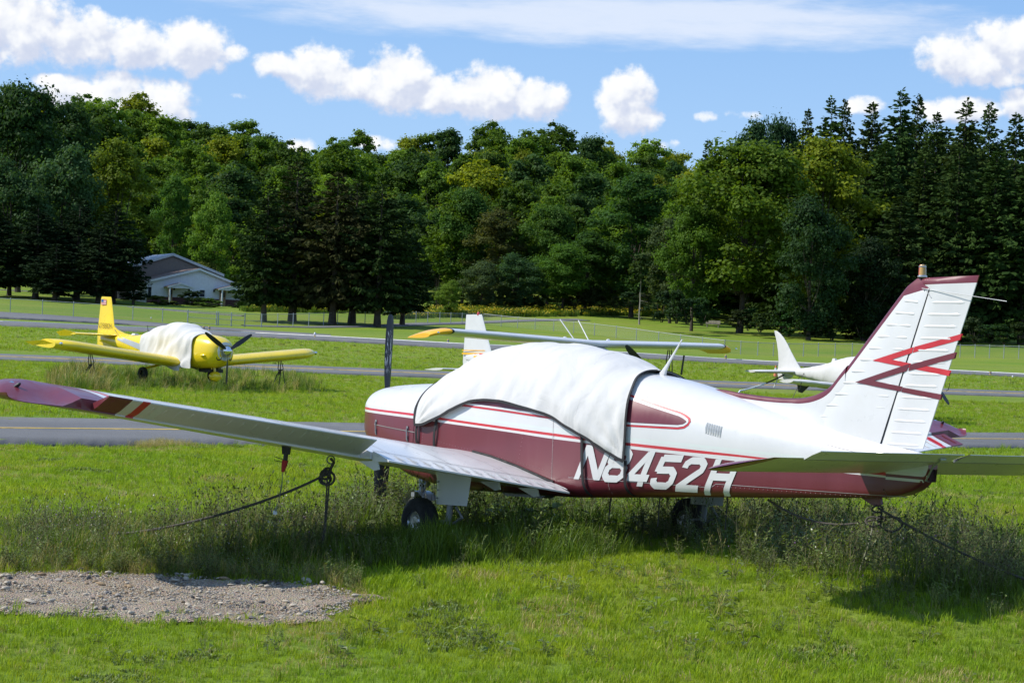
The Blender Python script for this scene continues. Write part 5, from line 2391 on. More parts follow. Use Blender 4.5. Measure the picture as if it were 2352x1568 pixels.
    mb.box((4.0, 0, zh + .42), (.16, .10, .12), taper=.6)
    mb.build('aerial_bump', MAT['cover_fabric'], t)
    mb = MB()
    mb.lathe([(.16, 0), (.15, .08), (.1, .2), (0, .28)], (.15, 0, zh), axis=(-1, 0, 0), n=18)
    mb.build('spinner', MAT['white_paint'], t)
    for ang in (-15, 105, 225):
        mb = MB()
        blade(mb, Vector((.06, 0, zh)), None, R(ang), .92, .08)
        mb.build('propeller_blade', MAT['black_paint'], t, angle=60)
    mb = MB()
    mb.tube([Vector((.7, 0, zh - .4)), Vector((.7, 0, .2))], .035, 8)
    lg = mb.build('nose_gear_leg', MAT['white_paint'], t)
    mb = MB()
    mb.lathe([(.07, -.05), (.14, -.05), (.16, 0), (.14, .05), (.07, .05)], (.7, 0, .16), axis=(0, 1, 0), n=18)
    mb.build('tyre', MAT['rubber'], lg)
    return t, m, zh


wp, WMX, WZH = wrapped_plane()


# ------------------------------------------------------------------ ropes and small gear on the aeroplanes
def sag(a, b, n=14, drop=.1):
    a, b = Vector(a), Vector(b)
    return [a.lerp(b, i / n) - Vector((0, 0, drop * 4 * (i / n) * (1 - i / n))) for i in range(n + 1)]


def rope(name, label, paths, r=.009, mat='rope', cat='rope', group=None):
    mb = MB()
    for p in paths:
        mb.tube(p, r, 6)
    return tag(mb.build(name, MAT[mat]), label, cat, group)


G = lambda x, y, d=0.: Vector((x, y, gz(x, y) + d))
# ring under the left wing, rope from it down to the left
rp = b2w(2.9, 2.40, .80)
kn = at(755, 1085, rp.y - .05)
t = thing('tie_down_rope', 'dark knotted rope running from the left wing ring down into the weeds', 'rope', loc=(0, 0, 0))
mb = MB()
end = on_ground(250, 1240)
p1 = at(640, 1150, kn.y - .15)
p2 = at(400, 1222, kn.y - .5)
curve = []
P0, P1, P2, P3 = kn, p1, p2, Vector((end.x, end.y, end.z + .05))
for i in range(30):
    q = i / 29
    curve.append(P0 * (1 - q) ** 3 + P1 * (3 * q * (1 - q) ** 2) + P2 * (3 * q * q * (1 - q)) + P3 * q ** 3)
mb.tube(curve, .0105, 7)
mb.build('long_rope', MAT['rope'], t)
mb = MB()
mb.tube([rp, rp + (kn - rp) * .45 + Vector((.03, 0, .02)), kn], .012, 7)
for k in range(4):
    c = kn + Vector((rnd.uniform(-.03, .03), rnd.uniform(-.02, .02), rnd.uniform(-.05, .04)))
    rr = .028 + .008 * k
    mb.tube([c + Vector((rr * math.cos(a + k), .02 * math.sin(2 * a), rr * math.sin(a + k))) for a in np.linspace(0, 6.28, 14)], .0095, 6, caps=False)
mb.build('knot', MAT['rope'], t)
mb = MB()
gk = on_ground(742, 1200)
for d in (-.008, .010):
    mb.tube([kn + Vector((d, 0, -.03)), kn.lerp(Vector((kn.x - .02 + d, kn.y, gk.z)), .5), Vector((kn.x - .03 + d * .5, kn.y, tz(kn.x, kn.y)))], .007, 6)
mb.build('hanging_end', MAT['rope'], t)
mb = MB()
mb.tube([rp + Vector((.03 * math.cos(a), 0, .03 * math.sin(a) - .01)) for a in np.linspace(0, 6.28, 14)], .006, 6, caps=False)
mb.build('wing_ring', MAT['steel'], t)

# probe under the left wing with a red cover and a streamer
pb = b2w(2.9, 2.81, .905)
t = thing('probe_cover', 'red probe cover with pale streamer hanging under the left wing', 'probe cover', loc=pb)
mb = MB()
mb.box((0, 0, -.035), (.06, .03, .09), taper=1.2)
mb.tube([Vector((0, 0, -.06)), Vector((-.005, 0, -.14))], .018, 8)
mb.tube([Vector((-.02, 0, -.12)), Vector((-.09, 0, -.10)), Vector((-.085, 0, -.13)), Vector((-.02, 0, -.14))], .003, 5)
mb.build('probe', MAT['black_paint'], t)
mb = MB()
mb.tube([Vector((-.004, 0, -.125)), Vector((-.01, 0, -.16)), Vector((-.02, 0, -.215))], [.024, .022, .012], 8)
mb.build('red_sleeve', MAT['streamer_red'], t)
mb = MB()
P = []
for k in range(16):
    q = k / 15
    w = .006 + .030 * min(1, max(0, (q - .2) / .6))
    a = 2.2 * q
    c = Vector((-.02 - .045 * q ** 2, .01 * math.sin(5 * q), -.215 - .30 * q))
    P.append([c + Vector((math.cos(a) * w / 2, math.sin(a) * w / 2, 0)), c - Vector((math.cos(a) * w / 2, math.sin(a) * w / 2, 0))])
mb.grid(P)
mb.build('streamer', MAT['pale_rope'], t)
mb = MB()
mb.box((-.066, 0, -.525), (.03, .012, .028))
mb.build('tag_end', MAT['barn_white'], t)

# ropes at the tail skid
sk = b2w(6.33, 0, .61)
t = thing('tail_rope', 'dark rope looped through the tail skid and staked into the grass on the right', 'rope', loc=(0, 0, 0))
mb = MB()
a = b2w(5.35, .1, .60)
mb.tube(sag(a, sk + Vector((0, 0, -.10)), 16, .10), .008, 6)
mb.build('slack_rope', MAT['rope'], t)
mb = MB()
e = at(2350, 1328, sk.y - .75)
mb.tube(sag(sk + Vector((0, 0, -.02)), Vector((e.x, e.y, e.z)), 18, .03), .0085, 6)
mb.tube(sag(Vector((e.x, e.y, e.z)), Vector((e.x + .6, e.y - .4, tz(e.x + .6, e.y - .4))), 6, .0), .0085, 6)
mb.build('stake_rope', MAT['rope'], t)
mb = MB()
for k, (dx, dz, rr) in enumerate(((.0, -.03, .035), (.0, -.07, .03), (.10, -.13, .075), (-.03, -.12, .05), (.02, -.10, .028))):
    c = sk + Vector((dx, -.01 * k, dz))
    mb.tube([c + Vector((rr * math.cos(b) * 1.1, .02 * math.sin(b * 2 + k), rr * .7 * math.sin(b))) for b in np.linspace(0, 6.28, 16)], .0075, 6, caps=False)
mb.build('knot', MAT['rope'], t)
mb = MB()
mb.tube([sk + Vector((-.02, 0, -.12)), sk + Vector((-.06, -.02, -.30)), sk + Vector((-.11, -.03, -.46)), sk + Vector((-.11, -.03, -.56))], .008, 6)
mb.build('hanging_end', MAT['pale_rope'], t)

# tie-downs of the far aeroplanes
for (M_, y, s, z, lab) in ((YM, 3.4, 1.9, YZR + .100 * 3.4, 'coiled tie-down rope under the near wing of the yellow aeroplane'),
                           (YM, -3.4, 1.9, YZR + .100 * 3.4, 'coiled tie-down rope under the far wing of the yellow aeroplane')):
    top = M_ @ Vector((s, y, z - .08))
    mb = MB()
    g = tz(top.x, top.y)
    for k in range(3):
        mb.tube([top + Vector((.03 * k - .03, 0, 0)), top + Vector((.08 * k - .05, .02, -.30)), top + Vector((.03 - .06 * k, 0, -.50)), top + Vector((.05 * k, 0, -.32)), Vector((top.x + .22 * (k - 1), top.y - .1, g))], .014, 5)
    tag(mb.build('tie_down_rope', MAT['rope']), lab, 'rope')
top = HM @ Vector((2.3, -3.0, HZW))
mb = MB()
for k in range(3):
    mb.tube([top + Vector((.05 * k - .05, 0, -.04)), top + Vector((.09 * k - .09, 0, -.35 - .1 * k)), Vector((top.x + .05 * k, top.y, max(tz(top.x, top.y), top.z - 1.9)))], .016, 5)
mb.tube([top + Vector((.42, 0, -.18)), top + Vector((.36, 0, -.75))], .03, 6)
tag(mb.build('tie_down_rope', MAT['rope']), 'dark tie-down ropes hanging below the right amber wing tip', 'rope')
a = WMX @ Vector((6.15, 0, WZH - .08))
e = on_ground(1690, 899)
e = at(1700, 897, a.y - 2.)
t = thing('tail_strap', 'long pale and black webbing strap staked behind the wrapped aeroplane tail', 'strap', loc=(0, 0, 0))
pts = sag(a, Vector((e.x, e.y, e.z)), 14, .06)
mb = MB()
mb.tube(pts[:7], .022, 6)
mb.build('dark_part', MAT['black_webbing'], t)
mb = MB()
mb.tube(pts[6:] + [Vector((e.x - .5, e.y - .5, tz(e.x - .5, e.y - .5)))], .024, 6)
mb.build('pale_part', MAT['barn_white'], t)
mb = MB()
mb.tube([pts[2], pts[2] + Vector((-.06, 0, -.14)), pts[2] + Vector((-.12, 0, -.30))], .018, 6)
mb.build('loose_end', MAT['barn_white'], t)
a = WMX @ Vector((5.0, -.18, WZH - .05))
rope('guy_rope', 'thin dark rope from the wrapped aeroplane body down to the grass', [sag(WMX @ Vector((5.1, .15, WZH + .05)), Vector((a.x - 1.2, a.y - 2.3, tz(a.x - 1.2, a.y - 2.3))), 10, .02)], .010)

# ------------------------------------------------------------------ chain link fence with gates
def fence_depth(u):
    return float(np.interp(u, [-60, 0, 560, 775, 1110, 1300, 1514, 1667, 1743, 1960, 2420], [190, 190, 195, 215, 245, 228, 210, 200, 200, 205, 205]))


def fence_run(name, us, label, h=1.3, gate=False):
    pts = []
    for u in us:
        D = fence_depth(u)
        d = ray(u, 745)
        x = d.x / d.y * D
        pts.append(Vector((x, D, tz(x, D))))
    t = thing(name, label, 'gate' if gate else 'fence', loc=pts[0])
    o = pts[0]
    pm = MB()
    pm.tube([Vector((0, 0, -.2)), Vector((0, 0, h + .05))], .042 if not gate else .06, 7)
    pm.lathe([(.05, 0), (.05, .03), (0, .07)], (0, 0, h + .04), n=7)
    pme = pm.mesh('post', MAT['galvanised'])
    for p in pts:
        q = link('post', pme, t)
        q.location = p - o
    mb = MB()
    mb.tube([p - o + Vector((0, 0, h)) for p in pts], .028, 6)
    mb.build('top_rail', MAT['galvanised'], t)
    if gate:
        mb = MB()
        mb.tube([p - o + Vector((0, 0, h * .5)) for p in pts], .028, 6)
        mb.tube([p - o + Vector((0, 0, .12)) for p in pts], .025, 6)
        mb.build('gate_rail', MAT['galvanised'], t)
    mb = MB()
    mb.grid([[p - o + Vector((0, .01, z)) for z in (.05, h * .5, h - .02)] for p in pts])
    mb.build('wire_mesh', MAT['chain_link'], t, smooth=False)
    return t


fence_run('chain_link_fence', [-40, 22, 96, 167.5, 232, 304, 372.6, 430.7], 'chain link fence along the runway in front of the white building')
fence_run('fence_gate', [430.7, 497], 'left leaf of the chain link gate by the building', gate=True)
fence_run('fence_gate', [501, 531, 562], 'middle leaf of the chain link gate by the building', gate=True)
fence_run('fence_gate', [562, 600.5], 'right leaf of the chain link gate under the spruces', gate=True)
fence_run('chain_link_fence', [600.5, 637.5, 673, 709, 743, 775, 807, 838, 868.5, 897, 927, 955, 982, 1009.7, 1035, 1061, 1087, 1110.5], 'chain link fence under the dark spruces with the paved path behind')
fence_run('chain_link_fence', [1110.5, 1151, 1189, 1229, 1272, 1318, 1366, 1416, 1462.6, 1514, 1564.5, 1615, 1666.7], 'chain link fence running down the mown bank below the bench')
fence_run('chain_link_fence', [1666.7, 1703.6, 1743, 1779, 1814, 1848, 1882, 1920.7, 1960, 2000, 2040, 2080, 2124, 2166, 2207.8, 2242, 2275.5, 2308.6, 2342.8, 2380], 'chain link fence in front of the dark wood on the right')


# ------------------------------------------------------------------ buildings
def building():
    Lc = at(336, 696, 248.)
    Rc = at(562, 697, 252.8)
    g0 = tz(Lc.x, Lc.y)
    Lc.z = Rc.z = min(Lc.z, Rc.z)
    ex = (Rc - Lc)
    W = ex.length
    ex = ex.normalized()
    ey = Vector((-ex.y, ex.x, 0))          # away from the camera
    z0 = Lc.z - .6
    m = Matrix(((ex.x, ey.x, 0, Lc.x), (ex.y, ey.y, 0, Lc.y), (0, 0, 1, z0), (0, 0, 0, 1)))
    t = thing('white_building', 'low white gabled building with two small porches and a brown roof', 'building', mat=m)
    k = 18.3                                # v-pixels per metre there
    X = lambda u: (u - 336) / 226. * W
    B = .6
    Hl, Hr, Ha = B + 2.75, B + 2.5, B + 4.55     # eaves and ridge
    xa = W * .52
    dep = 11.
    board = .30
    # walls with vertical boards standing proud of each other
    mb = MB()
    x = 0.
    while x < W - .01:
        x1 = min(x + board, W)
        f = lambda q: Hl + (Ha - Hl) * q / xa if q < xa else Ha + (Hr - Ha) * (q - xa) / (W - xa)
        mb.add([(x, 0, B + .9), (x1, 0, B + .9), (x1, 0, f(x1) - .05), (x, 0, f(x) - .05)], [(0, 1, 2, 3)])
        mb.box((x, -.012, (B + .9 + f(x) - .05) / 2), (.05, .024, f(x) - .95 - B))
        x = x1
    mb.add([(0, 0, 0), (0, dep, 0), (0, dep, Hl), (0, 0, Hl)], [(0, 1, 2, 3)])
    mb.add([(W, 0, 0), (W, dep, 0), (W, dep, Hr), (W, 0, Hr)], [(0, 1, 2, 3)])
    mb.add([(0, dep, 0), (W, dep, 0), (W, dep, Hr), (xa, dep, Ha), (0, dep, Hl)], [(0, 1, 2, 3, 4)])
    wall = mb.build('wall', MAT['barn_white'], t, smooth=False)
    mb = MB()
    mb.box((W / 2, .02, (B + .9) / 2), (W - .02, .10, B + .9))
    mb.build('brick_base', MAT['brick_dark'], t, smooth=False)
    # roof
    ov = .35
    for nm, (xa0, za0, xb0, zb0) in (('roof', (-.4, Hl - .14, xa, Ha)), ('roof', (W + .4, Hr - .14, xa, Ha))):
        mb = MB()
        a, b = Vector((xa0, 0, za0)), Vector((xb0, 0, zb0))
        n = (b - a).cross(Vector((0, 1, 0))).normalized()
        if n.z < 0: n = -n
        mb.prism([a + Vector((0, -ov, .02)), b + Vector((0, -ov, .02)), b + Vector((0, dep, .02)), a + Vector((0, dep, .02))], n * .10)
        rf = mb.build(nm, MAT['shingle'], t, smooth=False)
        mb = MB()
        mb.prism([a + Vector((0, -ov - .03, -.16)), b + Vector((0, -ov - .03, -.16)), b + Vector((0, -ov - .03, .12)), a + Vector((0, -ov - .03, .12))], (0, .028, 0))
        mb.build('barge_board', MAT['trim_white'], rf, smooth=False)
    # windows
    for (u0, u1, za, zb_) in ((429.5, 437, 1.15, 2.0), (457, 467.7, 1.1, 1.95), (545, 552, 1.0, 2.0), (338.5, 346, .9, 2.05)):
        x0, x1 = X(u0), X(u1)
        mb = MB()
        za, zb_ = za + B, zb_ + B
        for c, sz in ((((x0 + x1) / 2, -.05, za - .03), (x1 - x0 + .2, .12, .07)), (((x0 + x1) / 2, -.05, zb_ + .03), (x1 - x0 + .2, .10, .07)),
                      ((x0 - .05, -.05, (za + zb_) / 2), (.09, .10, zb_ - za)), ((x1 + .05, -.05, (za + zb_) / 2), (.09, .10, zb_ - za)),
                      (((x0 + x1) / 2, -.045, (za + zb_) / 2), (x1 - x0, .06, .045))):
            mb.box(c, sz)
        w = mb.build('window', MAT['trim_white'], wall, smooth=False)
    for (u0, u1, za, zb_) in ((429.5, 437, 1.15, 2.0), (457, 467.7, 1.1, 1.95), (545, 552, 1.0, 2.0), (338.5, 346, .9, 2.05)):
        x0, x1 = X(u0), X(u1)
        mb = MB()
        mb.add([(x0, -.03, za + B), (x1, -.03, za + B), (x1, -.03, zb_ + B), (x0, -.03, zb_ + B)], [(0, 1, 2, 3)])
        mb.build('pane', MAT['glass_dark'], wall, smooth=False)
    # doors
    for (u0, u1) in ((385.5, 394), (502, 516.5)):
        x0, x1 = X(u0), X(u1)
        mb = MB()
        mb.box(((x0 + x1) / 2, -.06, B + 1.05), (x1 - x0, .08, 2.1))
        for q in (.28, .72):
            mb.box((x0 + (x1 - x0) * q, -.105, B + .55), ((x1 - x0) * .30, .02, .7))
        d = mb.build('door', MAT['door_tan'], t, smooth=False)
        mb = MB()
        for q in (.2, .4, .6, .8):
            mb.box((x0 + (x1 - x0) * q, -.105, B + 1.5), ((x1 - x0) * .16, .012, .7))
        mb.build('door_glass', MAT['glass_dark'], d, smooth=False)
        mb = MB()
        mb.box((x1 - .12, -.13, B + 1.0), (.06, .06, .1))
        mb.build('door_handle', MAT['lamp_dark'], d, smooth=False)
    for u in (397.5, 489, 524):
        mb = MB()
        mb.box((X(u), -.12, B + 1.95), (.2, .18, .34), taper=.7)
        mb.box((X(u), -.05, B + 2.0), (.08, .1, .08))
        mb.build('wall_lamp', MAT['lamp_dark'], wall, smooth=False)
    # porches
    for (u0, u1, up0, up1, ua) in ((368, 436, 380, 427, 405), (484, 552, 499, 543.5, 527)):
        x0, x1, xa_ = X(u0 + 6), X(u1), X(ua)
        out = 2.2
        he, ha = B + 2.10, B + 2.62
        pr_ = None
        for (a, b) in (((x0, he), (xa_, ha)), ((x1, he), (xa_, ha))):
            mb = MB()
            A, Bp = Vector((a[0], -out, a[1])), Vector((b[0], -out, b[1]))
            n = (Bp - A).cross(Vector((0, 1, 0))).normalized()
            if n.z < 0: n = -n
            mb.prism([A, Bp, Bp + Vector((0, out - .02, 0)), A + Vector((0, out - .02, 0))], n * .08)
            r = mb.build('porch_roof', MAT['shingle'], t, smooth=False)
            mb = MB()
            mb.prism([A + Vector((0, -.05, -.10)), Bp + Vector((0, -.05, -.10)), Bp + Vector((0, -.05, .09)), A + Vector((0, -.05, .09))], (0, .045, 0))
            mb.build('barge_board', MAT['trim_white'], r, smooth=False)
        mb = MB()
        mb.prism([Vector((x0 + .2, -out + .1, he + .02)), Vector((x1 - .2, -out + .1, he + .02)), Vector((xa_, -out + .1, ha - .06))], (0, .04, 0))
        mb.box(((x0 + x1) / 2, -out + .12, he - .02), (x1 - x0 - .3, .10, .14))
        mb.build('porch_gable', MAT['trim_white'], t, smooth=False)
        for u in (up0, up1):
            mb = MB()
            mb.box((X(u) + .0, -out + .12, (he - .08) / 2), (.17, .17, he - .08))
            mb.build('porch_post', MAT['trim_white'], t, smooth=False)
        mb = MB()
        mb.box(((x0 + x1) / 2, -out / 2, B * .5 - .1), (x1 - x0, out, B - .05))
        mb.build('porch_floor', MAT['concrete'], t, smooth=False)
    # ---- the larger barn behind
    off = dep + .5
    c = Lc + ey * off
    m2 = Matrix(((ex.x, ey.x, 0, c.x), (ex.y, ey.y, 0, c.y), (0, 0, 1, z0), (0, 0, 0, 1)))
    b = thing('tan_barn', 'tan barn with a pale metal roof standing behind the low white building', 'barn', mat=m2)
    def on_front(u, v):
        dd = ray(u, v)
        o_ = Vector((0, 0, EYE))
        return m2.inverted() @ (o_ + dd * ((c - ey * .3 - o_).dot(ey) / dd.dot(ey)))
    loc, er = on_front(398, 584), on_front(492, 623)
    xa2, za2 = loc.x, loc.z
    sl = (za2 - er.z) / (er.x - xa2)
    wl_, wr_ = xa2 - 6.6, xa2 + 6.6
    ze = za2 - sl * 6.6
    mb = MB()
    x = wl_
    f = lambda q: za2 - sl * abs(q - xa2) - .1
    while x < wr_ - .01:
        x1 = min(x + .33, wr_)
        mb.add([(x, 0, 0), (x1, 0, 0), (x1, 0, f(x1)), (x, 0, f(x))], [(0, 1, 2, 3)])
        mb.box((x, -.015, f(x) / 2), (.06, .03, f(x)))
        x = x1
    mb.add([(wl_, 0, 0), (wl_, 18, 0), (wl_, 18, ze), (wl_, 0, ze)], [(0, 1, 2, 3)])
    mb.add([(wr_, 0, 0), (wr_, 18, 0), (wr_, 18, ze), (wr_, 0, ze)], [(0, 1, 2, 3)])
    mb.build('wall', MAT['barn_tan'], b, smooth=False)
    for sgn in (-1, 1):
        mb = MB()
        A, Bp = Vector((xa2 + sgn * 6.9, -.3, za2 - sl * 6.9)), Vector((xa2, -.3, za2))
        mb.prism([A, Bp, Bp + Vector((0, 18.6, 0)), A + Vector((0, 18.6, 0))], (0, 0, .10))
        for q in range(30):
            y = -.2 + q * .62
            mb.prism([A + Vector((0, y, .10)), Bp + Vector((0, y, .10)), Bp + Vector((0, y + .06, .10)), A + Vector((0, y + .06, .10))], (0, 0, .04))
        r = mb.build('roof', MAT['roof_metal'], b, smooth=False)
        mb = MB()
        mb.prism([A + Vector((0, -.03, -.18)), Bp + Vector((0, -.03, -.18)), Bp + Vector((0, -.03, .13)), A + Vector((0, -.03, .13))], (0, .028, 0))
        mb.build('barge_board', MAT['trim_white'], r, smooth=False)
    return m


BM = building()


# ------------------------------------------------------------------ small fixtures on the field
def bench():
    p = on_ground(1637, 752)
    t = thing('park_bench', 'weathered grey slatted bench on concrete legs at the wood edge', 'bench', loc=p, rotz=R(-12))
    for x in (-.75, .75):
        mb = MB()
        mb.prism([Vector((x - .07, -.28, -.1)), Vector((x - .07, .22, -.1)), Vector((x - .07, .26, .42)), Vector((x - .07, .36, .90)), Vector((x - .07, .28, .92)), Vector((x - .07, .18, .46)), Vector((x - .07, -.30, .42))], (.14, 0, 0))
        mb.build('bench_leg', MAT['concrete'], t, smooth=False)
    for k in range(3):
        mb = MB()
        mb.box((0, -.26 + .17 * k, .46), (1.95, .14, .05))
        mb.build('seat_slat', MAT['wood'], t, smooth=False)
    for k in range(3):
        mb = MB()
        mb.box((0, .20 + .045 * k, .58 + .14 * k), (1.95, .04, .12))
        mb.build('back_slat', MAT['wood'], t, smooth=False)


bench()


def cone():
    p = at(1781, 864, 62.5)
    z = tz(p.x, p.y)
    p = on_ground(1781, 866)
    t = thing('traffic_cone', 'faded orange traffic cone with a white band behind the wrapped aeroplane tail', 'cone', loc=(p.x, p.y, p.z), rotz=0)
    h = 27.5 / FPX * p.y
    mb = MB()
    mb.lathe([(h * .18, .03), (h * .155, h * .25), (h * .125, h * .5)], (0, 0, 0), n=14, mat=0)
    mb.lathe([(h * .125, h * .5), (h * .085, h * .78)], (0, 0, 0), n=14, mat=1)
    mb.lathe([(h * .085, h * .78), (h * .05, h), (0, h)], (0, 0, 0), n=14, mat=0)
    mb.build('cone_body', [MAT['cone_orange'], MAT['barn_white']], t)
    mb = MB()
    mb.box((0, 0, .02), (h * .5, h * .5, .04))
    mb.build('cone_base', MAT['black_paint'], t)


cone()

mk = [(467.6, 749, 761, 'left one of the pair of blue and yellow markers beyond the yellow aeroplane'),
      (480.6, 749, 761, 'right one of the pair of blue and yellow markers beyond the yellow aeroplane'),
      (1029, 779, 789, 'blue and yellow marker post below the amber left wing tip'),
      (1666.7, 815, 826, 'blue and yellow marker post beside the right amber wing tip'),
      (2274.5, 853, 862, 'blue and yellow marker post right of the big tail fin')]
for (u, v0, v1, lab) in mk:
    p = on_ground(u, v1)
    h = (v1 - v0) / FPX * p.y
    t = thing('marker_post', lab, 'marker post', loc=p, group='blue and yellow taxiway markers')
    mb = MB()
    for i, mt in enumerate((0, 1, 0, 1)):
        mb.lathe([(.07, h * i / 4), (.07, h * (i + 1) / 4)], (0, 0, 0), n=8, mat=mt)
    mb.lathe([(.07, h), (0, h + .02)], (0, 0, 0), n=8, mat=0)
    mb.build('post', [MAT['marker_blue'], MAT['line_yellow']], t)
for (u, v0, v1, lab) in ((723, 763, 776, 'white runway edge light on a short stem right of the yellow aeroplane'),
                         (2325.7, 862, 871, 'white runway edge light near the right edge of the field'),
                         (347, 728, 735, 'small white marker stub beside the runway below the building')):
    p = on_ground(u, v1)
    h = (v1 - v0) / FPX * p.y
    t = thing('runway_light', lab, 'runway light', loc=p, group='runway edge lights')
    mb = MB()
    mb.tube([Vector((0, 0, 0)), Vector((0, 0, h * .6))], h * .10, 8)
    mb.build('stem', MAT['line_yellow'], t)
    mb = MB()
    mb.lathe([(h * .2, h * .5), (h * .24, h * .6), (h * .2, h * .85), (h * .1, h), (0, h)], (0, 0, 0), n=10)
    mb.build('lens', MAT['white_paint'], t)

# ------------------------------------------------------------------ trees
def crown_mesh(name, seed, H, Wd, n_leaf, leaf, base=.22, lobes=34, tall=1.0, mat='leaf', droop=0.):
    """a broadleaf crown: many leaf clumps spread over uneven lobes; height H, width Wd, foot at z = 0"""
    g = np.random.default_rng(seed)
    zc = H * (base + (1 - base) * .5)
    hz = H * (1 - base) * .5
    C, Rr = [], []
    for i in range(lobes):
        th = g.uniform(0, 2 * math.pi)
        k = (i + .5) / lobes
        zz = -1 + 2 * k
        rad = math.sqrt(max(0, 1 - abs(zz) ** (2.2 if zz < 0 else 1.8)))
        rr = rad * g.uniform(.25, 1.0)
        C.append((math.cos(th) * rr * Wd / 2, math.sin(th) * rr * Wd / 2, zc + zz * hz * .86 * tall))
        Rr.append(Wd * (.055 + .12 * g.random() ** 1.5))
    for i in range(7):
        C.append((g.uniform(-.18, .18) * Wd, g.uniform(-.18, .18) * Wd, zc + hz * g.uniform(.4, 1.02)))
        Rr.append(Wd * g.uniform(.07, .14))
    C, Rr = np.array(C), np.array(Rr)
    w = Rr ** 2
    li = g.choice(len(C), n_leaf, p=w / w.sum())
    d = g.normal(size=(n_leaf, 3))
    d /= np.linalg.norm(d, axis=1)[:, None]
    d[:, 2] = np.where(d[:, 2] < -.35, -d[:, 2] * .6, d[:, 2])
    rad = g.uniform(.45, 1.10, n_leaf) ** .7
    spray = g.random(n_leaf) < .16
    rad = np.where(spray, g.uniform(1.0, 1.55, n_leaf), rad)
    d[:, 2] = np.where(spray, np.abs(d[:, 2]) + .25, d[:, 2])
    p = C[li] + d * (Rr[li] * rad)[:, None] * np.array([1, 1, .8])
    nrm = d + g.normal(scale=.55, size=(n_leaf, 3)) + np.array([0, 0, .35])
    nrm /= np.linalg.norm(nrm, axis=1)[:, None]
    a = np.cross(nrm, g.normal(size=(n_leaf, 3)))
    a /= np.linalg.norm(a, axis=1)[:, None]
    b = np.cross(nrm, a)
    sz = leaf * g.uniform(.6, 1.35, n_leaf)[:, None]
    V = np.stack([p - a * sz * .62, p - b * sz * .42 + nrm * sz * .10, p + a * sz * .62, p + b * sz * .42 + nrm * sz * .10], 1)
    V[:, 2, 2] -= droop * leaf
    F = np.arange(n_leaf * 4).reshape(-1, 4)
    return big_mesh(name, V.reshape(-1, 3), F, MAT[mat]), C


def trunk_mesh(name, seed, H, r, C, mat='bark'):
    rr = random.Random(seed)
    mb = MB()
    pts, x, y = [], 0, 0
    for i in range(8):
        pts.append(Vector((x, y, H * .8 * i / 7 - .4)))
        x += rr.uniform(-.12, .12) * H / 14; y += rr.uniform(-.12, .12) * H / 14
    mb.tube(pts, [r * (1.35 if i == 0 else 1 - .10 * i) for i in range(8)], 8)
    for c in C[:: max(1, len(C) // 12)]:
        k = min(6, max(2, int(c[2] / H * 6)))
        a = pts[k - 1 if k > 2 else k]
        b = Vector(c)
        m_ = a.lerp(b, .5) + Vector((0, 0, -.05 * H))
        mb.tube([a, m_, b], [r * .38, r * .24, r * .08], 5)
    return mb.mesh(name, MAT[mat])


def spruce_mesh(name, seed, H, Wd, bare, n_whorl, dens, droop=.35, twig=.55, ragged=.3, cone=1.0):
    """drooping spruce boughs with hanging twigs as needle clumps"""
    g = np.random.default_rng(seed)
    Vs = []
    for i in range(n_whorl * 6):
        k = min(.99, g.random() ** .92)
        z = H * (bare + (1 - bare) * k)
        env = min(Wd / 2 * min(1, .6 + k * 3), .12 + cone * (H - z))
        nb = 1
        a0 = g.uniform(0, 6.28)
        for j in range(nb):
            a = a0 + 2 * math.pi * j / nb + g.uniform(-.3, .3)
            Lb = max(.25, env * g.uniform(1 - ragged, 1.12) + .18)
            n = max(4, int(Lb * dens))
            t = np.sort(g.uniform(.12, 1, n))
            rr = t * Lb
            zz = z - droop * (1.1 - k) * Lb * (t ** 1.3) + .25 * k * Lb * t + .16 * Lb * np.maximum(0, t - .65) * 2
            cx, cy = np.cos(a), np.sin(a)
            side = g.normal(scale=.13 * Lb + .06, size=n) * (1.15 - t)
            p = np.stack([cx * rr - cy * side, cy * rr + cx * side, zz + g.normal(scale=.05, size=n)], 1)
            ln = twig * g.uniform(.6, 1.3, n) * (.55 + .45 * (1 - k))
            # hanging twig: long axis partly outwards, partly down
            ax = np.stack([cx * .55 + g.normal(scale=.35, size=n), cy * .55 + g.normal(scale=.35, size=n), (-.62 - g.uniform(0, .5, n)) * (1 - k) ** .7 + .15 * k], 1)
            ax /= np.linalg.norm(ax, axis=1)[:, None]
            sd = np.cross(ax, g.normal(size=(n, 3)))
            sd /= np.linalg.norm(sd, axis=1)[:, None]
            w = (ln * g.uniform(.20, .36, n))[:, None]
            q = np.stack([p - sd * w * .5, p + ax * (ln * .55)[:, None] - sd * w, p + ax * ln[:, None], p + ax * (ln * .5)[:, None] + sd * w], 1)
            Vs.append(q.reshape(-1, 3))
    # leader
    n = 26
    zt = H * (1 - .10 * g.uniform(0, 1, n) ** 1.5)
    p = np.stack([g.normal(scale=.06, size=n), g.normal(scale=.06, size=n), zt], 1)
    ax = g.normal(size=(n, 3)) * np.array([1, 1, .5]) + np.array([0, 0, .5])
    ax /= np.linalg.norm(ax, axis=1)[:, None]
    sd = np.cross(ax, g.normal(size=(n, 3)))
    sd /= np.linalg.norm(sd, axis=1)[:, None]
    ln = .5 * twig * g.uniform(.6, 1.4, n)[:, None]
    Vs.append(np.stack([p - sd * ln * .2, p + ax * ln * .6 - sd * ln * .25, p + ax * ln, p + ax * ln * .6 + sd * ln * .25], 1).reshape(-1, 3))
    V = np.concatenate(Vs)
    return big_mesh(name, V, np.arange(len(V)).reshape(-1, 4), MAT['needle'])


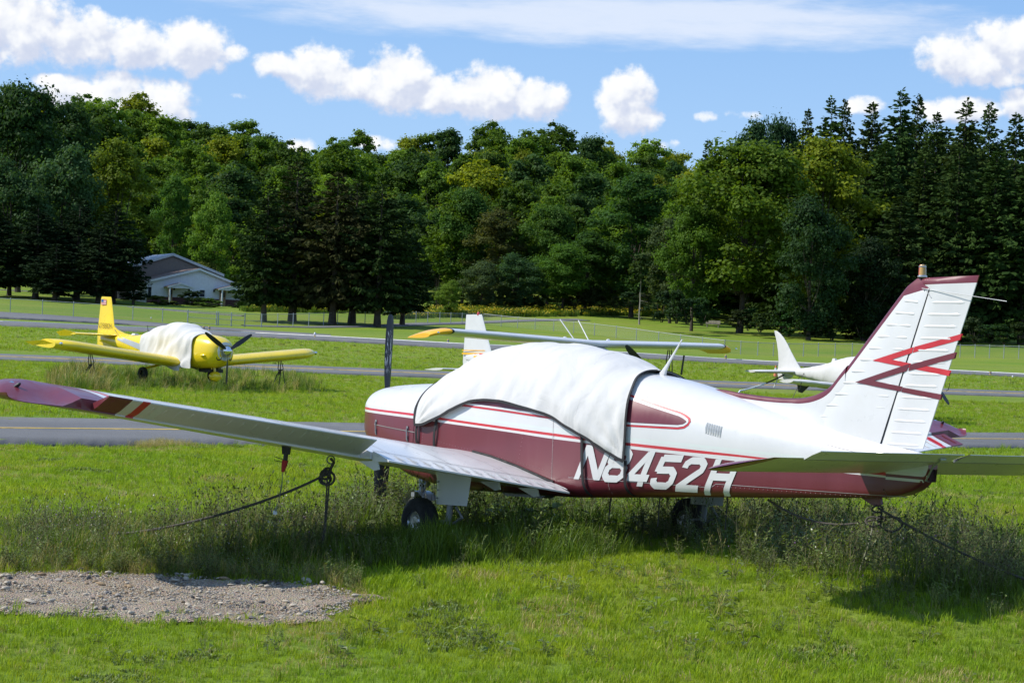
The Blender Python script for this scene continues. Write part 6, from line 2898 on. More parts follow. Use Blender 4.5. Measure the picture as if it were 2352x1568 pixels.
def pole_trunk(name, seed, H, r, mat='bark', stubs=10):
    rr = random.Random(seed)
    mb = MB()
    n = 9
    pts = [Vector((rr.uniform(-.05, .05), rr.uniform(-.05, .05), -.4 + (H * .97 + .4) * i / (n - 1))) for i in range(n)]
    mb.tube(pts, [r * (1.3 if i == 0 else 1 - .95 * i / (n - 1)) + .015 for i in range(n)], 8)
    for k in range(stubs):
        z = H * rr.uniform(.08, .45)
        a = rr.uniform(0, 6.28)
        l_ = rr.uniform(.5, 1.6)
        mb.tube([Vector((0, 0, z)), Vector((math.cos(a) * l_, math.sin(a) * l_, z + rr.uniform(-.35, .15)))], [r * .16, r * .05], 4)
    return mb.mesh(name, MAT[mat])


# prototypes, unit: metres at scale 1
BROAD = []
for i, (H, Wd, n, lf, bs, lb) in enumerate(((18, 10.5, 10500, .44, .10, 62), (19, 9, 10000, .44, .12, 48), (16, 11, 10500, .44, .06, 60), (20, 11.5, 11500, .46, .14, 70), (17, 8.2, 9000, .40, .10, 40), (15, 9.5, 9500, .42, .06, 52))):
    cm, C = crown_mesh('crown', 100 + i, H, Wd, n, lf, bs, lb)
    BROAD.append((cm, trunk_mesh('trunk', 100 + i, H, .26, C), H, Wd))
NEAR = []        # closer, finer broadleaf crowns
for i, (H, Wd, n, lf, bs, lb) in enumerate(((20, 13, 26000, .34, .16, 84), (22, 11.5, 24000, .34, .10, 76), (14, 11, 20000, .30, .02, 70))):
    cm, C = crown_mesh('crown', 200 + i, H, Wd, n, lf, bs, lb)
    NEAR.append((cm, trunk_mesh('trunk', 200 + i, H, .30, C), H, Wd))
SPR = []
for i, (H, Wd, bare, nw, dens, dr, tw, rg, cn) in enumerate(((19, 7.6, .15, 46, 9.5, .34, .70, .35, .50), (19, 7.0, .13, 46, 9.5, .30, .66, .38, .42), (18, 7.2, .16, 44, 9.5, .36, .72, .35, .55))):
    SPR.append((spruce_mesh('crown', 300 + i, H, Wd, bare, nw, dens, dr, tw, rg, cn), pole_trunk('trunk', 300 + i, H, .34), H, Wd))
TALL = []        # tall narrow spruces of the wood on the right
for i, (H, Wd, bare, nw, dens, dr, tw, rg, cn) in enumerate(((30, 9.0, .08, 66, 8., .34, 1.0, .5, .36), (30, 8.0, .10, 62, 8., .40, 1.0, .55, .28), (28, 9.5, .06, 62, 8., .28, .95, .5, .42))):
    TALL.append((spruce_mesh('crown', 330 + i, H, Wd, bare, nw, dens, dr, tw, rg, cn), pole_trunk('trunk', 330 + i, H, .32, stubs=16), H, Wd))


def plant_tree(name, proto, loc, label, col, group=None, cat='tree', sx=1., sz=1., rot=None):
    cm, tm, H, Wd = proto
    t = thing(name, label, cat, loc=loc, rotz=rnd.uniform(0, 6.28) if rot is None else rot, group=group)
    t.scale = (sx, sx, sz)
    k = link('trunk', tm, t)
    c = link('crown', cm, t)
    c.color = tuple(col) + (1,)
    return t


def tree_px(name, proto, u, vtop, D, label, col, wpx=None, group=None, cat='tree', vbase=None):
    """a tree whose top and width are measured in the photograph, standing at depth D"""
    d = ray(u, 700)
    x = d.x / d.y * D
    g = tz(x, D)
    if vbase is not None:
        g = at(u, vbase, D).z
    H = at(u, vtop, D).z - g
    sz = H / proto[2]
    sx = sz if wpx is None else wpx / FPX * D / proto[3]
    return plant_tree(name, proto, (x, D, g), label, col, group, cat, sx, sz)


DG = (.056, .110, .012)       # dark leaf green
MG = (.085, .158, .014)
YG = (.165, .205, .012)
LG = (.118, .205, .018)
BG = (.044, .094, .022)
SPC = (.020, .036, .010)
SPD = (.016, .032, .013)

# -- the wooded hill: every tree an object of its own
GH = {0: 'trees of the wooded hill', 1: 'trees of the wooded hill', 2: 'trees of the wooded hill'}
HK = {'dark': 'dark green broadleaf tree', 'mid': 'mid green broadleaf tree', 'yellow': 'yellowish green broadleaf tree', 'light': 'light green broadleaf tree'}


def hill_name(kind, u, D):
    z = ('above the left dark spruces' if u < 300 else 'above the white building' if u < 560 else 'above the middle spruce row' if u < 940 else
         'above the flower strip' if u < 1250 else 'left of the big maples' if u < 1620 else 'behind the big maples')
    h = 'low on the wooded hill' if D < 335 else 'halfway up the wooded hill' if D < 385 else 'near the wooded skyline'
    return '%s %s %s' % (HK[kind], h, z)


count = 0
D = 306.
row = 0
while D < 470 and count < 292:
    step = 9.0 + (D - 306) * .028
    u = -80 + (row % 2) * 50
    while u < 2440:
        uu = u + rnd.uniform(-22, 22)
        DD = D + rnd.uniform(-3.5, 3.5)
        u += 8.6 / DD * FPX * rnd.uniform(.85, 1.2)
        if uu > 1700 and D > 375: continue
        if uu > 1620 and rnd.random() < .35: continue
        if 905 < uu < 1010 and D < 312: continue
        d = ray(uu, 700)
        x = d.x / d.y * DD
        r = rnd.random()
        kind, col = ('dark', DG) if r < .40 else ('mid', MG) if r < .75 else ('light', LG) if r < .86 else ('yellow', YG)
        if r < .12: col = BG
        j = rnd.uniform(.88, 1.3)
        col = tuple(c * j for c in col)
        p = rnd.choice(BROAD)
        s = rnd.uniform(.78, 1.12) * (.80 if D < 330 else 1.0)
        plant_tree('broadleaf_tree', p, (x, DD, tz(x, DD) - .3), hill_name(kind, uu, DD), col, 'trees of the wooded hill', 'tree', s * rnd.uniform(.95, 1.15), s)
        count += 1
        if count >= 292: break
    D += step
    row += 1

# -- skyline trees that can be told apart
for (u, vt, D, w, lab, c, pi) in (
        (350, 268, 400, 120, 'tall pale topped tree on the skyline above the white building', LG, 1),
        (500, 300, 420, 90, 'open topped tree standing up from the skyline left of the centre cloud', MG, 4),
        (600, 308, 420, 110, 'round dark tree on the skyline above the dark spruces', BG, 0),
        (1010, 296, 430, 90, 'dark upright tree on the skyline under the long cloud', BG, 1),
        (1130, 304, 430, 100, 'twin topped tree on the skyline under the long cloud end', MG, 3),
        (1340, 316, 420, 110, 'round bluish tree on the skyline left of the single tower cloud', BG, 2),
        (1190, 345, 400, 70, 'yellowish tree crown just under the central skyline', YG, 0)):
    tree_px('broadleaf_tree', BROAD[pi], u, vt, D, lab, c, w)

# -- left side
tree_px('oak_tree', NEAR[0], 40, 192, 262, 'huge dark oak at the left edge, highest crown on that side', (0.031, 0.073, 0.018), 250)
tree_px('oak_tree', NEAR[1], 150, 232, 275, 'dark tall oak just right of the huge left edge oak', (0.034, 0.078, 0.017), 190)
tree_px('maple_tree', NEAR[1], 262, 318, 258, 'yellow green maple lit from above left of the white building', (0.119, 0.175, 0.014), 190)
tree_px('ash_tree', NEAR[2], 130, 352, 250, 'bluish green ash with open foliage below the left oaks', (0.056, 0.119, 0.039), 200)
tree_px('ash_tree', NEAR[2], 20, 380, 246, 'grey green ash low at the left edge below the huge oak', (0.048, 0.101, 0.034), 190)
tree_px('dark_spruce', SPR[0], 80, 470, 240, 'black green spruce nearest the left edge above the bank', (0.011, 0.024, 0.009), 150)
tree_px('dark_spruce', SPR[1], 175, 455, 243, 'black green spruce in the middle of the left dark clump', (0.011, 0.024, 0.009), 150)
tree_px('dark_spruce', SPR[2], 258, 470, 238, 'black green spruce whose boughs overlap the left end of the white building', (0.012, 0.026, 0.009), 150)
tree_px('dark_spruce', SPR[1], 225, 520, 236, 'short black green spruce at the front of the left dark clump', (0.012, 0.025, 0.010), 120)
tree_px('dark_spruce', SPR[0], -20, 480, 240, 'black green spruce cut by the left edge of the picture', (0.011, 0.024, 0.009), 160)
tree_px('dark_spruce', SPR[2], 125, 560, 234, 'squat black green spruce at the foot of the left dark clump', (0.012, 0.025, 0.010), 130)
tree_px('dark_spruce', SPR[0], 306, 606, 237, 'small black green spruce hiding the left side wall of the white building', (.014, .030, .011), 70)
tree_px('sycamore_tree', NEAR[2], 487, 455, 292, 'light green sycamore rising behind the roof of the white building', (0.112, 0.217, 0.025), 120)
tree_px('poplar_tree', NEAR[1], 388, 402, 296, 'narrow upright poplar behind the tan barn roof', (0.070, 0.161, 0.022), 85)
tree_px('shrub', NEAR[2], 470, 595, 290, 'pale yellow green shrub top behind the tan barn', (0.160, 0.200, 0.040), 75, cat='shrub')

# -- the row of spruces in the middle
for (u, vt, D, w, lab, pi, c) in ((607, 428, 214, 150, 'leftmost dark spruce of the middle row overlapping the white building', 0, (0.020, 0.040, 0.010)),
                                  (672, 372, 217, 180, 'tallest spruce of the middle row, second from its left end', 1, (0.028, 0.036, 0.012)),
                                  (765, 398, 214, 180, 'brownish green spruce in the centre of the middle row', 2, (0.032, 0.036, 0.012)),
                                  (810, 412, 218, 170, 'olive spruce standing close right of the brownish central one', 1, (0.024, 0.038, 0.010)),
                                  (868, 420, 213, 180, 'broad dark spruce at the right end of the middle row', 0, (0.018, 0.036, 0.009)),
                                  (926, 520, 222, 120, 'low dark spruce tucked behind the right end of the middle row', 2, (0.016, 0.033, 0.009))):
    tree_px('spruce_tree', SPR[pi], u, vt, D, lab, c, w)
tree_px('bare_tree', (NEAR[0][1], NEAR[0][1], 20, 13), 1003, 612, 262, 'grey leafless dead shrub at the end of the spruce row', (0.280, 0.252, 0.224), 40)

# -- edge of the wood in the centre
edge = [(1030, 648, 258, 60, 'small bright shrub at the wood edge above the flower strip left end', (0.140, 0.231, 0.028), 2),
        (1105, 605, 276, 110, 'grey green bush at the wood edge above the flower strip', (0.070, 0.112, 0.042), 2),
        (1190, 590, 278, 120, 'rounded bluish bush at the wood edge in the centre', (0.048, 0.106, 0.036), 2),
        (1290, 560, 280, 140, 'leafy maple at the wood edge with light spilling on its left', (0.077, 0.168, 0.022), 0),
        (1345, 530, 286, 150, 'dark full maple behind the leafy one at the wood edge', (0.048, 0.112, 0.020), 1),
        (1450, 395, 284, 200, 'large dark green oak left of the yellow green right hand maple', (0.045, 0.109, 0.020), 1),
        (1255, 470, 300, 140, 'mid green tree in the second row at the centre', (0.063, 0.133, 0.021), 0),
        (1130, 480, 300, 140, 'olive brown tree in the second row left of centre', (0.084, 0.098, 0.025), 1),
        (1060, 430, 305, 150, 'tall mid green tree behind the spruce row end', (0.056, 0.126, 0.020), 0),
        (1540, 500, 272, 130, 'grey green drooping tree beside the pale birch stem', (0.067, 0.105, 0.036), 1),
        (1700, 322, 250, 330, 'wide spreading yellow green maple behind the bench', (0.092, 0.157, 0.014), 0),
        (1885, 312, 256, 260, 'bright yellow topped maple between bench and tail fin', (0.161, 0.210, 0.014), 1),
        (1590, 470, 250, 150, 'lower leafy branch mass of maple left of the bench', (0.077, 0.154, 0.017), 0),
        (1860, 470, 236, 190, 'glossy dark holly like tree right of the bench', (0.031, 0.070, 0.022), 2),
        (1990, 560, 240, 170, 'shadowy tree low behind the covered tail', (0.016, 0.036, 0.012), 2)]
for (u, vt, D, w, lab, c, pi) in edge:
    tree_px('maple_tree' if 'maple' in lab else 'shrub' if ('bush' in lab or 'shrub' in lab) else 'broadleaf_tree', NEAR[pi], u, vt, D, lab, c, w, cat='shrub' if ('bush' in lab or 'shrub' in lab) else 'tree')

# thin pale stem
mbm = pole_trunk('trunk', 77, 9., .11, 'pale_bark', 14)
d = ray(1470, 700)
t = thing('birch_tree', 'thin pale birch stem with bare side twigs at the wood edge', 'tree', loc=(d.x / d.y * 262, 262, tz(d.x / d.y * 262, 262)))
link('trunk', mbm, t)
cm, C = crown_mesh('crown', 501, 9, 3.0, 1600, .34, .55, 12)
c = link('crown', cm, t)
c.color = (.045, .08, .02, 1)

# -- tall spruces on the right
right = [(1612, 322, 300, 60, 'ragged spruce top standing alone on the skyline left of the conifers'),
         (1716, 272, 296, 130, 'bluish pine with a rounded top at the left end of the tall conifers'),
         (1775, 268, 300, 110, 'second bluish pine right of the rounded pine'),
         (1838, 254, 292, 90, 'tall spruce with a narrow tip third from the left of the conifers'),
         (1892, 224, 288, 100, 'pointed tall spruce left of a twin pair'),
         (1922, 228, 296, 90, 'pointed spruce right half of the twin pair'),
         (1985, 238, 284, 120, 'tall dark spruce above the yellow topped maple'),
         (2050, 206, 280, 120, 'highest spruce of the right hand wood'),
         (2088, 216, 290, 100, 'spruce right beside the highest one'),
         (2135, 262, 276, 110, 'slim spruce just left of the beacon line'),
         (2200, 230, 272, 120, 'heavy tall spruce above the tail fin'),
         (2255, 234, 280, 110, 'tall spruce right above the aerial rod'),
         (2318, 262, 268, 120, 'tall spruce near the right edge of the picture'),
         (2370, 250, 276, 130, 'tall spruce cut by the right edge'),
         (1800, 380, 275, 120, 'dark spruce deep between the maples and the conifers'),
         (2020, 330, 262, 130, 'dark spruce in front of the highest one'),
         (2110, 350, 256, 140, 'dark spruce low in front behind the tail fin'),
         (2190, 340, 252, 140, 'dark spruce directly behind the beacon'),
         (2275, 350, 250, 140, 'dark spruce right of the tail fin in front'),
         (2350, 370, 248, 150, 'dark spruce in front at the right edge'),
         (1560, 470, 290, 80, 'slim dark spruce behind the drooping grey green tree'),
         (2060, 450, 246, 130, 'shaded spruce just left of the tail fin')]
for k in range(34):
    u = 1690 + k * 22 + rnd.uniform(-9, 9)
    vt = float(np.interp(u, [1690, 1800, 1900, 2050, 2352, 2450], [355, 318, 290, 275, 300, 300])) + rnd.uniform(0, 90)
    tree_px('spruce_tree', TALL[k % 3], u, vt, rnd.uniform(288, 318), 'dark spruce standing in the thick of the tall conifer wood on the right', (.034 + .012 * rnd.random(), .066 + .018 * rnd.random(), .018), rnd.uniform(140, 210), group='spruces of the right hand wood')
for i, (u, vt, D, w, lab) in enumerate(right):
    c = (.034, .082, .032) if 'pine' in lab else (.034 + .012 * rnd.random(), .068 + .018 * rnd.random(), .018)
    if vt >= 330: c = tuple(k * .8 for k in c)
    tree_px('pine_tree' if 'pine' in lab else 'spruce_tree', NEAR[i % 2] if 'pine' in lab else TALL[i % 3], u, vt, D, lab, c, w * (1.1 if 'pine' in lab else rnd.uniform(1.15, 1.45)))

# -- shrubs and undergrowth at the wood edge
SHR = []
for i in range(3):
    cm, C = crown_mesh('crown', 600 + i, 3., 3.6, 1500, .26, .0, 16)
    mb = MB()
    for k in range(5):
        a = k * 1.26
        mb.tube([Vector((.1 * math.cos(a), .1 * math.sin(a), -.2)), Vector((.8 * math.cos(a), .8 * math.sin(a), 2.))], [.05, .015], 5)
    SHR.append((cm, mb.mesh('stem', MAT['bark']), 3., 3.6))


def shrub(u, vb, h, w, lab, col, D=None, group=None, name='shrub'):
    p = on_ground(u, vb) if D is None else at(u, vb, D)
    q = SHR[rnd.randrange(3)]
    t = thing(name, lab, 'shrub', loc=p, rotz=rnd.uniform(0, 6), group=group)
    t.scale = (w / 3.6, w / 3.6, h / 3.)
    link('stem', q[1], t)
    c = link('crown', q[0], t)
    c.color = tuple(col) + (1,)


shrub(903, 727, 1.7, 2.0, 'small bright green bush at the left end of the flower strip', (.085, .19, .02))
shrub(363, 700, 1.0, 3.6, 'yellow green clump below the left porch of the building', (.10, .13, .02), D=241)
shrub(440, 702, 1.6, 4.6, 'dark green foundation bush between the two porches', (.020, .042, .014), D=245)
shrub(482, 708, 1.1, 3.8, 'bright ferny clump left of the right porch', (.075, .14, .018), D=243)
shrub(556, 713, 1.5, 4.2, 'dark low juniper at the right corner of the building', (.022, .045, .014), D=246)
shrub(390, 712, .9, 3.6, 'dark ground hugging bush below the left porch steps', (.016, .034, .012), D=242)
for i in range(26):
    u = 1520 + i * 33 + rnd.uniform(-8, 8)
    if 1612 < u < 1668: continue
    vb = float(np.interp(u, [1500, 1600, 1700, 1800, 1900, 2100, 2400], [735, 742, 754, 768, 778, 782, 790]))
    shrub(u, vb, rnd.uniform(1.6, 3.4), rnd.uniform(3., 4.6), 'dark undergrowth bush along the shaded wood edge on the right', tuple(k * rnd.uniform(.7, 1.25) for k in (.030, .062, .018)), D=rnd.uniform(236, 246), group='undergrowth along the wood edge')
for i in range(16):
    u = 985 + i * 33 + rnd.uniform(-8, 8)
    shrub(u, 706, rnd.uniform(1.4, 2.8), rnd.uniform(3., 4.5), 'leafy undergrowth bush behind the yellow flower strip', tuple(k * rnd.uniform(.7, 1.3) for k in (.046, .080, .022)), D=rnd.uniform(276, 284), group='undergrowth behind the flower strip')
for i in range(12):
    u = 575 + i * 36 + rnd.uniform(-8, 8)
    shrub(u, 700, rnd.uniform(1.4, 2.6), rnd.uniform(3., 4.5), 'dark undergrowth bush behind the row of spruces', tuple(k * rnd.uniform(.7, 1.3) for k in (.026, .050, .016)), D=rnd.uniform(282, 292), group='undergrowth behind the spruces')


# ------------------------------------------------------------------ flower strip, grass and weeds
def tuft_mesh(name, seed, n, h0, h1, spread, lean, width, mat, bend=.5):
    g = random.Random(seed)
    V, F = [], []
    for i in range(n):
        a, r = g.uniform(0, 6.28), spread * math.sqrt(g.random())
        x, y = r * math.cos(a), r * math.sin(a)
        b = g.uniform(0, 6.28)
        h = g.uniform(h0, h1)
        l_ = lean * g.uniform(.2, 1.) * h
        dx, dy = math.cos(b), math.sin(b)
        w = width * g.uniform(.7, 1.3)
        sx, sy = -dy * w / 2, dx * w / 2
        o = len(V)
        V += [(x - sx, y - sy, -.01), (x + sx, y + sy, -.01),
              (x + dx * l_ * .30 + sx * .8, y + dy * l_ * .30 + sy * .8, h * .6), (x + dx * l_ * .30 - sx * .8, y + dy * l_ * .30 - sy * .8, h * .6),
              (x + dx * l_ * (.75 + bend * .2), y + dy * l_ * (.75 + bend * .2), h * (1 - bend * .12))]
        F += [(o, o + 1, o + 2, o + 3), (o + 3, o + 2, o + 4)]
    me = bpy.data.meshes.new(name)
    me.from_pydata(V, [], F)
    me.materials.append(MAT[mat])
    me.update()
    return me


def road_near(x, y):
    """True on the near taxiway"""
    d = (n1 - n0)
    s0 = (x - n0.x) * -d.y + (y - n0.y) * d.x
    d2 = (f1 - f0)
    s1 = (x - f0.x) * -d2.y + (y - f0.y) * d2.x
    return s0 > 0 and s1 < 0


def road_far(x, y):
    """True on the second taxiway"""
    d = (a1 - a0)
    d2 = (b1 - b0)
    return (x - a0.x) * -d.y + (y - a0.y) * d.x > 0 and (x - b0.x) * -d2.y + (y - b0.y) * d2.x < 0


RWX, RWY = [p.x for p in rw_n], [p.y for p in rw_n]
GP = [tuft_mesh('tuft', 900 + k, 15, .030, .075, .055, .8, .0052, 'grass_blade') for k in range(4)] + \
     [tuft_mesh('tuft', 910, 9, .03, .07, .05, 1.1, .005, 'dry_blade')] + \
     [tuft_mesh('tuft', 911 + k, 10, .08, .15, .05, .9, .007, 'grass_blade') for k in range(2)] + \
     [tuft_mesh('clover', 920, 14, .03, .05, .06, 1.6, .020, 'weed_leaf')]


def lawn(name, y0, y1, dens, smin, smax, label, margin=1.1):
    pts, rot, scl, idx, tlt = [], [], [], [], []
    area_n = 0
    g = random.Random(int(y0 * 10))
    y = y0
    while y < y1:
        dy = max(.05, (y1 - y0) / 400)
        xw = (1176 / FPX + .02) * y * margin
        n = int(2 * xw * dy * dens + g.random())
        for _ in range(n):
            x = g.uniform(-xw, xw)
            yy = y + g.uniform(0, dy)
            if yy > 24 and yy < 50 and road_near(x, yy): continue
            if 66 < yy < 100 and road_far(x, yy): continue
            if yy > 110 and yy > np.interp(x, RWX, RWY) - 1.: continue
            if yy < 17 and in_poly(x, yy, GR) and edge_dist(x, yy, GR) > .26 * g.random() ** 2 and g.random() > .014: continue
            k = mnoise.noise((x * .35, yy * .35, 7.7))
            k2 = mnoise.noise((x * 1.3, yy * 1.3, 2.))
            r = g.random()
            if k2 < -.28 and r < .45: i = 4
            elif r < .045 + .05 * max(0, k): i = g.choice((5, 6))
            elif k2 > .42 and r < .5: i = 7
            elif r > .93: i = 4
            else: i = g.randrange(4)
            pts.append((x, yy, gz(x, yy) if yy < 40 else tz(x, yy)))
            rot.append(g.uniform(0, 6.28)); idx.append(i)
            scl.append(g.uniform(smin, smax) * (1 + .35 * k))
            tlt.append((g.uniform(-.2, .2), g.uniform(-.2, .2)))
        y += dy
    o = scatter(name, pts, rot, scl, idx, GP, np.array(tlt))
    tag(o, label, 'grass', kind='stuff')
    return len(pts)


n_a = lawn('lawn_grass', 9.2, 19, 480, .5, .9, 'short mown grass around the gravel patch and under the red and white aeroplane')
n_b = lawn('lawn_grass', 19, 33, 200, .6, 1.05, 'short mown grass between the red and white aeroplane and the near taxiway')
n_c = lawn('lawn_grass', 36, 74, 40, .8, 1.4, 'mown grass between the near and the second taxiway')
n_d = lawn('lawn_grass', 84, 150, 9, 1.2, 2.0, 'mown grass between the second taxiway and the runway')


# weeds
def weed_mesh(name, seed, h, n_stem, heads=True, leafy=.5, spread=.10, dead=False, flower=None, deep=1):
    """branched weed: thin stems, narrow leaves, dark seed heads"""
    g = random.Random(seed)
    mb = MB()

    def stem(p, q, r):
        d = (q - p)
        e = d.cross(Vector((g.uniform(-1, 1), g.uniform(-1, 1), .3))).normalized() * r
        f = d.normalized().cross(e)
        mb.add([p + e, p - e * .5 + f * .87, p - e * .5 - f * .87, q + e * .4, q - e * .2 + f * .35, q - e * .2 - f * .35], [(0, 1, 4, 3), (1, 2, 5, 4), (2, 0, 3, 5)], 0)

    def leaf(p, d, l_, w):
        d = d.normalized()
        s = d.cross(Vector((g.uniform(-.5, .5), g.uniform(-.5, .5), 1))).normalized() * w
        mb.add([p, p + d * l_ * .5 + s, p + d * l_, p + d * l_ * .5 - s], [(0, 1, 2, 3)], 1)

    def head(p, r):
        mt = 2
        if flower is not None and g.random() < flower[1]:
            mt = 3
            r *= 1.25
        a = Vector((r, 0, 0)); b = Vector((0, r, 0)); c = Vector((0, 0, r * 1.3))
        mb.add([p - c, p + a, p + b, p - a, p - b, p + c], [(0, 2, 1), (0, 3, 2), (0, 4, 3), (0, 1, 4), (5, 1, 2), (5, 2, 3), (5, 3, 4), (5, 4, 1)], mt)

    def branch(p, d, l_, depth, r):
        n = 3
        for i in range(n):
            q = p + (d + Vector((g.uniform(-.25, .25), g.uniform(-.25, .25), g.uniform(-.05, .15)))).normalized() * l_ / n
            stem(p, q, r)
            if g.random() < leafy:
                for _ in range(2):
                    leaf(p.lerp(q, g.random()), Vector((g.uniform(-1, 1), g.uniform(-1, 1), g.uniform(-.1, .6))), g.uniform(.03, .075), g.uniform(.005, .011))
            if depth > 0 and g.random() < .85:
                bd = (d + Vector((g.uniform(-1, 1), g.uniform(-1, 1), g.uniform(0, .3)))).normalized()
                branch(q, bd, l_ * g.uniform(.35, .6), depth - 1, r * .7)
            p = q
        if heads and g.random() < .75:
            head(p, g.uniform(.005, .0085))
    for k in range(n_stem):
        p = Vector((g.uniform(-spread, spread), g.uniform(-spread, spread), -.02))
        d = Vector((g.uniform(-.35, .35), g.uniform(-.35, .35), 1)).normalized()
        branch(p, d, h * g.uniform(.65, 1.05), deep, .0030)
    return mb.mesh(name, [MAT['dry_blade'] if dead else MAT['weed_stem'], MAT['weed_leaf'], MAT['weed_head'], MAT[flower[0]] if flower else MAT['weed_head']], smooth=False)


def broad_weed(name, seed, h, n, lw):
    g = random.Random(seed)
    mb = MB()
    for k in range(n):
        a = g.uniform(0, 6.28)
        z = h * g.random() ** .7
        r = .05 + .14 * g.random()
        p = Vector((r * math.cos(a), r * math.sin(a), z))
        mb.tube([Vector((0, 0, 0)), p * .6 + Vector((0, 0, .02)), p], .0025, 3, 0, caps=False)
        d = Vector((math.cos(a), math.sin(a), g.uniform(-.5, .3))).normalized()
        s = d.cross(Vector((g.uniform(-.3, .3), g.uniform(-.3, .3), 1))).normalized()
        l_ = lw * g.uniform(.8, 1.5)
        mb.add([p, p + d * l_ * .3 + s * l_ * .36, p + d * l_ * .7 + s * l_ * .30, p + d * l_ + Vector((0, 0, -.2 * l_)), p + d * l_ * .7 - s * l_ * .30, p + d * l_ * .3 - s * l_ * .36], [(0, 1, 2, 3), (0, 3, 4, 5)], 1)
    return mb.mesh(name, [MAT['weed_stem'], MAT['weed_leaf']], smooth=False)


WP = [weed_mesh('weed', 700 + k, h, n, True, lf, .09, deep=2 if k == 3 else 1) for k, (h, n, lf) in enumerate(((.52, 3, .35), (.44, 4, .55), (.60, 3, .3), (.36, 4, .8)))] + \
     [weed_mesh('weed', 710, .42, 3, True, .7, .08, flower=('petal_mauve', .10)), weed_mesh('weed', 711, .40, 3, True, .7, .08, flower=('petal_white', .16)),
      weed_mesh('weed', 712, .40, 3, False, .1, .06, dead=True), broad_weed('weed', 713, .32, 16, .07), broad_weed('weed', 714, .22, 14, .09),
      tuft_mesh('weed', 720, 20, .16, .36, .09, .9, .008, 'tall_grass'), tuft_mesh('weed', 721, 20, .20, .44, .10, .7, .008, 'tall_grass'), tuft_mesh('weed', 722, 16, .15, .40, .09, 1.1, .006, 'dry_blade'),
      weed_mesh('weed', 715, .30, 6, False, 1., .10), weed_mesh('weed', 716, .26, 6, False, 1., .12)]


def weed_bed(name, poly_px, n, label, mix, smin=.7, smax=1.15, seed=1, dens=None, world=None):
    poly = [gp(u, v) for u, v in poly_px] if world is None else world
    x0, x1 = min(p.x for p in poly), max(p.x for p in poly)
    y0, y1 = min(p.y for p in poly), max(p.y for p in poly)
    g = random.Random(seed)
    pts, rot, scl, idx, tl = [], [], [], [], []
    tries = 0
    while len(pts) < n and tries < n * 40:
        tries += 1
        x, y = g.uniform(x0, x1), g.uniform(y0, y1)
        if not in_poly(x, y, poly): continue
        e = edge_dist(x, y, poly)
        k = mnoise.noise((x * .9, y * .9, seed))
        if g.random() > min(1, .15 + e * 1.6) * (.62 + .8 * k): continue
        pts.append((x, y, gz(x, y)))
        rot.append(g.uniform(0, 6.28))
        scl.append(g.uniform(smin, smax) * min(1., .62 + e * .5) * (1 + .25 * k))
        idx.append(g.choice(mix))
        tl.append((g.uniform(-.25, .25), g.uniform(-.25, .25)))
    o = scatter(name, pts, rot, scl, idx, WP, np.array(tl))
    return tag(o, label, 'weeds', kind='stuff')


FULL = [0, 0, 1, 1, 2, 3, 3, 4, 5, 6, 7, 9, 9, 10, 10, 11, 12, 12, 13, 13]
# under the aeroplane and along its parking spot
weed_bed('weeds', [(-80, 1215), (240, 1205), (520, 1200), (760, 1195), (900, 1190), (905, 1235), (880, 1300), (800, 1335), (640, 1325), (420, 1318), (200, 1312), (-80, 1318)], 1500,
         'dry branching weeds with dark seed heads between the left wing and the gravel', [0, 2, 4, 5, 6, 9, 9, 9, 9, 10, 10, 11, 11, 9, 9, 10, 12], .4, .78, 21)
weed_bed('weeds', [(620, 1188), (900, 1180), (1300, 1172), (1560, 1172), (1560, 1250), (1400, 1262), (1150, 1265), (900, 1275), (700, 1275)], 420,
         'dark tall grass and weeds under the wing and wheel', [0, 2, 3, 7, 8, 9, 9, 9, 10, 10, 10, 10, 9, 9], .6, 1.0, 22)
weed_bed('weeds', [(1440, 1185), (1800, 1180), (2060, 1190), (2200, 1215), (2352, 1245), (2440, 1300), (2440, 1395), (2300, 1408), (2100, 1408), (1900, 1385), (1700, 1350), (1540, 1315), (1430, 1270)], 820,
         'dense dark weeds with seed heads under the rear body and tail', [0, 0, 1, 1, 2, 2, 3, 3, 4, 5, 6, 7, 9, 10, 12, 12, 13, 13], .5, .85, 23)
weed_bed('weeds', [(760, 1150), (1000, 1145), (1300, 1150), (1300, 1190), (760, 1195)], 170, 'leafy green weeds behind the main wheel', [0, 1, 3, 7, 7, 8, 12, 13, 9], .7, 1.1, 24)
weed_bed('weeds', [(-60, 1300), (250, 1304), (500, 1312), (760, 1322), (860, 1350), (830, 1372), (740, 1346), (500, 1338), (200, 1326), (-60, 1330)], 320, 'dry grass and dead stalks hanging over the back rim of the gravel', [6, 6, 11, 11, 3, 12, 13, 9], .4, .75, 25)
# loose tall blades in the lawn near the camera
weed_bed('weeds', [(850, 1290), (1500, 1290), (2300, 1380), (2352, 1560), (0, 1560), (0, 1450), (600, 1450), (830, 1400)], 160, 'scattered taller blades and broad leaved weeds in the near lawn', [8, 8, 12, 13, 9, 11], .25, .5, 26)
# around the yellow aeroplane
yb = [gp(u, v) for u, v in ((110, 862), (190, 850), (420, 850), (700, 862), (760, 884), (740, 908), (560, 908), (470, 905), (250, 902), (130, 895))]
o = weed_bed('weeds', None, 900, 'tall tangled grass around the wheels of the yellow aeroplane', [9, 10, 10, 9, 11, 11], .7, 1.25, 27, world=yb)
yb = [gp(u, v) for u, v in ((105, 868), (200, 852), (260, 860), (265, 900), (160, 898), (110, 890))]
o = weed_bed('weeds', None, 420, 'pale tall grass under the near wing tip of the yellow aeroplane', [11, 11, 11, 10, 9], 1.1, 2.0, 28, world=yb)

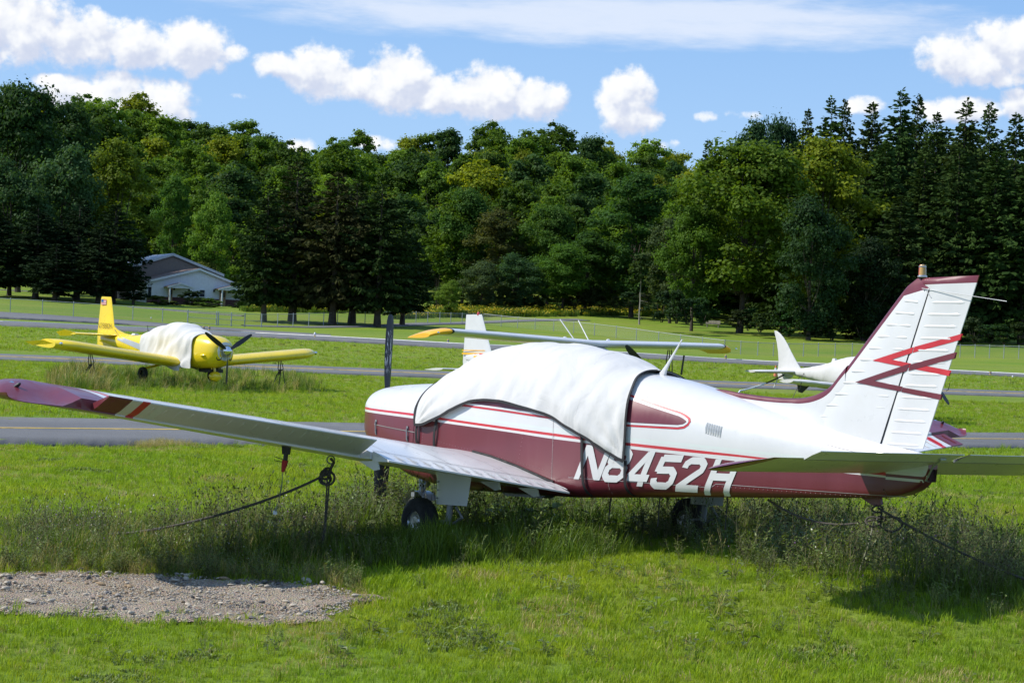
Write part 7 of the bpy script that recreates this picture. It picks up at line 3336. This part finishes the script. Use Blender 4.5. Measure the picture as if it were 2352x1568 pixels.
# tall grass that hides the lower half of the main wheel, and the shaded strip in front of it
weed_bed('weeds', [(690, 1258), (900, 1252), (1250, 1252), (1480, 1262), (1480, 1290), (1300, 1300), (1080, 1310), (800, 1306), (700, 1290)], 520, 'tall green grass standing in front of the main wheel', [9, 9, 10, 10, 9, 10, 12], .55, .95, 41)
weed_bed('weeds', [(880, 1268), (1120, 1268), (1120, 1300), (900, 1300)], 190, 'tuft of tall grass against the main wheel tyre', [9, 10, 10], .8, 1.1, 42)
weed_bed('weeds', [(1960, 1345), (2440, 1350), (2440, 1425), (2200, 1432), (1960, 1410)], 330, 'tall grass shaded by the tailplane at the right', [9, 10, 9, 9, 12, 2], .45, .75, 43)
weed_bed('weeds', [(1490, 1205), (1680, 1205), (1680, 1245), (1490, 1250)], 200, 'dark weeds crowding round the far main wheel', [0, 2, 3, 9, 10, 9, 7, 12], .75, 1.1, 44)
# torn brown turf at the taxiway edge
yb = [gp(u, v) for u, v in ((285, 1030), (300, 1018), (360, 1014), (430, 1018), (470, 1024), (460, 1031))]
o = weed_bed('dry_turf', None, 260, 'rusty brown dead turf at the near edge of the taxiway', [11], .25, .5, 29, world=yb)

# yellow flower strip
FL = []
for k in range(4):
    g = random.Random(800 + k)
    mb = MB()
    for i in range(34):
        x, y, h = g.uniform(-.8, .8), g.uniform(-.5, .5), g.uniform(.5, 1.15)
        a = g.uniform(0, 6.28)
        w = .07
        mb.add([(x - w * math.cos(a), y - w * math.sin(a), 0), (x + w * math.cos(a), y + w * math.sin(a), 0), (x + w * .6, y, h), (x - w * .6, y, h)], [(0, 1, 2, 3)], 0)
        if g.random() < (.30 if k else .08):
            r = g.uniform(.06, .14)
            mb.add([(x - r, y - r * .4, h), (x + r, y - r * .5, h - .03), (x + r * .7, y + r, h + .07), (x - r * .7, y + r, h + .10)], [(0, 1, 2, 3)], 1)
    FL.append(mb.mesh('clump', [MAT['tall_grass'], MAT['goldenrod']], smooth=False))


def flower_bed(name, ul, vn, vf, n, label, idxs, seed):
    g = random.Random(seed)
    pts, rot, scl, idx = [], [], [], []
    for i in range(n):
        u = g.uniform(*ul)
        a = float(np.interp(u, *vn)); b = float(np.interp(u, *vf))
        p = on_ground(u, a + (b - a) * g.random(), lo=200)
        pts.append(tuple(p)); rot.append(g.uniform(0, 6.28)); scl.append(g.uniform(.4, .85)); idx.append(g.choice(idxs))
    o = scatter(name, pts, rot, scl, idx, FL)
    tag(o, label, 'flowers', kind='stuff')


flower_bed('flower_strip', (905, 1540), ([905, 1000, 1130, 1330, 1540], [733, 730, 728, 727, 724]), ([905, 1000, 1130, 1330, 1540], [720, 713, 707, 706, 716]), 1700, 'strip of yellow goldenrod flowers along the foot of the wood', [1, 2, 3, 1, 0], 31)
flower_bed('meadow_grass', (560, 905), ([560, 905], [716, 722]), ([560, 905], [700, 708]), 700, 'tall meadow grass with a few yellow flowers under the spruces', [0, 0, 0, 1], 32)
